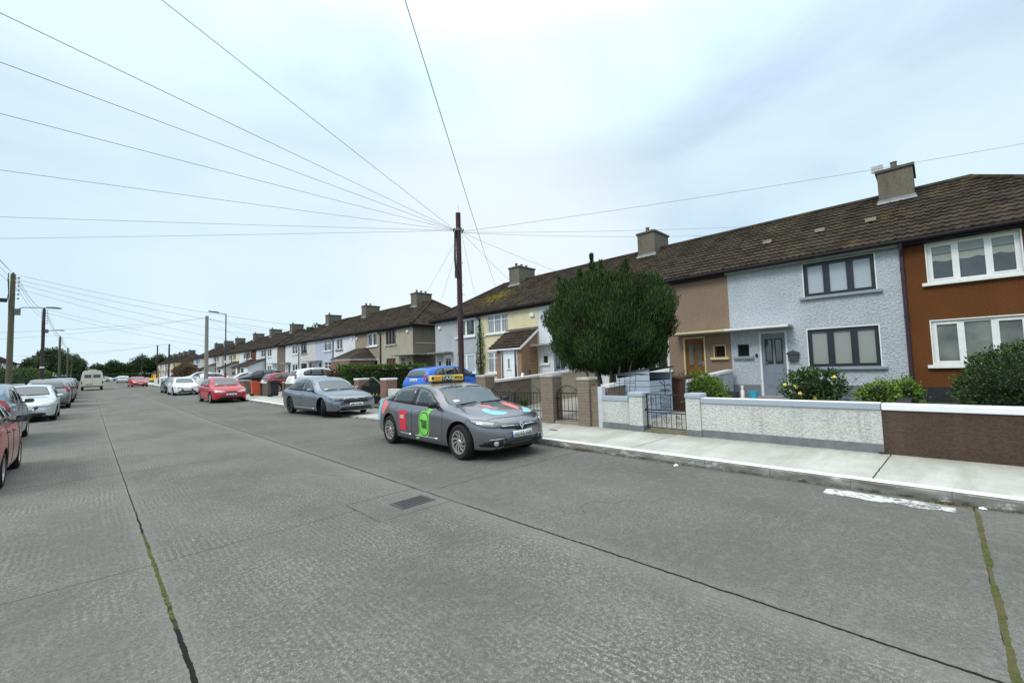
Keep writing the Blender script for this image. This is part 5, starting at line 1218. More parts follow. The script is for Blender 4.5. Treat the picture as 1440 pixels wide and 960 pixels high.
class Body:
    def __init__(s, sp, ns=72, nc=3):
        s.sp = sp; L, W_ = sp['L'], sp['W']; s.L = L; s.W = W_
        ts = []
        a = 0.0
        # stations denser at both ends
        for i in range(ns+1):
            u = i/ns; ts.append(L*(0.5-0.5*math.cos(math.pi*u))*0.55 + L*u*0.45)
        vs = []; s.half = None
        rings = []
        for t in ts: rings.append(s.section(t, nc))
        nh = len(rings[0]); n = 2*nh-2; s.n = n
        for t, rg in zip(ts, rings):
            full = rg + [(-x, z) for x, z in reversed(rg[1:-1])]
            yv = L/2-t
            for x, z in full: vs.append((x, yv, z))
        fs = []
        for j in range(len(ts)-1):
            for i in range(n):
                i2 = (i+1) % n; fs.append((j*n+i, j*n+i2, (j+1)*n+i2, (j+1)*n+i))
        fs.append(tuple(range(n-1, -1, -1))); fs.append(tuple((len(ts)-1)*n+i for i in range(n)))
        s.vs, s.fs = vs, fs
        bm = bmesh.new(); bv = [bm.verts.new(v) for v in vs]
        for f in fs: bm.faces.new([bv[i] for i in f])
        bmesh.ops.recalc_face_normals(bm, faces=bm.faces[:]); bm.normal_update(); s.bvh = BVHTree.FromBMesh(bm)
        s.me = bpy.data.meshes.new('body'); bm.to_mesh(s.me); bm.free()
    def section(s, t, nc):
        sp = s.sp; hw = s.W/2*pchip(sp['hw'], t); zt = pchip(sp['top'], t); zs = min(pchip(sp['belt'], t), zt-.03); zb = pchip(sp['zb'], t)
        g = zt-zs; k = sstep(.13, .34, g)
        zs = max(zs, zb+.05); ht = zs-zb
        tum = sp.get('tumble', .42)
        def lr(a, b): return a+(b-a)*k
        gw = hw*.93
        p = [(0, zb), (hw*.70, zb), (hw*.90, zb+.012), (hw*.965, zb+ht*.10), (hw*.988, zb+ht*.28), (hw*1.0, zb+ht*.52), (hw*.995, zb+ht*.74), (hw*.975, zb+ht*.90), (hw*.945, zb+ht*.985),
             (lr(hw*.90, gw), lr(zs+.25*g, zs+.012)),
             (lr(hw*.80, gw-tum*.5*g*.92), lr(zs+.52*g, zs+.5*g)),
             (lr(hw*.66, gw-tum*g*.90), lr(zs+.75*g, zt-.085)),
             (lr(hw*.52, gw-tum*g-.045), lr(zs+.88*g, zt-.035)),
             (lr(hw*.28, (gw-tum*g)*.55), lr(zs+.97*g, zt-.008)), (0, zt)]
        out = []
        for i in range(len(p)-1):
            p0, p1, p2, p3 = p[max(0, i-1)], p[i], p[i+1], p[min(len(p)-1, i+2)]
            if i == 0: p0 = (-p1[0], p1[1])
            if i == len(p)-2: p3 = (-p1[0]-.0, p1[1])
            for q in range(nc):
                u = q/nc
                def cr(a, b, c, d): return .5*((2*b)+(-a+c)*u+(2*a-5*b+4*c-d)*u*u+(-a+3*b-3*c+d)*u**3)
                out.append((max(0, cr(p0[0], p1[0], p2[0], p3[0])) if i else p1[0]+(p2[0]-p1[0])*u, cr(p0[1], p1[1], p2[1], p3[1]) if i > 1 else p1[1]+(p2[1]-p1[1])*u))
        out.append(p[-1]); return out
    def ray(s, mode, u, v, side=1):
        L, W_ = s.L, s.W
        if mode == 'side': o, d = Vector((side*3, L/2-u, v)), Vector((-side, 0, 0))
        elif mode == 'front': o, d = Vector((u*side, L, v)), Vector((0, -1, 0))
        elif mode == 'rear': o, d = Vector((u*side, -L, v)), Vector((0, 1, 0))
        elif mode == 'top': o, d = Vector((u*side, L/2-v, 4)), Vector((0, 0, -1))
        elif mode in ('fc', 'rc'):     # front / rear corner, looking in at 45 degrees; u grows towards the side
            sg = 1 if mode == 'fc' else -1; q = u/math.sqrt(2)
            base = Vector((W_/2+q, sg*(L/2-q), v)); d = Vector((-1, -sg, 0)).normalized(); o = base-d*2; o.x *= side; d = Vector((d.x*side, d.y, 0))
        elif mode == 'ws':  # windscreen seen from ahead and above
            d = Vector((0, -.8, -.6)).normalized(); vup = Vector((0, -.6, .8)); o = Vector((u*side, L/2, .95))+vup*v-d*4
        elif mode == 'rw':
            d = Vector((0, .8, -.6)).normalized(); vup = Vector((0, .6, .8)); o = Vector((u*side, -L/2, .95))+vup*v-d*4
        loc, nrm, i_, d_ = s.bvh.ray_cast(o, d)
        if loc is None: return None, None
        if nrm.dot(d) > 0: nrm = -nrm
        return loc, nrm
    def patch(s, name, poly, mode, mat, par, off=.004, side=1, res=.06, mirror=False, skirt=.012, smooth=True):
        mb = MB()
        for sd_ in ((1, -1) if mirror == 'same' else (side,)):
            bm = bmesh.new(); vv = [bm.verts.new((a, b, 0)) for a, b in poly]; bm.faces.new(vv)
            us = [a for a, b in poly]; ws = [b for a, b in poly]
            for ax, lo, hi in ((0, min(us), max(us)), (1, min(ws), max(ws))):
                n = int((hi-lo)/res)
                for i in range(1, n+1):
                    c = lo+(hi-lo)*i/(n+1); co = Vector((c, 0, 0)) if ax == 0 else Vector((0, c, 0)); no = Vector((1, 0, 0)) if ax == 0 else Vector((0, 1, 0))
                    bmesh.ops.bisect_plane(bm, geom=bm.verts[:]+bm.edges[:]+bm.faces[:], plane_co=co, plane_no=no)
            bad = []; nr = {}
            for v in bm.verts:
                loc, n_ = s.ray(mode, v.co.x, v.co.y, sd_)
                if loc is None: bad.append(v)
                else: v.co = loc+n_*off; nr[v] = n_
            if bad: bmesh.ops.delete(bm, geom=bad, context='VERTS')
            bmesh.ops.triangulate(bm, faces=bm.faces[:])
            if skirt:
                ed = [e for e in bm.edges if e.is_boundary]; r_ = bmesh.ops.extrude_edge_only(bm, edges=ed); nv = [g_ for g_ in r_['geom'] if isinstance(g_, bmesh.types.BMVert)]
                for v in nv:
                    best = min(nr, key=lambda w: (w.co-v.co).length_squared) if len(nr) < 400 else None
                    if best is not None: v.co -= nr[best]*skirt
                    else: v.co -= Vector((0, 0, 0))
            bm.verts.index_update(); mb.add([v.co for v in bm.verts], [[v.index for v in f.verts] for f in bm.faces]); bm.free()
        o = mb.build(name, mat, par, smooth='full' if smooth else False, fixn=True); return o
    def text(s, name, txt, size, c, mode, mat, par, off=.009, side=1, flip=False, sx=1.0, bold=.0, rot=0, tall=1.0, skew=0):
        vs, fs = text_mesh(txt, size, bold, (sx, tall)); out = []
        ca, sa = math.cos(rot), math.sin(rot)
        for a, b in vs:
            a = a+skew*b
            a2, b2 = a*ca-b*sa, a*sa+b*ca
            if flip: a2 = -a2
            loc, n_ = s.ray(mode, c[0]+a2, c[1]+b2, side)
            out.append(loc+n_*off if loc is not None else Vector((0, 0, .5)))
        mb = MB(); mb.add(out, fs); return mb.build(name, mat, par, fixn=False)
def chaikin(p, n=2):
    for _ in range(n):
        q = []
        for i in range(len(p)):
            a, b = p[i], p[(i+1) % len(p)]; q += [(a[0]*.75+b[0]*.25, a[1]*.75+b[1]*.25), (a[0]*.25+b[0]*.75, a[1]*.25+b[1]*.75)]
        p = q
    return p
def round_poly(cx, cz, w, h, r, n=5):
    pts = []
    for (sx, sz, a0) in ((1, 1, 0), (-1, 1, 90), (-1, -1, 180), (1, -1, 270)):
        for i in range(n+1):
            a = R(a0+90*i/n); pts.append((cx+sx*(w/2-r)+r*math.cos(a), cz+sz*(h/2-r)+r*math.sin(a)))
    return pts
def wheel(par, x, y, r, w, style, side, steer=0.0):
    e_ = thing('wheel', None, None, (x, y, r), 0); e_.parent = par; e_.rotation_euler = (0, 0, steer)
    mb = MB(); rr = r*.66
    prof = [(rr, -w/2+.01), (r-.03, -w/2), (r-.008, -w/2+.025), (r, -w/4), (r, w/4), (r-.008, w/2-.025), (r-.03, w/2), (rr+.02, w/2), (rr, w/2-.01), (rr, -w/2+.01)]
    mb.lathe(prof, 'x', 28 if style else 18); mb.build('tyre', RUB, e_, smooth=True)
    mb = MB(); s = side; f = s*(w/2-.012)
    rim = RIMD if style == 'dark' else RIMS
    mb.lathe([(rr-.022, f-s*.05), (rr-.018, f), (rr+.004, f+s*.004), (rr+.006, f-s*.02)], 'x', 28)
    mb.lathe([(0, f-s*.004), (.035, f-s*.006), (.055, f-s*.02), (.05, f-s*.05)], 'x', 14)
    n = {'turbine': 10, 'five': 5, 'seven': 7, 'dark': 5, None: 6}.get(style, 7)
    for k in range(n):
        a0 = 2*math.pi*k/n; tw = .55 if style == 'turbine' else 0.0; hw0, hw1 = {'turbine': (.013, .022), 'five': (.03, .045), 'dark': (.03, .045), 'seven': (.018, .03)}.get(style, (.02, .035))
        if style == 'turbine' and k % 2: tw = .40; hw1 = .014
        vs = []; m_ = 5
        for i in range(m_+1):
            u = i/m_; rad = .045+(rr-.06)*u; a = a0+tw*u*u; hw = hw0+(hw1-hw0)*u
            c = (math.cos(a), math.sin(a)); t_ = (-c[1], c[0]); fx = f-s*(.018-.014*u)
            for q in (-1, 1): vs.append((fx, c[0]*rad+t_[0]*hw*q, c[1]*rad+t_[1]*hw*q))
            for q in (-1, 1): vs.append((fx-s*.03, c[0]*rad+t_[0]*hw*q*1.1, c[1]*rad+t_[1]*hw*q*1.1))
        fs = []
        for i in range(m_):
            b = 4*i; fs += [(b, b+1, b+5, b+4), (b, b+4, b+6, b+2), (b+1, b+3, b+7, b+5)]
        mb.add(vs, fs)
    mb.build('rim', rim, e_)
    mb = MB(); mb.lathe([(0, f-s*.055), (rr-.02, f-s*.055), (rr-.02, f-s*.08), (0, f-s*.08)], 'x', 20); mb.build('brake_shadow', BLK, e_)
    return e_
def car(label, group, loc, heading, sp, col, rims='seven', steer=0.0, detail=2, name='parked_car', plate=None, faces=('front', 'rear'), pitch=0.0, roll=0.0):
    L, W_ = sp['L'], sp['W']; t = thing(name, label, sp.get('cat', 'car'), loc, heading, group)
    if roll: t.rotation_euler = (0, roll, heading)
    B = Body(sp, 84 if detail == 2 else 44, 3 if detail == 2 else 2)
    r = sp['r']; ya = L/2-sp['fo']; yr = ya-sp['wb']
    # cut the arches
    bo = bpy.data.objects.new('body', B.me); C.objects.link(bo)
    cm = MB()
    for yy in (ya, yr):
        for sx in (1, -1):
            x0, x1 = sorted((sx*(W_/2-.30), sx*(W_/2+.2)))
            n = 40 if detail == 2 else 24
            prof = [((r+.055)*math.cos(2*math.pi*k/n), (r+.055)*math.sin(2*math.pi*k/n)) for k in range(n)]
            cm.prism([(yy+a, r+b+.012) for a, b in prof], 'x', x0, x1)
    cut = cm.build('arch_cutter', BLK)
    md = bo.modifiers.new('arch', 'BOOLEAN'); md.operation = 'DIFFERENCE'; md.object = cut; md.solver = 'EXACT'
    dg = bpy.context.evaluated_depsgraph_get(); me = bpy.data.meshes.new_from_object(bo.evaluated_get(dg)); bo.modifiers.clear()
    bpy.data.objects.remove(cut); me.name = 'body'
    me.materials.clear(); me.materials.append(col); me.materials.append(BLK)
    ring = r+.055
    for p in me.polygons:
        c = p.center; p.material_index = 0
        for yy in (ya, yr):
            if math.hypot(c.y-yy, c.z-r-.012) < ring+.006 and abs(c.x) > W_/2-.32 and abs(math.hypot(c.y-yy, c.z-r-.012)-ring) < .012 and abs(p.normal.x) < .5: p.material_index = 1
            if math.hypot(c.y-yy, c.z-r-.012) < ring-.0 and abs(abs(c.x)-(W_/2-.30)) < .01: p.material_index = 1
        if c.z < .24 and p.normal.z < -.5: p.material_index = 1
    me.polygons.foreach_set('use_smooth', [True]*len(me.polygons))
    try: me.set_sharp_from_angle(angle=R(32))
    except Exception: pass
    bo.data = me; bo.parent = t
    if sp.get('clad'):
        B.patch('cladding', [(.1, .2), (L-.1, .2), (L-.1, .42), (.1, .42)], 'side', BLK, t, .006, mirror='same') if False else None
    # glazing: black surround first, panes on top
    for pol, nm in ((sp['dlo'], 'window_surround'),): [B.patch(nm, pol, 'side', GLB, t, .003, side=q_, res=.08) for q_ in (1, -1)]
    for pn in sp['panes']: 
        for sd_ in (1, -1):
            if detail < 2 and sd_ == -1 and False: continue
            B.patch('side_window', pn, 'side', CGL, t, .007, side=sd_, res=.10)
    ws = sp['ws']; B.patch('windscreen', ws, 'ws', CWS, t, .005, res=.10)
    B.patch('rear_window', sp['rw'], sp.get('rwm', 'rw'), CWS, t, .005, res=.10)
    # lamps
    for sd_ in (1, -1):
        B.patch('headlight', sp['hl'], 'fc', sp.get('hlm', LAMPW), t, .008, side=sd_, res=.07)
        B.patch('tail_light', sp['tl'], sp.get('tlmode', 'rc'), LAMPR, t, .008, side=sd_, res=.07)
        if detail == 2 and sp.get('hl_in'): B.patch('headlight_reflector', sp['hl_in'], 'fc', LAMPW, t, .013, side=sd_, res=.07)
    B.patch('grille', sp['grille'], 'front', BLK, t, .005, res=.08)
    B.patch('lower_intake', sp['intake'], 'front', BLK, t, .005, res=.10)
    if detail == 2: B.patch('windscreen_disc', [(.42, .82), (.56, .83), (.55, .90), (.42, .89)], 'ws', PLW, t, .010, res=.3)
    if sp.get('bright'):
        for q in sp['bright']: B.patch('bright_trim', q, 'front', CHR, t, .011, res=.12)
    # plates
    for md_, (pz, pw) in (('front', sp['pf']), ('rear', sp['pr'])):
        pl = B.patch('number_plate', round_poly(0, pz, .52, .115, .01, 2), md_, PLW, t, .012, res=.2)
        if plate and md_ == 'front':
            B.patch('blue_band', [(.22, pz-.055), (.26, pz-.055), (.26, pz+.055), (.22, pz+.055)], md_, PLB, pl, .014, res=.2)
            B.text('plate_text', plate, .105, (-.02, pz), md_, INK, pl, .022, flip=True, sx=.78, bold=.0)
        elif detail == 2:
            for (a, b) in ((-.20, -.08), (-.04, .03), (.07, .22)): B.patch('plate_text', [(a, pz-.03), (b, pz-.03), (b, pz+.03), (a, pz+.03)], md_, M_plain('plate_ink', (.12, .12, .12, 1), .5), pl, .014, res=.2, skirt=0)
    # mirrors
    mt_, mz = sp['mirror']
    for sd_ in (1, -1):
        loc_, n_ = B.ray('side', mt_, mz, sd_); mb = MB(); x0 = loc_.x*sd_; y_ = L/2-mt_
        bm = bmesh.new(); bmesh.ops.create_icosphere(bm, subdivisions=2, radius=1)
        for v in bm.verts: v.co = Vector((sd_*(x0+.12+v.co.x*.105), y_+v.co.y*.055*(1 if v.co.y > 0 else .55), mz+.035+v.co.z*.068))
        bm.verts.index_update(); mb.add([v.co for v in bm.verts], [[v.index for v in f.verts] for f in bm.faces]); bm.free()
        mo = mb.build('door_mirror', (sp.get('mirm') or col), t, smooth='full')
        mb = MB(); mb.box((sd_*(x0-.03), y_-.03, mz-.03), (sd_*(x0+.06), y_+.03, mz+.01), .008); mb.build('mirror_arm', BLK, mo)
        mb = MB(); mb.box((sd_*(x0+.03), y_-.038, mz-.015), (sd_*(x0+.20), y_-.032, mz+.085), .002); mb.build('mirror_glass', CGL, mo)
    # door seams and handles
    if detail == 2:
        for sd_ in (1, -1):
            def seam(pts, nm='door_seam', rad=.0045, mat=BLK):
                out = []
                for i in range(len(pts)-1):
                    for k in range(8):
                        u = k/8; a = pts[i][0]+(pts[i+1][0]-pts[i][0])*u; b = pts[i][1]+(pts[i+1][1]-pts[i][1])*u; l_, n_ = B.ray('side', a, b, sd_)
                        if l_ is not None: out.append(l_+n_*.0005)
                mb = MB(); mb.tube(out, rad, 5); return mb.build(nm, mat, t)
            for pl_ in sp['seams']: seam(pl_)
            for (ht, hz) in sp['handles']:
                l_, n_ = B.ray('side', ht, hz, sd_); mb = MB(); mb.box((l_.x+sd_*.012, l_.y-.09, l_.z-.012), (l_.x+sd_*.032, l_.y+.09, l_.z+.012), .008); mb.box((l_.x-sd_*.01, l_.y-.085, l_.z-.01), (l_.x+sd_*.02, l_.y-.065, l_.z+.01)); mb.box((l_.x-sd_*.01, l_.y+.065, l_.z-.01), (l_.x+sd_*.02, l_.y+.085, l_.z+.01))
                mb.build('door_handle', (sp.get('handm') or col), t)
            if sp.get('rub'): 
                for rb in sp['rub']: B.patch('side_strip', rb, 'side', sp.get('rubm', CHR), t, .008, side=sd_, res=.15)
        hs = []
        for u in range(13):
            xx = -W_*.40+W_*.80*u/12; l_, n_ = B.ray('top', xx, sp['hood_t']-.10*(abs(xx)/(W_*.4))**2*-1)
            if l_ is not None: hs.append(l_+n_*.001)
        mb = MB(); mb.tube(hs, .0045, 5); mb.build('bonnet_seam', BLK, t)
        for x0, x1 in ((.62, .10), (.02, -.55)):
            pts = []
            for i in range(8): u = i/7; l_, n_ = B.ray('ws', x0+(x1-x0)*u, sp['wiper']+.03*u); pts.append(l_+n_*.018)
            mb = MB(); mb.tube(pts, [.011]*7+[.005], 6); mb.build('wiper', BLK, t)
    fsteer = steer
    for yy, st in ((ya, fsteer), (yr, 0)):
        for sx in (1, -1): wheel(t, sx*(W_/2-.115-(.02 if st else 0)), yy, r, .205, rims if detail == 2 or True else None, sx, st)
    for nm, mats_, fn in sp.get('extra', []): fn(B, t)
    return t, B
def arc(c, r, a0, a1, n): return [(c[0]+r[0]*math.cos(R(a0+(a1-a0)*i/n)), c[1]+r[1]*math.sin(R(a0+(a1-a0)*i/n))) for i in range(n+1)]
SALOON = dict(L=4.62, W=1.81, wb=2.70, fo=.87, r=.318,
  top=[(0, .50), (.02, .60), (.08, .70), (.20, .775), (.5, .86), (.9, .935), (1.22, .985), (1.42, 1.08), (1.75, 1.27), (2.05, 1.405), (2.4, 1.47), (2.8, 1.48), (3.2, 1.43), (3.6, 1.32), (3.95, 1.19), (4.12, 1.14), (4.45, 1.11), (4.56, 1.02), (4.62, .85)],
  belt=[(0, .43), (.02, .52), (.08, .61), (.20, .68), (.5, .79), (.9, .87), (1.3, .925), (2.0, .945), (3.0, .985), (3.6, 1.02), (4.0, 1.045), (4.4, 1.02), (4.56, .92), (4.62, .74)],
  hw=[(0, .60), (.02, .70), (.08, .80), (.20, .885), (.45, .955), (.8, .99), (1.3, 1.0), (3.4, 1.0), (3.9, .975), (4.25, .93), (4.48, .87), (4.58, .80), (4.62, .68)],
  zb=[(0, .30), (.04, .23), (.15, .19), (.6, .175), (1.4, .165), (3.3, .165), (4.1, .19), (4.45, .25), (4.62, .40)],
  dlo=[(1.50, .955), (1.70, 1.09), (1.95, 1.25), (2.15, 1.335), (2.45, 1.385), (2.8, 1.392), (3.15, 1.35), (3.5, 1.24), (3.78, 1.11), (3.86, 1.045), (3.6, 1.02), (3.0, .985), (2.2, .955)],
  panes=[[(1.66, .985), (1.78, 1.09), (2.0, 1.24), (2.2, 1.32), (2.46, 1.36), (2.46, .985), (2.2, .975)], [(2.60, .992), (2.60, 1.368), (2.85, 1.365), (3.15, 1.325), (3.36, 1.26), (3.42, 1.03), (3.0, 1.005)], [(3.47, 1.038), (3.41, 1.235), (3.6, 1.165), (3.76, 1.075), (3.72, 1.055)]],
  ws=[(-.66, .79), (-.40, .73), (0, .71), (.40, .73), (.66, .79), (.57, 1.20), (.52, 1.43), (.3, 1.47), (0, 1.485), (-.3, 1.47), (-.52, 1.43), (-.57, 1.20)],
  rw=[(-.60, .72), (0, .66), (.60, .72), (.50, 1.16), (0, 1.20), (-.50, 1.16)],
  hl=[(-.46, .60), (-.20, .585), (.02, .61), (.20, .68), (.34, .765), (.30, .785), (.10, .765), (-.15, .715), (-.38, .665), (-.47, .63)],
  hl_in=None,
  tl=[(-.14, .76), (.0, .75), (.14, .80), (.20, .90), (.05, .93), (-.14, .91)],
  grille=[(-.50, .585), (-.42, .565), (-.16, .545), (-.08, .50), (.08, .50), (.16, .545), (.42, .565), (.50, .585), (.44, .635), (.18, .63), (-.18, .63), (-.44, .635)],
  intake=[(-.42, .255), (.42, .255), (.46, .30), (.40, .385), (-.40, .385), (-.46, .30)],
  pf=(.452, .52), pr=(.62, .52), mirror=(1.62, .975), mirm=BLK,
  seams=[[(1.40, .26), (1.36, .60), (1.40, .92), (1.50, .96)], [(2.53, .25), (2.53, .98)], [(1.42, .245), (2.5, .235), (3.15, .25)], [(3.15, .25), (3.28, .5), (3.5, .70), (3.58, .86), (3.52, 1.02)], [(.62, .78), (.68, .62), (.70, .5)]],
  handles=[(2.30, .83), (3.32, .865)], handm=CHR, rub=[[(1.55, .295), (2.48, .285), (2.48, .315), (1.55, .325)], [(2.58, .285), (3.10, .295), (3.10, .325), (2.58, .315)]], hood_t=.16, wiper=.74)
TAXIGREY = paint('taxi_grey_metallic', (0.25, 0.245, 0.27, 1), .85, .28)
def remap(sp, ft, fz, dL):
    d = dict(sp)
    for k in ('top', 'belt', 'zb'): d[k] = [(ft(a), fz(b)) for a, b in sp[k]]
    d['hw'] = [(ft(a), b) for a, b in sp['hw']]; d['dlo'] = [(ft(a), fz(b)) for a, b in sp['dlo']]
    d['panes'] = [[(ft(a), fz(b)) for a, b in p] for p in sp['panes']]; d['seams'] = [[(ft(a), fz(b)) for a, b in p] for p in sp['seams']]; d['handles'] = [(ft(a), fz(b)) for a, b in sp['handles']]
    d['rub'] = [[(ft(a), b) for a, b in p] for p in sp['rub']]; d['mirror'] = (ft(sp['mirror'][0]), fz(sp['mirror'][1])); d['L'] = sp['L']+dL
    return d
_ft = lambda t: t*.76/.87 if t < .87 else (t-.11 if t < 3.57 else 3.46+(t-3.57)*.96/1.05)
_fz = lambda z: z if z < .6 else .6+(z-.6)*.87
TAXI_SP = remap(SALOON, _ft, _fz, -.20)
TAXI_SP.update(fo=.76, hw=[(0, .48), (.015, .57), (.06, .67), (.15, .775), (.3, .87), (.55, .95), (.85, .99), (1.2, 1.0), (3.3, 1.0), (3.75, .97), (4.05, .92), (4.25, .86), (4.37, .78), (4.42, .62)],
  ws=[(-.70, .76), (-.4, .69), (0, .67), (.4, .69), (.70, .76), (.64, 1.05), (.56, 1.36), (.3, 1.40), (0, 1.415), (-.3, 1.40), (-.56, 1.36), (-.64, 1.05)],
  hl=[(-.44, .60), (-.18, .585), (.04, .61), (.20, .66), (.34, .725), (.30, .75), (.10, .74), (-.15, .70), (-.38, .655), (-.45, .63)], hlm=M_plain('lamp_mid', (.17, .18, .19, 1), .08, metal=.4, var=.15),
  hl_in=[(-.20, .605), (.04, .625), (.20, .675), (.28, .725), (.10, .715), (-.16, .68)], pr=(.60, .52), wiper=.70)
def taxi():
    t, B = car('grey metallic saloon taxi with green, red and blue livery and a yellow roof sign', None, (5.755, 7.71, 0), math.pi-R(2.2), TAXI_SP, TAXIGREY, 'turbine', plate='162-KE-1028', name='taxi')
    P = lambda n, c, r_=.45: M_plain(n, c, r_, var=.05)
    GRN = P('decal_green', (.20, .62, .10, 1)); RED = P('decal_red', (.62, .030, .055, 1)); BLU = P('decal_blue', (.24, .55, .66, 1)); PNK = P('decal_coral', (.80, .20, .20, 1)); INKG = P('decal_black', (.008, .010, .010, 1))
    for s in (1, -1):
        B.patch('red_panel', round_poly(2.80, .585, .30, .42, .03), 'side', RED, t, .004, side=s, res=.1, skirt=0)
        B.patch('green_stripe', [(1.62, .88), (1.76, .88), (1.92, .77), (1.78, .73)], 'side', GRN, t, .0035, side=s, res=.1, skirt=0)
        B.patch('green_stripe', [(2.06, .42), (2.30, .235), (2.20, .235), (1.90, .42)], 'side', GRN, t, .0035, side=s, res=.1, skirt=0)
        ov = round_poly(1.91, .565, .40, .52, .17, 7)
        B.patch('green_badge', ov, 'side', GRN, t, .005, side=s, res=.1, skirt=0)
        ov2 = [(1.91+(x-1.91)*.88, .565+(z-.565)*.90) for x, z in ov]; ov3 = [(1.91+(x-1.91)*.78, .565+(z-.565)*.83) for x, z in ov]
        B.patch('badge_ring', ov2, 'side', INKG, t, .007, side=s, res=.1, skirt=0); B.patch('badge_face', ov3, 'side', GRN, t, .009, side=s, res=.1, skirt=0)
        B.text('badge_text', 'TAXI', .17, (1.90, .555), 'side', INKG, t, .024, side=s, flip=(s == 1), sx=.60, bold=.005, tall=1.35)
        B.text('panel_text', 'FREE', .10, (2.80, .655), 'side', PLW, t, .018, side=s, flip=(s == 1), sx=.85, bold=.002)
        B.patch('coral_stripe', chaikin([(3.48, .93), (3.76, .98), (3.92, .74), (3.82, .62), (3.72, .70)]), 'side', PNK, t, .0035, side=s, res=.1, skirt=0)
        B.patch('blue_stripe', chaikin([(3.78, .98), (4.05, .97), (4.22, .70), (4.18, .45), (4.0, .50), (3.95, .74)]), 'side', BLU, t, .0035, side=s, res=.1, skirt=0)
        fl_ = [(-.46, .30), (-.22, .265), (.10, .275), (.12, .30), (.0, .36), (-.10, .425), (-.34, .43)]
        B.patch('fog_recess', fl_, 'fc', BLK, t, .005, side=s, res=.1)
        B.patch('daytime_lamp', [(-.34, .395), (-.08, .385), (-.08, .402), (-.34, .415)], 'fc', LAMPW, t, .011, side=s, res=.1)
        l_, n_ = B.ray('fc', -.20, .325, s); mb = MB(); mb.lathe([(0, .012), (.030, .012), (.042, .006), (.045, -.01)], 'y', 16); o = mb.build('fog_lamp', LAMPW, t, smooth=True); o.location = l_+n_*.008; o.rotation_euler = (0, 0, math.atan2(n_.y, n_.x)-math.pi/2)
    B.patch('blue_swoosh', chaikin([(.0, .34), (.18, .25), (.40, .31), (.47, .52), (.40, .68), (.24, .76), (.26, .55), (.15, .45)]), 'top', BLU, t, .0035, side=1, res=.1, skirt=0)
    B.patch('coral_swoosh', chaikin([(.0, .95), (.25, 1.08), (.10, .60)]), 'top', PNK, t, .003, side=1, res=.1, skirt=0)
    B.patch('coral_swoosh', chaikin([(-.62, 1.05), (-.42, 1.12), (-.30, .55), (-.42, .42)]), 'top', PNK, t, .0035, side=1, res=.1, skirt=0)
    B.patch('blue_swoosh', chaikin([(-.62, .66), (-.44, .40), (-.30, .28), (-.52, .26), (-.70, .45)]), 'top', BLU, t, .003, side=1, res=.1, skirt=0)
    for s in (1, -1): B.patch('grille_bar', [(.09, .590), (.44, .605), (.44, .622), (.09, .612)], 'front', CHR, t, .012, side=s, res=.1)
    def dia(k): return [(0, .595+.072*k), (.052*k, .595), (0, .595-.072*k), (-.052*k, .595)]
    em = B.patch('diamond_emblem', dia(1.0), 'front', CHR, t, .030, res=.2, skirt=.025, smooth=False); B.patch('emblem_centre', [(0, .595+.034), (.014, .595), (0, .595-.034), (-.014, .595)], 'front', GLB, em, .034, res=.2)
    for z in (.285, .315, .345): 
        pts = []
        for i in range(15): l_, n_ = B.ray('front', -.42+.06*i, z); pts.append(l_+n_*.008)
        mb = MB(); mb.tube(pts, .005, 4); mb.build('intake_slat', RIMD, t)
    # roof sign: long board across the roof on a plinth
    y0 = 2.21-2.42; z0 = 1.355; sg = thing('roof_sign', None, None, (0, y0, z0)); sg.parent = t; sg.scale = (.93, 1, .93)
    mb = MB(); mb.box((-.38, -.09, .0), (.38, .09, .045), .012); mb.build('sign_base', BLK, sg)
    YS = P('sign_yellow', (.85, .60, .10, 1)); OR = P('sign_orange', (.80, .30, .05, 1)); YP = P('sign_pale_yellow', (.85, .74, .35, 1))
    mb = MB(); mb.box((-.47, -.05, .045), (.47, .05, .185), .015); mb.build('sign_board', YS, sg)
    mb = MB(); mb.box((-.16, -.053, .05), (.16, .053, .18)); mb.build('sign_middle', INKG, sg)
    for face in (1, -1):
        def txt(s_, size, cx, cz, mat, sx=1, bold=0):
            vs, fs = text_mesh(s_, size, bold, (sx, 1)); mb = MB(); mb.add([(cx+(-v[0] if face == 1 else v[0]), face*.0565, cz+v[1]) for v in vs], fs); mb.build('sign_text', mat, sg, fixn=False)
        txt('TAXI', .14, 0, .115, PLW, 1.0, .004); txt('39526', .10, -.315*face, .115, INKG, 1.0, .002)
        mb = MB(); mb.box((.19*face, face*.052, .075), (.37*face, face*.055, .155)); mb.build('sign_panel', OR, sg)
        mb = MB(); mb.lathe([(0, face*.056), (.035, face*.056), (.035, face*.05)], 'y', 16, (.42*face, 0, .115)); mb.build('sign_badge', INKG, sg)
    mb = MB(); l_, n_ = B.ray('top', .0, 2.05); mb.tube([l_+Vector((-.1, 0, 0)), l_+Vector((-.14, .45*-1*-1*-.0, .0)), l_+Vector((-.1-.28, -.40, .16))], [.006, .005, .003], 5) if False else mb.tube([l_, l_+Vector((0, -.30, .17))], [.007, .003], 5); mb.build('aerial', BLK, t)
taxi()
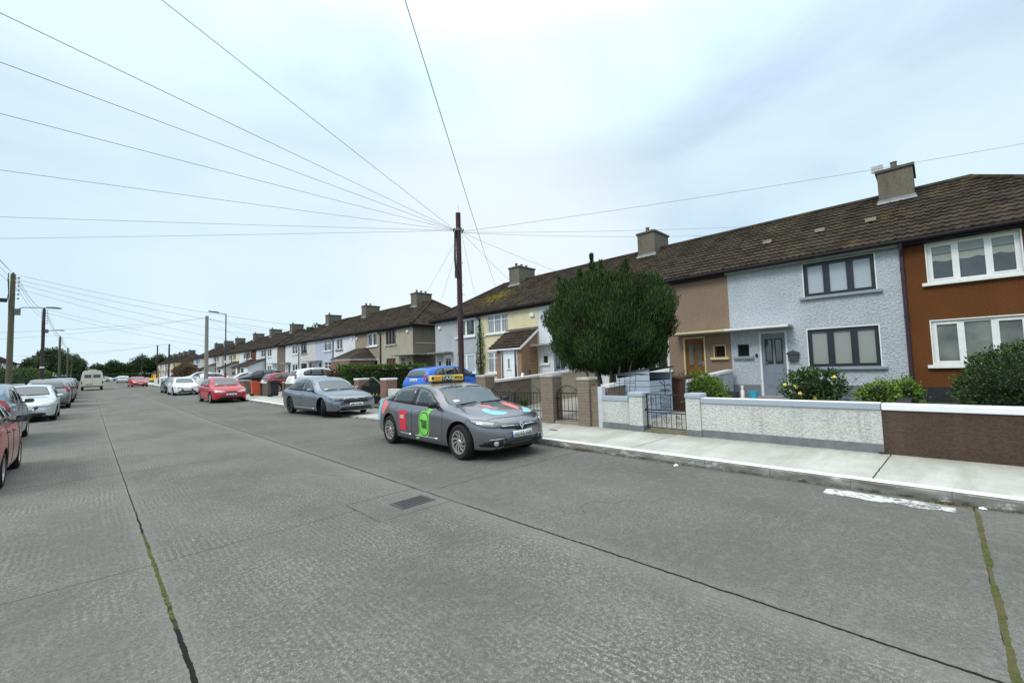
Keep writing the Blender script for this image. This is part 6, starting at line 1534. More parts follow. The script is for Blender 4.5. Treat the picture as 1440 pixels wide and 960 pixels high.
# ---- the other kinds
def variant(base, **kw): d = dict(base); d.update(kw); return d
LIFT = variant(SALOON, bright=[[(-.62, .205), (.62, .205), (.64, .222), (-.64, .222)], [(-.46, .650), (-.12, .662), (-.12, .672), (-.46, .660)], [(.12, .662), (.46, .650), (.46, .660), (.12, .672)]], L=4.86, W=1.864, wb=2.84, fo=.93, r=.33, hlm=LAMPD, hl_in=None,
  top=[(0, .52), (.02, .62), (.08, .71), (.20, .77), (.5, .84), (.9, .91), (1.30, .965), (1.5, 1.06), (1.85, 1.25), (2.15, 1.38), (2.55, 1.455), (2.95, 1.465), (3.4, 1.42), (3.85, 1.29), (4.25, 1.13), (4.5, 1.06), (4.7, 1.03), (4.80, .94), (4.86, .80)],
  belt=[(0, .45), (.02, .54), (.08, .62), (.20, .68), (.5, .77), (.9, .84), (1.4, .89), (2.2, .915), (3.2, .945), (3.8, .965), (4.3, .98), (4.65, .95), (4.80, .86), (4.86, .72)],
  hw=[(0, .66), (.02, .76), (.08, .85), (.20, .92), (.45, .97), (.8, .995), (1.3, 1.0), (3.6, 1.0), (4.1, .98), (4.5, .94), (4.72, .88), (4.82, .81), (4.86, .70)],
  zb=[(0, .30), (.04, .22), (.15, .18), (.6, .17), (1.4, .16), (3.5, .16), (4.3, .19), (4.7, .26), (4.86, .40)],
  dlo=[(1.60, .925), (1.85, 1.08), (2.1, 1.23), (2.35, 1.325), (2.65, 1.372), (3.0, 1.378), (3.4, 1.335), (3.8, 1.21), (4.12, 1.06), (4.15, .99), (3.8, .968), (3.2, .95), (2.3, .925)],
  panes=[[(1.74, .95), (1.90, 1.07), (2.15, 1.215), (2.38, 1.30), (2.66, 1.345), (2.66, .95)], [(2.78, .955), (2.78, 1.352), (3.05, 1.35), (3.4, 1.305), (3.58, 1.25), (3.64, .985)], [(3.70, .99), (3.64, 1.23), (3.85, 1.15), (4.05, 1.045), (4.05, 1.01)]],
  ws=[(-.68, .80), (-.4, .74), (0, .72), (.4, .74), (.68, .80), (.60, 1.22), (.54, 1.45), (.3, 1.485), (0, 1.50), (-.3, 1.485), (-.54, 1.45), (-.60, 1.22)],
  rw=[(-.60, .55), (0, .50), (.60, .55), (.52, 1.08), (0, 1.14), (-.52, 1.08)],
  hl=[(-.46, .60), (-.20, .575), (.05, .60), (.22, .68), (.18, .70), (-.05, .695), (-.40, .675)], tl=[(-.30, .76), (-.05, .75), (.12, .79), (.16, .88), (-.05, .88), (-.30, .85)],
  grille=[(-.50, .56), (-.45, .50), (.45, .50), (.50, .56), (.46, .645), (.12, .655), (0, .62), (-.12, .655), (-.46, .645)], intake=[(-.60, .23), (.60, .23), (.64, .33), (.55, .37), (-.55, .37), (-.64, .33)],
  pf=(.435, .52), pr=(.62, .52), mirror=(1.75, .94), mirm=None, hood_t=.18, wiper=.75,
  seams=[[(1.50, .26), (1.46, .60), (1.52, .9), (1.6, .93)], [(2.72, .25), (2.72, .94)], [(1.5, .245), (2.7, .235), (3.35, .25)], [(3.35, .25), (3.48, .5), (3.72, .70), (3.78, .96)], [(1.45, .755), (2.6, .75), (3.6, .765), (4.5, .80)]], handles=[(2.50, .80), (3.55, .82)], handm=None,
  rub=[[(1.52, .27), (3.35, .27), (3.35, .30), (1.52, .30)]])
HATCH = variant(SALOON, L=4.34, W=1.84, wb=2.64, fo=.86, r=.31, hl_in=None,
  top=[(0, .52), (.02, .62), (.08, .72), (.20, .80), (.5, .89), (.9, .965), (1.12, 1.00), (1.3, 1.09), (1.65, 1.29), (1.95, 1.43), (2.3, 1.485), (2.8, 1.49), (3.3, 1.46), (3.8, 1.39), (3.98, 1.32), (4.12, 1.12), (4.22, .95), (4.30, .80), (4.34, .65)],
  belt=[(0, .45), (.02, .54), (.08, .63), (.20, .71), (.5, .82), (.9, .89), (1.3, .93), (2.0, .945), (3.0, .975), (3.6, .995), (4.0, 1.0), (4.15, .96), (4.24, .85), (4.30, .72), (4.34, .58)],
  hw=[(0, .56), (.02, .66), (.08, .77), (.20, .87), (.45, .95), (.8, .99), (1.3, 1.0), (3.3, 1.0), (3.7, .99), (4.0, .965), (4.2, .93), (4.30, .88), (4.34, .80)],
  zb=[(0, .30), (.04, .23), (.15, .19), (.6, .175), (1.4, .165), (3.1, .165), (3.8, .19), (4.2, .25), (4.34, .38)],
  dlo=[(1.42, .955), (1.62, 1.10), (1.88, 1.27), (2.1, 1.36), (2.4, 1.40), (2.9, 1.40), (3.3, 1.365), (3.62, 1.26), (3.72, 1.08), (3.6, 1.01), (2.8, .975), (2.0, .955)],
  panes=[[(1.56, .98), (1.70, 1.09), (1.92, 1.24), (2.12, 1.335), (2.36, 1.372), (2.36, .98)], [(2.47, .985), (2.47, 1.378), (2.85, 1.375), (3.12, 1.345), (3.16, 1.01)], [(3.22, 1.02), (3.19, 1.335), (3.4, 1.29), (3.58, 1.22), (3.62, 1.07), (3.5, 1.03)]],
  ws=[(-.66, .80), (-.4, .745), (0, .725), (.4, .745), (.66, .80), (.58, 1.2), (.53, 1.44), (.3, 1.48), (0, 1.495), (-.3, 1.48), (-.53, 1.44), (-.58, 1.2)],
  rw=[(-.66, 1.0), (.66, 1.0), (.60, 1.2), (.54, 1.40), (-.54, 1.40), (-.60, 1.2)], rwm='rear',
  hl=[(-.44, .60), (-.18, .585), (.02, .62), (.16, .70), (.18, .765), (.02, .76), (-.22, .71), (-.42, .65)],
  tl=[(-.06, .84), (.05, .82), (.09, .92), (.07, 1.08), (-.01, 1.12), (-.06, 1.0)],
  grille=[(-.34, .60), (-.28, .56), (.28, .56), (.34, .60), (.30, .645), (-.30, .645)], intake=[(-.60, .26), (.60, .26), (.62, .34), (.5, .38), (-.5, .38), (-.62, .34)],
  pf=(.48, .52), pr=(.86, .52), mirror=(1.52, .97), mirm=None, hood_t=.18, wiper=.75,
  seams=[[(1.34, .26), (1.30, .6), (1.36, .93), (1.42, .955)], [(2.41, .25), (2.41, .97)], [(1.36, .245), (3.0, .245)], [(3.0, .25), (3.12, .5), (3.25, .7), (3.25, 1.0)]], handles=[(2.22, .84), (3.08, .86)], handm=None, rub=None)
def squash(sp, L, W_, H, r=None, **kw):
    kx = L/sp['L']; kz = H/max(z for _, z in sp['top']); d = dict(sp)
    for k in ('top', 'belt', 'zb'): d[k] = [(a*kx, b*kz if k != 'zb' else b) for a, b in sp[k]]
    d['hw'] = [(a*kx, b) for a, b in sp['hw']]
    for k in ('dlo',): d[k] = [(a*kx, b*kz) for a, b in sp[k]]
    d['panes'] = [[(a*kx, b*kz) for a, b in p] for p in sp['panes']]; d['seams'] = [[(a*kx, b*kz) for a, b in p] for p in sp['seams']]; d['handles'] = [(a*kx, b*kz) for a, b in sp['handles']]
    kw_ = W_/sp['W']
    for k in ('ws', 'rw', 'grille', 'intake'): d[k] = [(a*kw_, b*kz) for a, b in sp[k]]
    if sp.get('rwm') != 'rear' : d['rw'] = [(a*kw_, b) for a, b in sp['rw']]
    d['ws'] = [(a*kw_, (b-.72)*kx*.97+.72+(kz-1)*.8) for a, b in sp['ws']]
    for k in ('hl', 'tl'): d[k] = [(a, b*kz) for a, b in sp[k]]
    d['pf'] = (sp['pf'][0]*kz, .52); d['pr'] = (sp['pr'][0]*kz, .52); d['mirror'] = (sp['mirror'][0]*kx, sp['mirror'][1]*kz)
    d['wb'] = sp['wb']*kx; d['fo'] = sp['fo']*kx; d['L'] = L; d['W'] = W_; d['r'] = r or sp['r']; d['rub'] = None; d.update(kw); return d
SMALL = squash(HATCH, 3.95, 1.73, 1.47, .30)
TINY = squash(HATCH, 3.65, 1.63, 1.46, .28, mirm=BLK)
SUV = squash(HATCH, 4.45, 1.84, 1.66, .35, tumble=.34)
MPV = squash(HATCH, 4.4, 1.85, 1.64, .32, tumble=.30)
P_SILV = paint('silver_blue_metallic', (.25, .275, .32, 1), .85, .25); P_RED = paint('bright_red', (.45, .006, .014, 1), .0, .35); P_WH = paint('car_white', (.78, .80, .82, 1), 0, .3); P_NIS = paint('pale_silver', (.55, .60, .60, 1), .3, .3)
P_PINK = paint('faded_red', (.36, .032, .036, 1), .0, .4); P_SLATE = paint('slate_blue', (.16, .22, .28, 1), .7, .3); P_DK = paint('dark_grey', (.035, .037, .042, 1), .4, .3); P_BLK = paint('car_black', (.010, .010, .014, 1), .2, .25); P_BLU = paint('bright_blue', (.008, .13, .60, 1), .25, .3)
P_MG = paint('mid_grey', (.20, .21, .215, 1), .8, .3); P_BG = paint('bronze_grey', (.075, .07, .062, 1), .5, .3)
gR = 'cars parked along the right kerb'; gL = 'cars parked along the left kerb'; gD = 'cars in the front gardens on the right'
P = math.pi
car('silver blue metallic saloon with black wheels parked half on the pavement', gR, (6.98, 17.95, .03), P+R(4), LIFT, P_SILV, 'dark', steer=R(-24))
car('bright red hatchback facing the camera in front of the timber pole', gR, (5.95, 31.8, gz(31)), P+R(2), HATCH, P_RED)
WHB = squash(HATCH, 4.3, 1.76, 1.48, .32, grille=[(-.42, .36), (-.30, .30), (.30, .30), (.42, .36), (.40, .50), (.30, .54), (-.30, .54), (-.40, .50)], pf=(.43, .52))
car('white hatchback with an oval black grille behind the bright red one', gR, (5.72, 45.6, gz(44)), P+R(1), WHB, P_WH, detail=1)
car('black car parked just behind the white hatchback', gR, (5.85, 51.6, gz(50)), P, HATCH, P_BLK, detail=1)
car('small bright red car far away near the middle of the street', None, (5.15, 83.5, gz(82)), P+R(5), HATCH, P_RED, detail=1)
car('pale silver car far away, left of the small red one', None, (5.3, 128, gz(128)), P*0, HATCH, P_NIS, detail=1)
car('white estate car parked across the far end of the street', 'cars at the far end', (2.3, 158, gz(158)), P/2, LIFT, P_WH, detail=1)
car('silver car parked across the far end of the street', 'cars at the far end', (6.6, 172, gz(172)), P/2, HATCH, P_NIS, detail=1)
car('faded red small car cut off by the left edge, facing away', gL, (-1.71, 11.6, 0), 0, TINY, P_PINK, 'five')
car('slate blue people carrier between the faded red and the pale silver cars', gL, (-2.20, 18.4, 0), R(-.5), MPV, P_SLATE, 'seven')
car('pale silver hatchback with a black grille facing the camera, on the left side', gL, (-1.75, 27.2, gz(27)), P, variant(SMALL, grille=[(-.46, .66), (-.30, .48), (-.22, .42), (.22, .42), (.30, .48), (.46, .66), (.30, .60), (.18, .55), (-.18, .55), (-.30, .60)]), P_NIS, 'seven')
car('mid grey crossover parked behind the pale silver hatchback on the left side', gL, (-1.62, 36.5, gz(36)), R(1), SUV, P_MG, 'seven', detail=1)
car('bronze grey car behind the mid grey crossover on the left side', gL, (-1.58, 43.0, gz(43)), 0, HATCH, P_BG, detail=1)
car('dark grey hatchback fifth in the left line of cars', gL, (-1.6, 49.3, gz(49)), 0, HATCH, P_DK, detail=1)
car('dark blue people carrier ahead of the dark grey hatchback on the left side', gL, (-1.65, 55.5, gz(55)), 0, MPV, P_SLATE, detail=1)
car('black car parked beside the cream minibus on the left side', gL, (-1.8, 62, gz(62)), 0, HATCH, P_BLK, detail=1)
car('silver car beyond the black one on the left side', gL, (-1.9, 68, gz(68)), 0, HATCH, P_NIS, detail=1)
car('black hatchback beyond the cream minibus on the left side', gL, (-1.9, 84, gz(84)), 0, HATCH, P_BLK, detail=1)
car('bright blue hatchback parked in the driveway behind the taxi', gD, (12.3, 16.6, .35), -P/2+R(3), variant(HATCH), P_BLU, 'seven')
car('white crossover with red tail lights in the driveway behind the silver blue saloon', gD, (11.9, 31.3, gz(31)+.32), -P/2, variant(SUV), P_WH, detail=1)
car('dark red car in the driveway next to the white crossover', gD, (11.4, 36.0, gz(36)+.2), -P/2, HATCH, paint('dark_red', (.22, .012, .02, 1)), detail=1)
car('black crossover parked in a driveway behind the lamp post', gD, (12.0, 48.0, gz(48)+.3), P/2, SUV, P_BLK, detail=1)
car('silver car parked in a driveway left of the timber pole', gD, (12.0, 54.0, gz(54)+.3), P/2, LIFT, P_NIS, detail=1)
car('white car in a driveway in front of the third row', gD, (11.8, 66.0, gz(66)+.3), -P/2, HATCH, P_WH, detail=1)
car('pale silver people carrier with its bonnet towards the street, further down', gD, (11.2, 76.0, gz(76)+.3), P/2, MPV, P_NIS, detail=1)
car('white car far down the right side in front of the fourth row', gD, (10.8, 98.0, gz(98)+.3), P/2, HATCH, P_WH, detail=1)
def minibus():
    loc = (.32, 74.6, gz(73)); L, W_, H = 5.6, 1.95, 2.42; t = thing('minibus', 'cream minibus with two rear windows driving away down the street', 'minibus', loc, 0); CR = paint('bus_cream', (.66, .63, .50, 1), 0, .45)
    mb = MB(); w = W_/2
    sec = [(-w+.06, .42), (-w, .55), (-w, 1.25), (-w+.08, 1.9), (-w+.16, 2.22), (-w+.34, 2.38), (0, 2.42), (w-.34, 2.38), (w-.16, 2.22), (w-.08, 1.9), (w, 1.25), (w, .55), (w-.06, .42)]
    st = [(-L/2, .97, 0), (-L/2+.06, 1.0, 0), (1.2, 1.0, 0), (1.75, .97, -.16), (2.15, .94, -.75), (2.25, .93, -1.25), (L/2-.05, .86, -1.45), (L/2, .78, -1.6)]
    vs = []; n = len(sec)
    for y, k, dz in st:
        for x, z in sec: vs.append((x*k, y, z if z < 1.0 else max(.8, z+dz*((z-1.0)/1.42))))
    fs = [(j*n+i, j*n+(i+1) % n, (j+1)*n+(i+1) % n, (j+1)*n+i) for j in range(len(st)-1) for i in range(n)]; fs += [tuple(range(n)), tuple((len(st)-1)*n+i for i in range(n))]
    mb.add(vs, fs); mb.build('body', CR, t, smooth=True)
    for a, b in ((-.68, -.10), (.08, .70)): mb = MB(); mb.box((a, -L/2-.012, 1.50), (b, -L/2+.0, 1.90), .004); mb.build('rear_window', CGL, t)
    mb = MB(); mb.box((-.008, -L/2-.010, .62), (.008, -L/2, 2.15)); mb.build('door_seam', BLK, t)
    mb = MB(); mb.box((-.55, -L/2-.02, .66), (.0, -L/2-.002, .80), .004); mb.build('number_plate', M_plain('plate_dull', (.35, .33, .2, 1), .5), t)
    mb = MB(); mb.box((-w+.02, -L/2-.08, .40), (w-.02, -L/2+.05, .56), .03); mb.build('bumper', M_plain('bumper_grey', (.10, .10, .09, 1), .6), t)
    for s in (1, -1):
        mb = MB(); mb.box((s*(w-.14), -L/2-.015, .75), (s*(w-.03), -L/2, 1.1), .004); mb.build('tail_light', LAMPR, t)
        mb = MB(); mb.box((s*(w-.01), -L/2+.5, 1.45), (s*(w+.004), 1.3, 1.9)); mb.build('side_window', CGL, t)
        for yy in (-L/2+.95, L/2-.95): wheel(t, s*(w-.13), yy, .34, .21, None, s)
    mb = MB(); mb.box((-.35, -L/2+.1, 2.40), (.35, -L/2+.3, 2.50), .02); mb.build('roof_light', M_plain('alloy', (.4, .4, .4, 1)), t)
minibus()
def digger():
    t = thing('mini_digger', 'yellow mini digger parked at the far right pavement', 'digger', (9.4, 112, gz(112)+.1), R(200)); t.scale = (.72, .72, .72); Y_ = M_plain('digger_yellow', (.75, .42, .01, 1), .5)
    mb = MB(); mb.box((-.7, -.9, .5), (.7, .8, 1.3), .1); mb.prism([(-.8, 1.3), (.3, 1.3), (.1, 2.2), (-.8, 2.2)], 'x', -.6, .3); mb.build('body', Y_, t)
    mb = MB(); mb.box((-.61, -.7, 1.45), (.31, .12, 2.05)); mb.build('cab_window', CGL, t)
    for s in (1, -1): mb = MB(); mb.prism([(-1.0, .1), (1.0, .1), (1.15, .3), (1.0, .5), (-1.0, .5), (-1.15, .3)], 'x', s*.45, s*.8); mb.build('track', RUB, t)
    mb = MB(); mb.tube([(0, .8, 1.0), (0, 1.7, 2.4), (0, 2.7, 1.9)], .12, 6); mb.build('boom', Y_, t)
    mb = MB(); mb.tube([(0, 2.7, 1.95), (0, 2.9, .9)], .09, 6); mb.box((-.3, 2.6, .4), (.3, 3.1, .95), .05); mb.build('bucket_arm', Y_, t)
digger()
# ---------------------------------------------------------------- trees beyond
gl = 'broad trees on the left side'; ge = 'trees beyond the end of the street'
for i, (x, y_, h, r, lab) in enumerate(((-8.7, 140, 6.0, 1.9, 'pale green tree on the left side, nearest of its group'), (-6.7, 150, 9.0, 2.7, 'big dark tree on the left side behind the tall dark pole'), (-6.0, 170, 8.6, 2.5, 'dark tree on the left side right behind the biggest one'),
   (-5.0, 204, 9.3, 3.4, 'tree on the left side between the mossy pole and the far short pole'), (-3.4, 222, 8.0, 2.9, 'greyish green tree on the left side nearest the end of the street'))):
    tree(lab, (x, y_, gz(y_)), h, r, F_TREE if i not in (0, 4) else F_TREE2, 60+i, 3600, .22, .36, gl, 9)
for i, (x, y_, h, r, lab) in enumerate(((3.0, 235, 5.4, 3.4, 'low tree beyond the end of the street just right of the minibus'), (7.6, 232, 6.9, 3.4, 'rounded tree second right of the minibus beyond the street'), (12, 236, 5.8, 3.2, 'tree above the parked silver car beyond the street'), (-2, 236, 3.6, 2.6, 'low dark tree left of the minibus beyond the street'),
   (16.5, 238, 9.3, 4.2, 'tall dark tree left of the far roofs'), (22, 236, 9.4, 4.2, 'tall tree behind the far yellow digger'), (28, 232, 8.4, 4.5, 'tree just behind the far terrace roofs'))):
    tree(lab, (x, y_, gz(y_)), h, r, F_TREE if i != 0 else F_TREE2, 80+i, 3600, .3, .5, ge, 8)
for i, (x, y_, h, r, lab) in enumerate(((26.5, 70, 9.6, 2.6, 'tree top showing behind the chimneys of the third row'), (27.5, 76, 9.4, 2.4, 'tree top behind the third row, further along'))):
    tree(lab, (x, y_, gz(y_)), h, r, F_TREE, 95+i, 2600, .25, .35, 'trees behind the third row')
hedge('high dark green hedge on the left side behind the parked cars', (-6.0, 66, gz(66)), (.7, 16, 1.22), 14000, F_PRIV, 51, .16, .09)
hedge('long bushy green hedge on the left side further down', (-5.9, 104, gz(104)), (.8, 20, 1.35), 12000, F_HEDGE, 52, .2, .12)
hedge('distant dark hedge closing the view at the end of the street', (10, 218, gz(218)), (45, 1.2, 1.0), 9000, F_TREE, 53, .5, .3)
# ---------------------------------------------------------------- poles, lamps, wires
PB = M_plain('pole_brown', (.045, .022, .024, 1), .85, var=.3, sc=5, bump=.5); PG = M_plain('pole_greygreen', (.105, .09, .06, 1), .9, var=.25, sc=5, bump=.5); PD = M_plain('pole_dark', (.035, .03, .03, 1), .85, var=.3, sc=5); PC = M_plain('pole_concrete', (.24, .23, .20, 1), .9, var=.15, sc=4)
STEEL = M_plain('galvanised', (.16, .16, .165, 1), .5, metal=.4)
def pole(name, label, x, y_, zt, r0, r1, mat, z0=.1, steps=8, group=None, bands=True):
    zb = gz(y_)+z0; t = thing(name, label, 'pole', (x, y_, zb), 0, group); H = zt-zb
    mb = MB(); mb.tube([(0, 0, -.2), (0, 0, H*.5), (0, 0, H)], [r0, (r0+r1)/2, r1], 14); mb.build('shaft', mat, t, smooth=True)
    if steps:
        mb = MB()
        for i in range(steps): 
            z = H*.42+i*.36
            if z > H-.5: break
            s = 1 if i % 2 else -1; mb.tube([(0, s*r0*.8, z), (0, s*(r0+.09), z), (0, s*(r0+.09), z+.03)], .008, 5)
            if i % 3 == 0: mb.tube([(s*r0*.8, 0, z+.1), (s*(r0+.10), 0, z+.1)], .008, 5)
        mb.build('step_irons', STEEL, t)
    return t, H
t, H = pole('telephone_pole', 'tall dark brown wooden telephone pole behind the taxi with wires fanning out from its top', 8.45, 10.80, 6.74, .098, .080, PB)
mb = MB(); mb.tube([(0, 0, H-.60), (0, 0, H-.53)], .10, 12); mb.tube([(-.16, 0, H-.56), (.16, 0, H-.56)], .013, 6); mb.tube([(0, -.16, H-.60), (0, .16, H-.60)], .013, 6)
for a in range(8): c, s = math.cos(a*.785), math.sin(a*.785); mb.tube([(c*.16, s*.16, H-.62), (c*.16, s*.16, H-.53)], .02, 6)
mb.build('wire_ring', STEEL, t)
mb = MB(); mb.tube([(-.105, .02, H-.6), (-.12, .03, H-1.4), (-.11, .02, H-1.9)], .018, 6); mb.tube([(-.09, .06, H-.62), (-.13, .05, H-1.5), (-.10, .03, H-2.1)], .03, 6); mb.build('cable_run', BLK, t, smooth=True)
mb = MB(); mb.box((-.13, -.05, H-2.15), (-.07, .08, H-1.9), .01); mb.build('junction_box', BLK, t)
mb = MB(); mb.tube([(0, 0, H-.02), (.01, 0, H+.28)], .005, 5); mb.build('earth_rod', STEEL, t)
TOP = Vector((8.45, 10.80, 6.14))
def lpole(label, y_, zt, r0, mat, arm=None, box=True, x=-3.6, n=6):
    t, H = pole('utility_pole', label, x, y_, zt, r0, r0*.72, mat, .12, 0, 'utility poles on the left side'); mb = MB()
    for i in range(n): z = H-.25-.27*i; mb.tube([(0, 0, z), (.24, -.1, z)], .012, 5); mb.lathe([(0, -.05), (.04, -.04), (.045, .02), (.02, .07), (0, .07)], 'z', 8, (.26, -.1, z))
    mb.lathe([(0, 0), (.05, 0), (.05, .1), (0, .12)], 'z', 8, (0, 0, H)); mb.build('insulators', STEEL, t)
    if box: mb = MB(); mb.box((.10, -.16, H-2.65), (.38, .10, H-2.25), .02); mb.build('switch_box', M_plain('box_grey', (.14, .13, .12, 1), .6), t)
    if arm:
        mb = MB(); mb.tube([(0, -.05, H-arm-.25), (.5, -.1, H-arm), (arm_len, -.1, H-arm+.06)], [.03, .03, .025], 6); mb.build('lamp_arm', STEEL, t, smooth=True)
        mb = MB(); mb.prism([(arm_len-.1, H-arm+.04), (arm_len+.55, H-arm+.02), (arm_len+.62, H-arm+.07), (arm_len+.4, H-arm+.13), (arm_len-.1, H-arm+.11)], 'y', -.22, .02); mb.build('lamp_head', STEEL, t)
    mb = MB(); mb.tube([(-.9*0-.12, .05, 0), (-.13, .05, H*.6), (-.17, .05, H-.3)], .02, 6); mb.build('cable_run', M_plain('cable_pale', (.3, .34, .22, 1), .7), t)
    return Vector((x, y_, zt))
arm_len = 1.6
p1 = lpole('mossy brown utility pole nearest on the left side, with a lamp arm', 41.8, 8.62, .16, PG, 2.15)
o = thing('floodlight', 'black floodlight hanging on the left of the nearest left side pole', 'lamp', (-4.05, 41.7, 6.75)); mb = MB(); mb.box((-.55, -.12, 0), (.25, .12, .24), .03); mb.build('lamp_head', BLK, o); mb = MB(); mb.tube([(.25, 0, .1), (.3, 0, .6), (.25, 0, 1.5), (.28, 0, 1.9)], .025, 6); mb.build('bracket', BLK, o)
arm_len = 1.0
p2 = lpole('dark utility pole second on the left side, with a white band', 68.5, 9.55, .17, PD, 2.4)
mb = MB(); mb.lathe([(.165, 2.6), (.18, 2.6), (.18, 2.75), (.165, 2.75)], 'z', 14, (-3.6, 68.5, gz(68.5)+.12)); o = mb.build('pole_band', WHITE); tag(o, 'white band round the dark second pole on the left side', 'band')
p3 = lpole('mossy utility pole third on the left side in front of the trees', 106, 9.25, .18, PG, None)
p4_ = lpole('far utility pole fourth on the left side', 145, 9.4, .18, PG, None, False)
p5_ = lpole('farthest short utility pole on the left side', 178, 8.6, .18, PG, None, False)
t, H = pole('timber_pole', 'thick grey timber pole behind the bright red hatchback', 8.6, 53.5, 7.95, .19, .15, PC, .1, 5)
q2 = Vector((8.6, 53.5, 7.75))
t, H = pole('timber_pole', 'slim far pole between the fourth row and the mustard yellow house', 8.6, 82.5, 6.75, .12, .10, PD, .1, 0); q3 = Vector((8.6, 82.5, 6.7))
t, H = pole('timber_pole', 'far pole beside the yellow digger', 9.2, 105, 7.9, .13, .10, PD, .1, 0); q4 = Vector((9.2, 105, 7.8))
t, H = pole('timber_pole', 'farthest pole in front of the trees at the end of the street', 10.0, 150, 8.5, .13, .10, PD, .1, 0); q5 = Vector((10.0, 150, 8.3))
t = thing('street_lamp', 'dark steel lamp post with a flat head behind the bright red hatchback', 'street lamp', (8.7, 45.3, gz(45)+.1)); Hh = 7.25-gz(45)-.1
mb = MB(); mb.tube([(0, 0, 0), (0, 0, 1.6), (0, 0, 1.65), (0, 0, Hh)], [.085, .085, .055, .045], 10); mb.build('shaft', PD, t, smooth=True)
mb = MB(); mb.tube([(0, 0, Hh-.02), (-.6, 0, Hh+.06)], .03, 6); mb.prism([(-.5, Hh+.03), (-1.35, Hh+.12), (-1.3, Hh+.19), (-.6, Hh+.14)], 'y', -.12, .12); mb.build('lamp_head', PD, t)
mb = MB(); mb.tube([(0, 0, 2.55), (0, 0, 2.72)], .075, 8); mb.build('white_band', WHITE, t)
t, H = pole('signal_pole', 'thin black post at the far right pavement by the yellow digger', 7.9, 88, 3.2, .06, .05, BLK, .1, 0)
WIRE = M_plain('wire_dark', (.10, .10, .102, 1), .6); WIREF = M_plain('wire_far', (.12, .12, .125, 1), .6)
wt = None
def wire(label, a, b, sag, r=.008, group=None, mat=None, n=24):
    a = Vector(a); b = Vector(b); pts = []; mid = (a+b)/2
    for i in range(n+1): u = i/n; p = a.lerp(b, u); p.z -= sag*4*u*(1-u); pts.append(p-mid)
    mb = MB(); mb.tube(pts, r, 5); o = mb.build('overhead_wire', mat or WIRE); o.location = mid; tag(o, label, 'wire', group); return o
CAMP = Vector((0, 0, 1.65)); FPX = 597.43
def ray_px(x, y_): return (_rr*((x-720)/FPX) - _uu*((y_-480)/FPX) + _f)
def end_on(x, y_, X=None, Z=4.9, a=None):
    """far fixing of a wire that leaves the pole and crosses the picture edge at this bearing: on the facade plane X at height Z"""
    a = TOP if a is None else a
    n = (a-CAMP).cross(ray_px(x, y_)); Y_ = -(n.x*X + n.z*(Z-CAMP.z))/n.y
    return Vector((X, Y_, Z))
ga = 'wires from the brown telephone pole to the left'
for i, (x, y_, X, Z, lab) in enumerate(((238, 0, -11.6, 4.9, 'steepest wire going up left from the brown telephone pole'), (0, 12, -11.6, 5.0, 'second steepest wire going up left from the brown telephone pole'), (0, 83, -11.6, 5.0, 'third wire going up left from the brown telephone pole'),
      (0, 157, -11.6, 5.0, 'fourth wire going up left from the brown telephone pole'), (0, 238, -11.6, 5.0, 'fifth, slightly rising wire going left from the brown telephone pole'), (0, 305, -11.6, 5.0, 'level wire going left from the brown telephone pole'), (0, 336, -11.6, 5.1, 'lowest wire going left from the brown telephone pole'))):
    e_ = end_on(x, y_-3, X, Z); pass
    wire(lab, TOP+Vector((-.12, 0, 0)), e_, .06, .0042, ga)
gb = 'wires from the brown telephone pole to the right'
for i, (pt, lab) in enumerate((((15.45, -1.2, 7.2), 'wire running far right from the brown telephone pole above the roofs'), ((15.3, 4.6, 4.66), 'wire from the brown telephone pole to the eaves of the beige house'), ((15.3, 9.2, 4.66), 'wire from the brown telephone pole to the eaves behind the big conifer'),
      ((15.3, 13.5, 4.66), 'wire from the brown telephone pole to the eaves of the cream yellow house'), ((15.3, 17.8, 4.66), 'wire from the brown telephone pole to the eaves of the light grey end house'), ((15.3, 22.2, 4.66), 'wire from the brown telephone pole to the far eaves of the end house'), ((15.4, .9, 4.66), 'wire from the brown telephone pole to the eaves by the pale grey downpipe'))):
    if i in (0, 1, 6): continue
    wire(lab, TOP+Vector((.12, 0, 0)), pt, .12, .0042, gb)
# high wires to houses beyond the roofs
e_ = TOP + (ray_px(1440, 202).normalized())*0
def through(a, x, y_, dist): 
    return CAMP + ray_px(x, y_)*dist
wire('long wire rising to the right edge from the brown telephone pole', TOP+Vector((.12, -.05, 0)), through(TOP, 1445, 201, 12.0), .10, .0048, gb)
wire('wire from the brown telephone pole to the ridge left of the pale grey house', TOP+Vector((.12, 0, -.02)), through(TOP, 1050, 319, 13.9), .05, .004, gb)
wire('wire from the brown telephone pole to the ridge beside the middle chimney', TOP+Vector((.12, 0, -.03)), through(TOP, 1010, 331, 14.0), .08, .004, gb)
# a single wire crossing from overhead to the cream house
wire('single steep wire coming from overhead down to the cream yellow house', through(TOP, 567, -8, 3.6), (15.3, 15.9, 4.7), .10, .0045)
wire('faint wire from the brown telephone pole down to the second row', TOP+Vector((-.02, .12, -.3)), (15.3, 25.6, 4.7), .1, .004)
gc = 'power lines between the left side poles'; k = 0
ps = [Vector((-3.6, 2.0, 8.4)), p1, p2, p3, p4_, p5_]
words = ['top', 'second', 'third', 'lowest']
for j in range(len(ps)-1):
    for i in range(4):
        d = Vector((.26 if i else 0, -.1, -.27*i*1.3)); 
        wire('%s power line %s' % (words[i], ('from the left edge to the nearest left pole', 'between the nearest and second left poles', 'between the second and third left poles', 'between the third and fourth left poles', 'between the two farthest left poles')[j]), ps[j]+d, ps[j+1]+d, .5, .008 if j < 2 else .010, gc, WIREF, 16)
gd = 'service wires crossing the street'
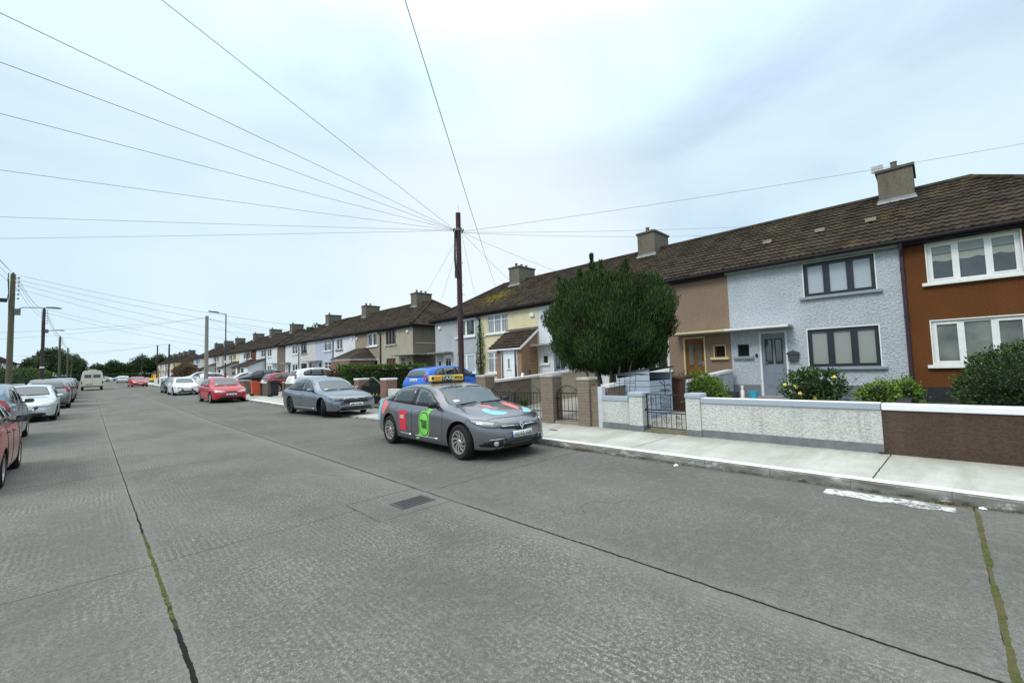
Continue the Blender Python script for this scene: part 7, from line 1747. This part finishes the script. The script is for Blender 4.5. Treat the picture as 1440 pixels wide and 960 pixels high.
cr_ = [(p1, (15.3, 33.8, 5.0), 'first service wire from the nearest left pole over the street'), (p1+Vector((0, 0, -.3)), (15.3, 38.2, 5.0), 'second service wire from the nearest left pole over the street'), (p1+Vector((0, 0, -.55)), (15.3, 47.3, 5.1), 'third service wire from the nearest left pole over the street'),
  (p1+Vector((0, 0, -.85)), (15.3, 56.5, 5.1), 'fourth service wire from the nearest left pole over the street'), (p2, (15.3, 63, 5.2), 'first service wire from the dark second left pole over the street'), (p2+Vector((0, 0, -.4)), (15.3, 72, 5.3), 'second service wire from the dark second left pole over the street'),
  (p3, q3, 'wire from the third left pole to the slim far pole'), (q2, (-11.6, 52, 5.2), 'wire from the thick timber pole to the left side'), (q2, (-11.6, 62, 5.2), 'lower wire from the thick timber pole to the left side'), (q2, (15.3, 42.5, 5.0), 'wire from the thick timber pole to the second row'), (q2, (15.3, 38.3, 5.0), 'second wire from the thick timber pole to the second row'),
  (q2, (15.3, 58, 5.1), 'wire from the thick timber pole to the third row'), (q3, (-11.6, 96, 5.4), 'wire from the slim far pole to the left side'), (q3, (15.3, 92, 5.4), 'wire from the slim far pole to the fourth row'), (q4, (-11.6, 118, 5.6), 'wire from the far pole by the digger to the left side'), (q4, (15.3, 95, 5.5), 'wire from the far pole by the digger to the fourth row')]
for a, b, lab in cr_: wire(lab, a, b, .45, .0085 if a.y < 60 else .011, gd, WIREF, 20)
# litter
def bit(name, label, loc, s, mat, seed):
    random.seed(seed); mb = MB(); bm = bmesh.new(); bmesh.ops.create_icosphere(bm, subdivisions=1, radius=1)
    for v in bm.verts: v.co = Vector((v.co.x*s*random.uniform(.6, 1.2), v.co.y*s*random.uniform(.6, 1.2), max(0, v.co.z)*s*.6*random.uniform(.5, 1.3)))
    bm.verts.index_update(); mb.add([v.co for v in bm.verts], [[v.index for v in f.verts] for f in bm.faces]); bm.free(); o = mb.build(name, mat); o.location = loc; tag(o, label, 'litter')
bit('paper_scrap', 'crumpled white paper scrap in the gutter near the green road joint', (6.78, -.22, .003), .035, WHITE, 3)
bit('paper_scrap', 'flattened white wrapper at the foot of the kerb', (6.72, 3.1, .003), .05, WHITE, 5)
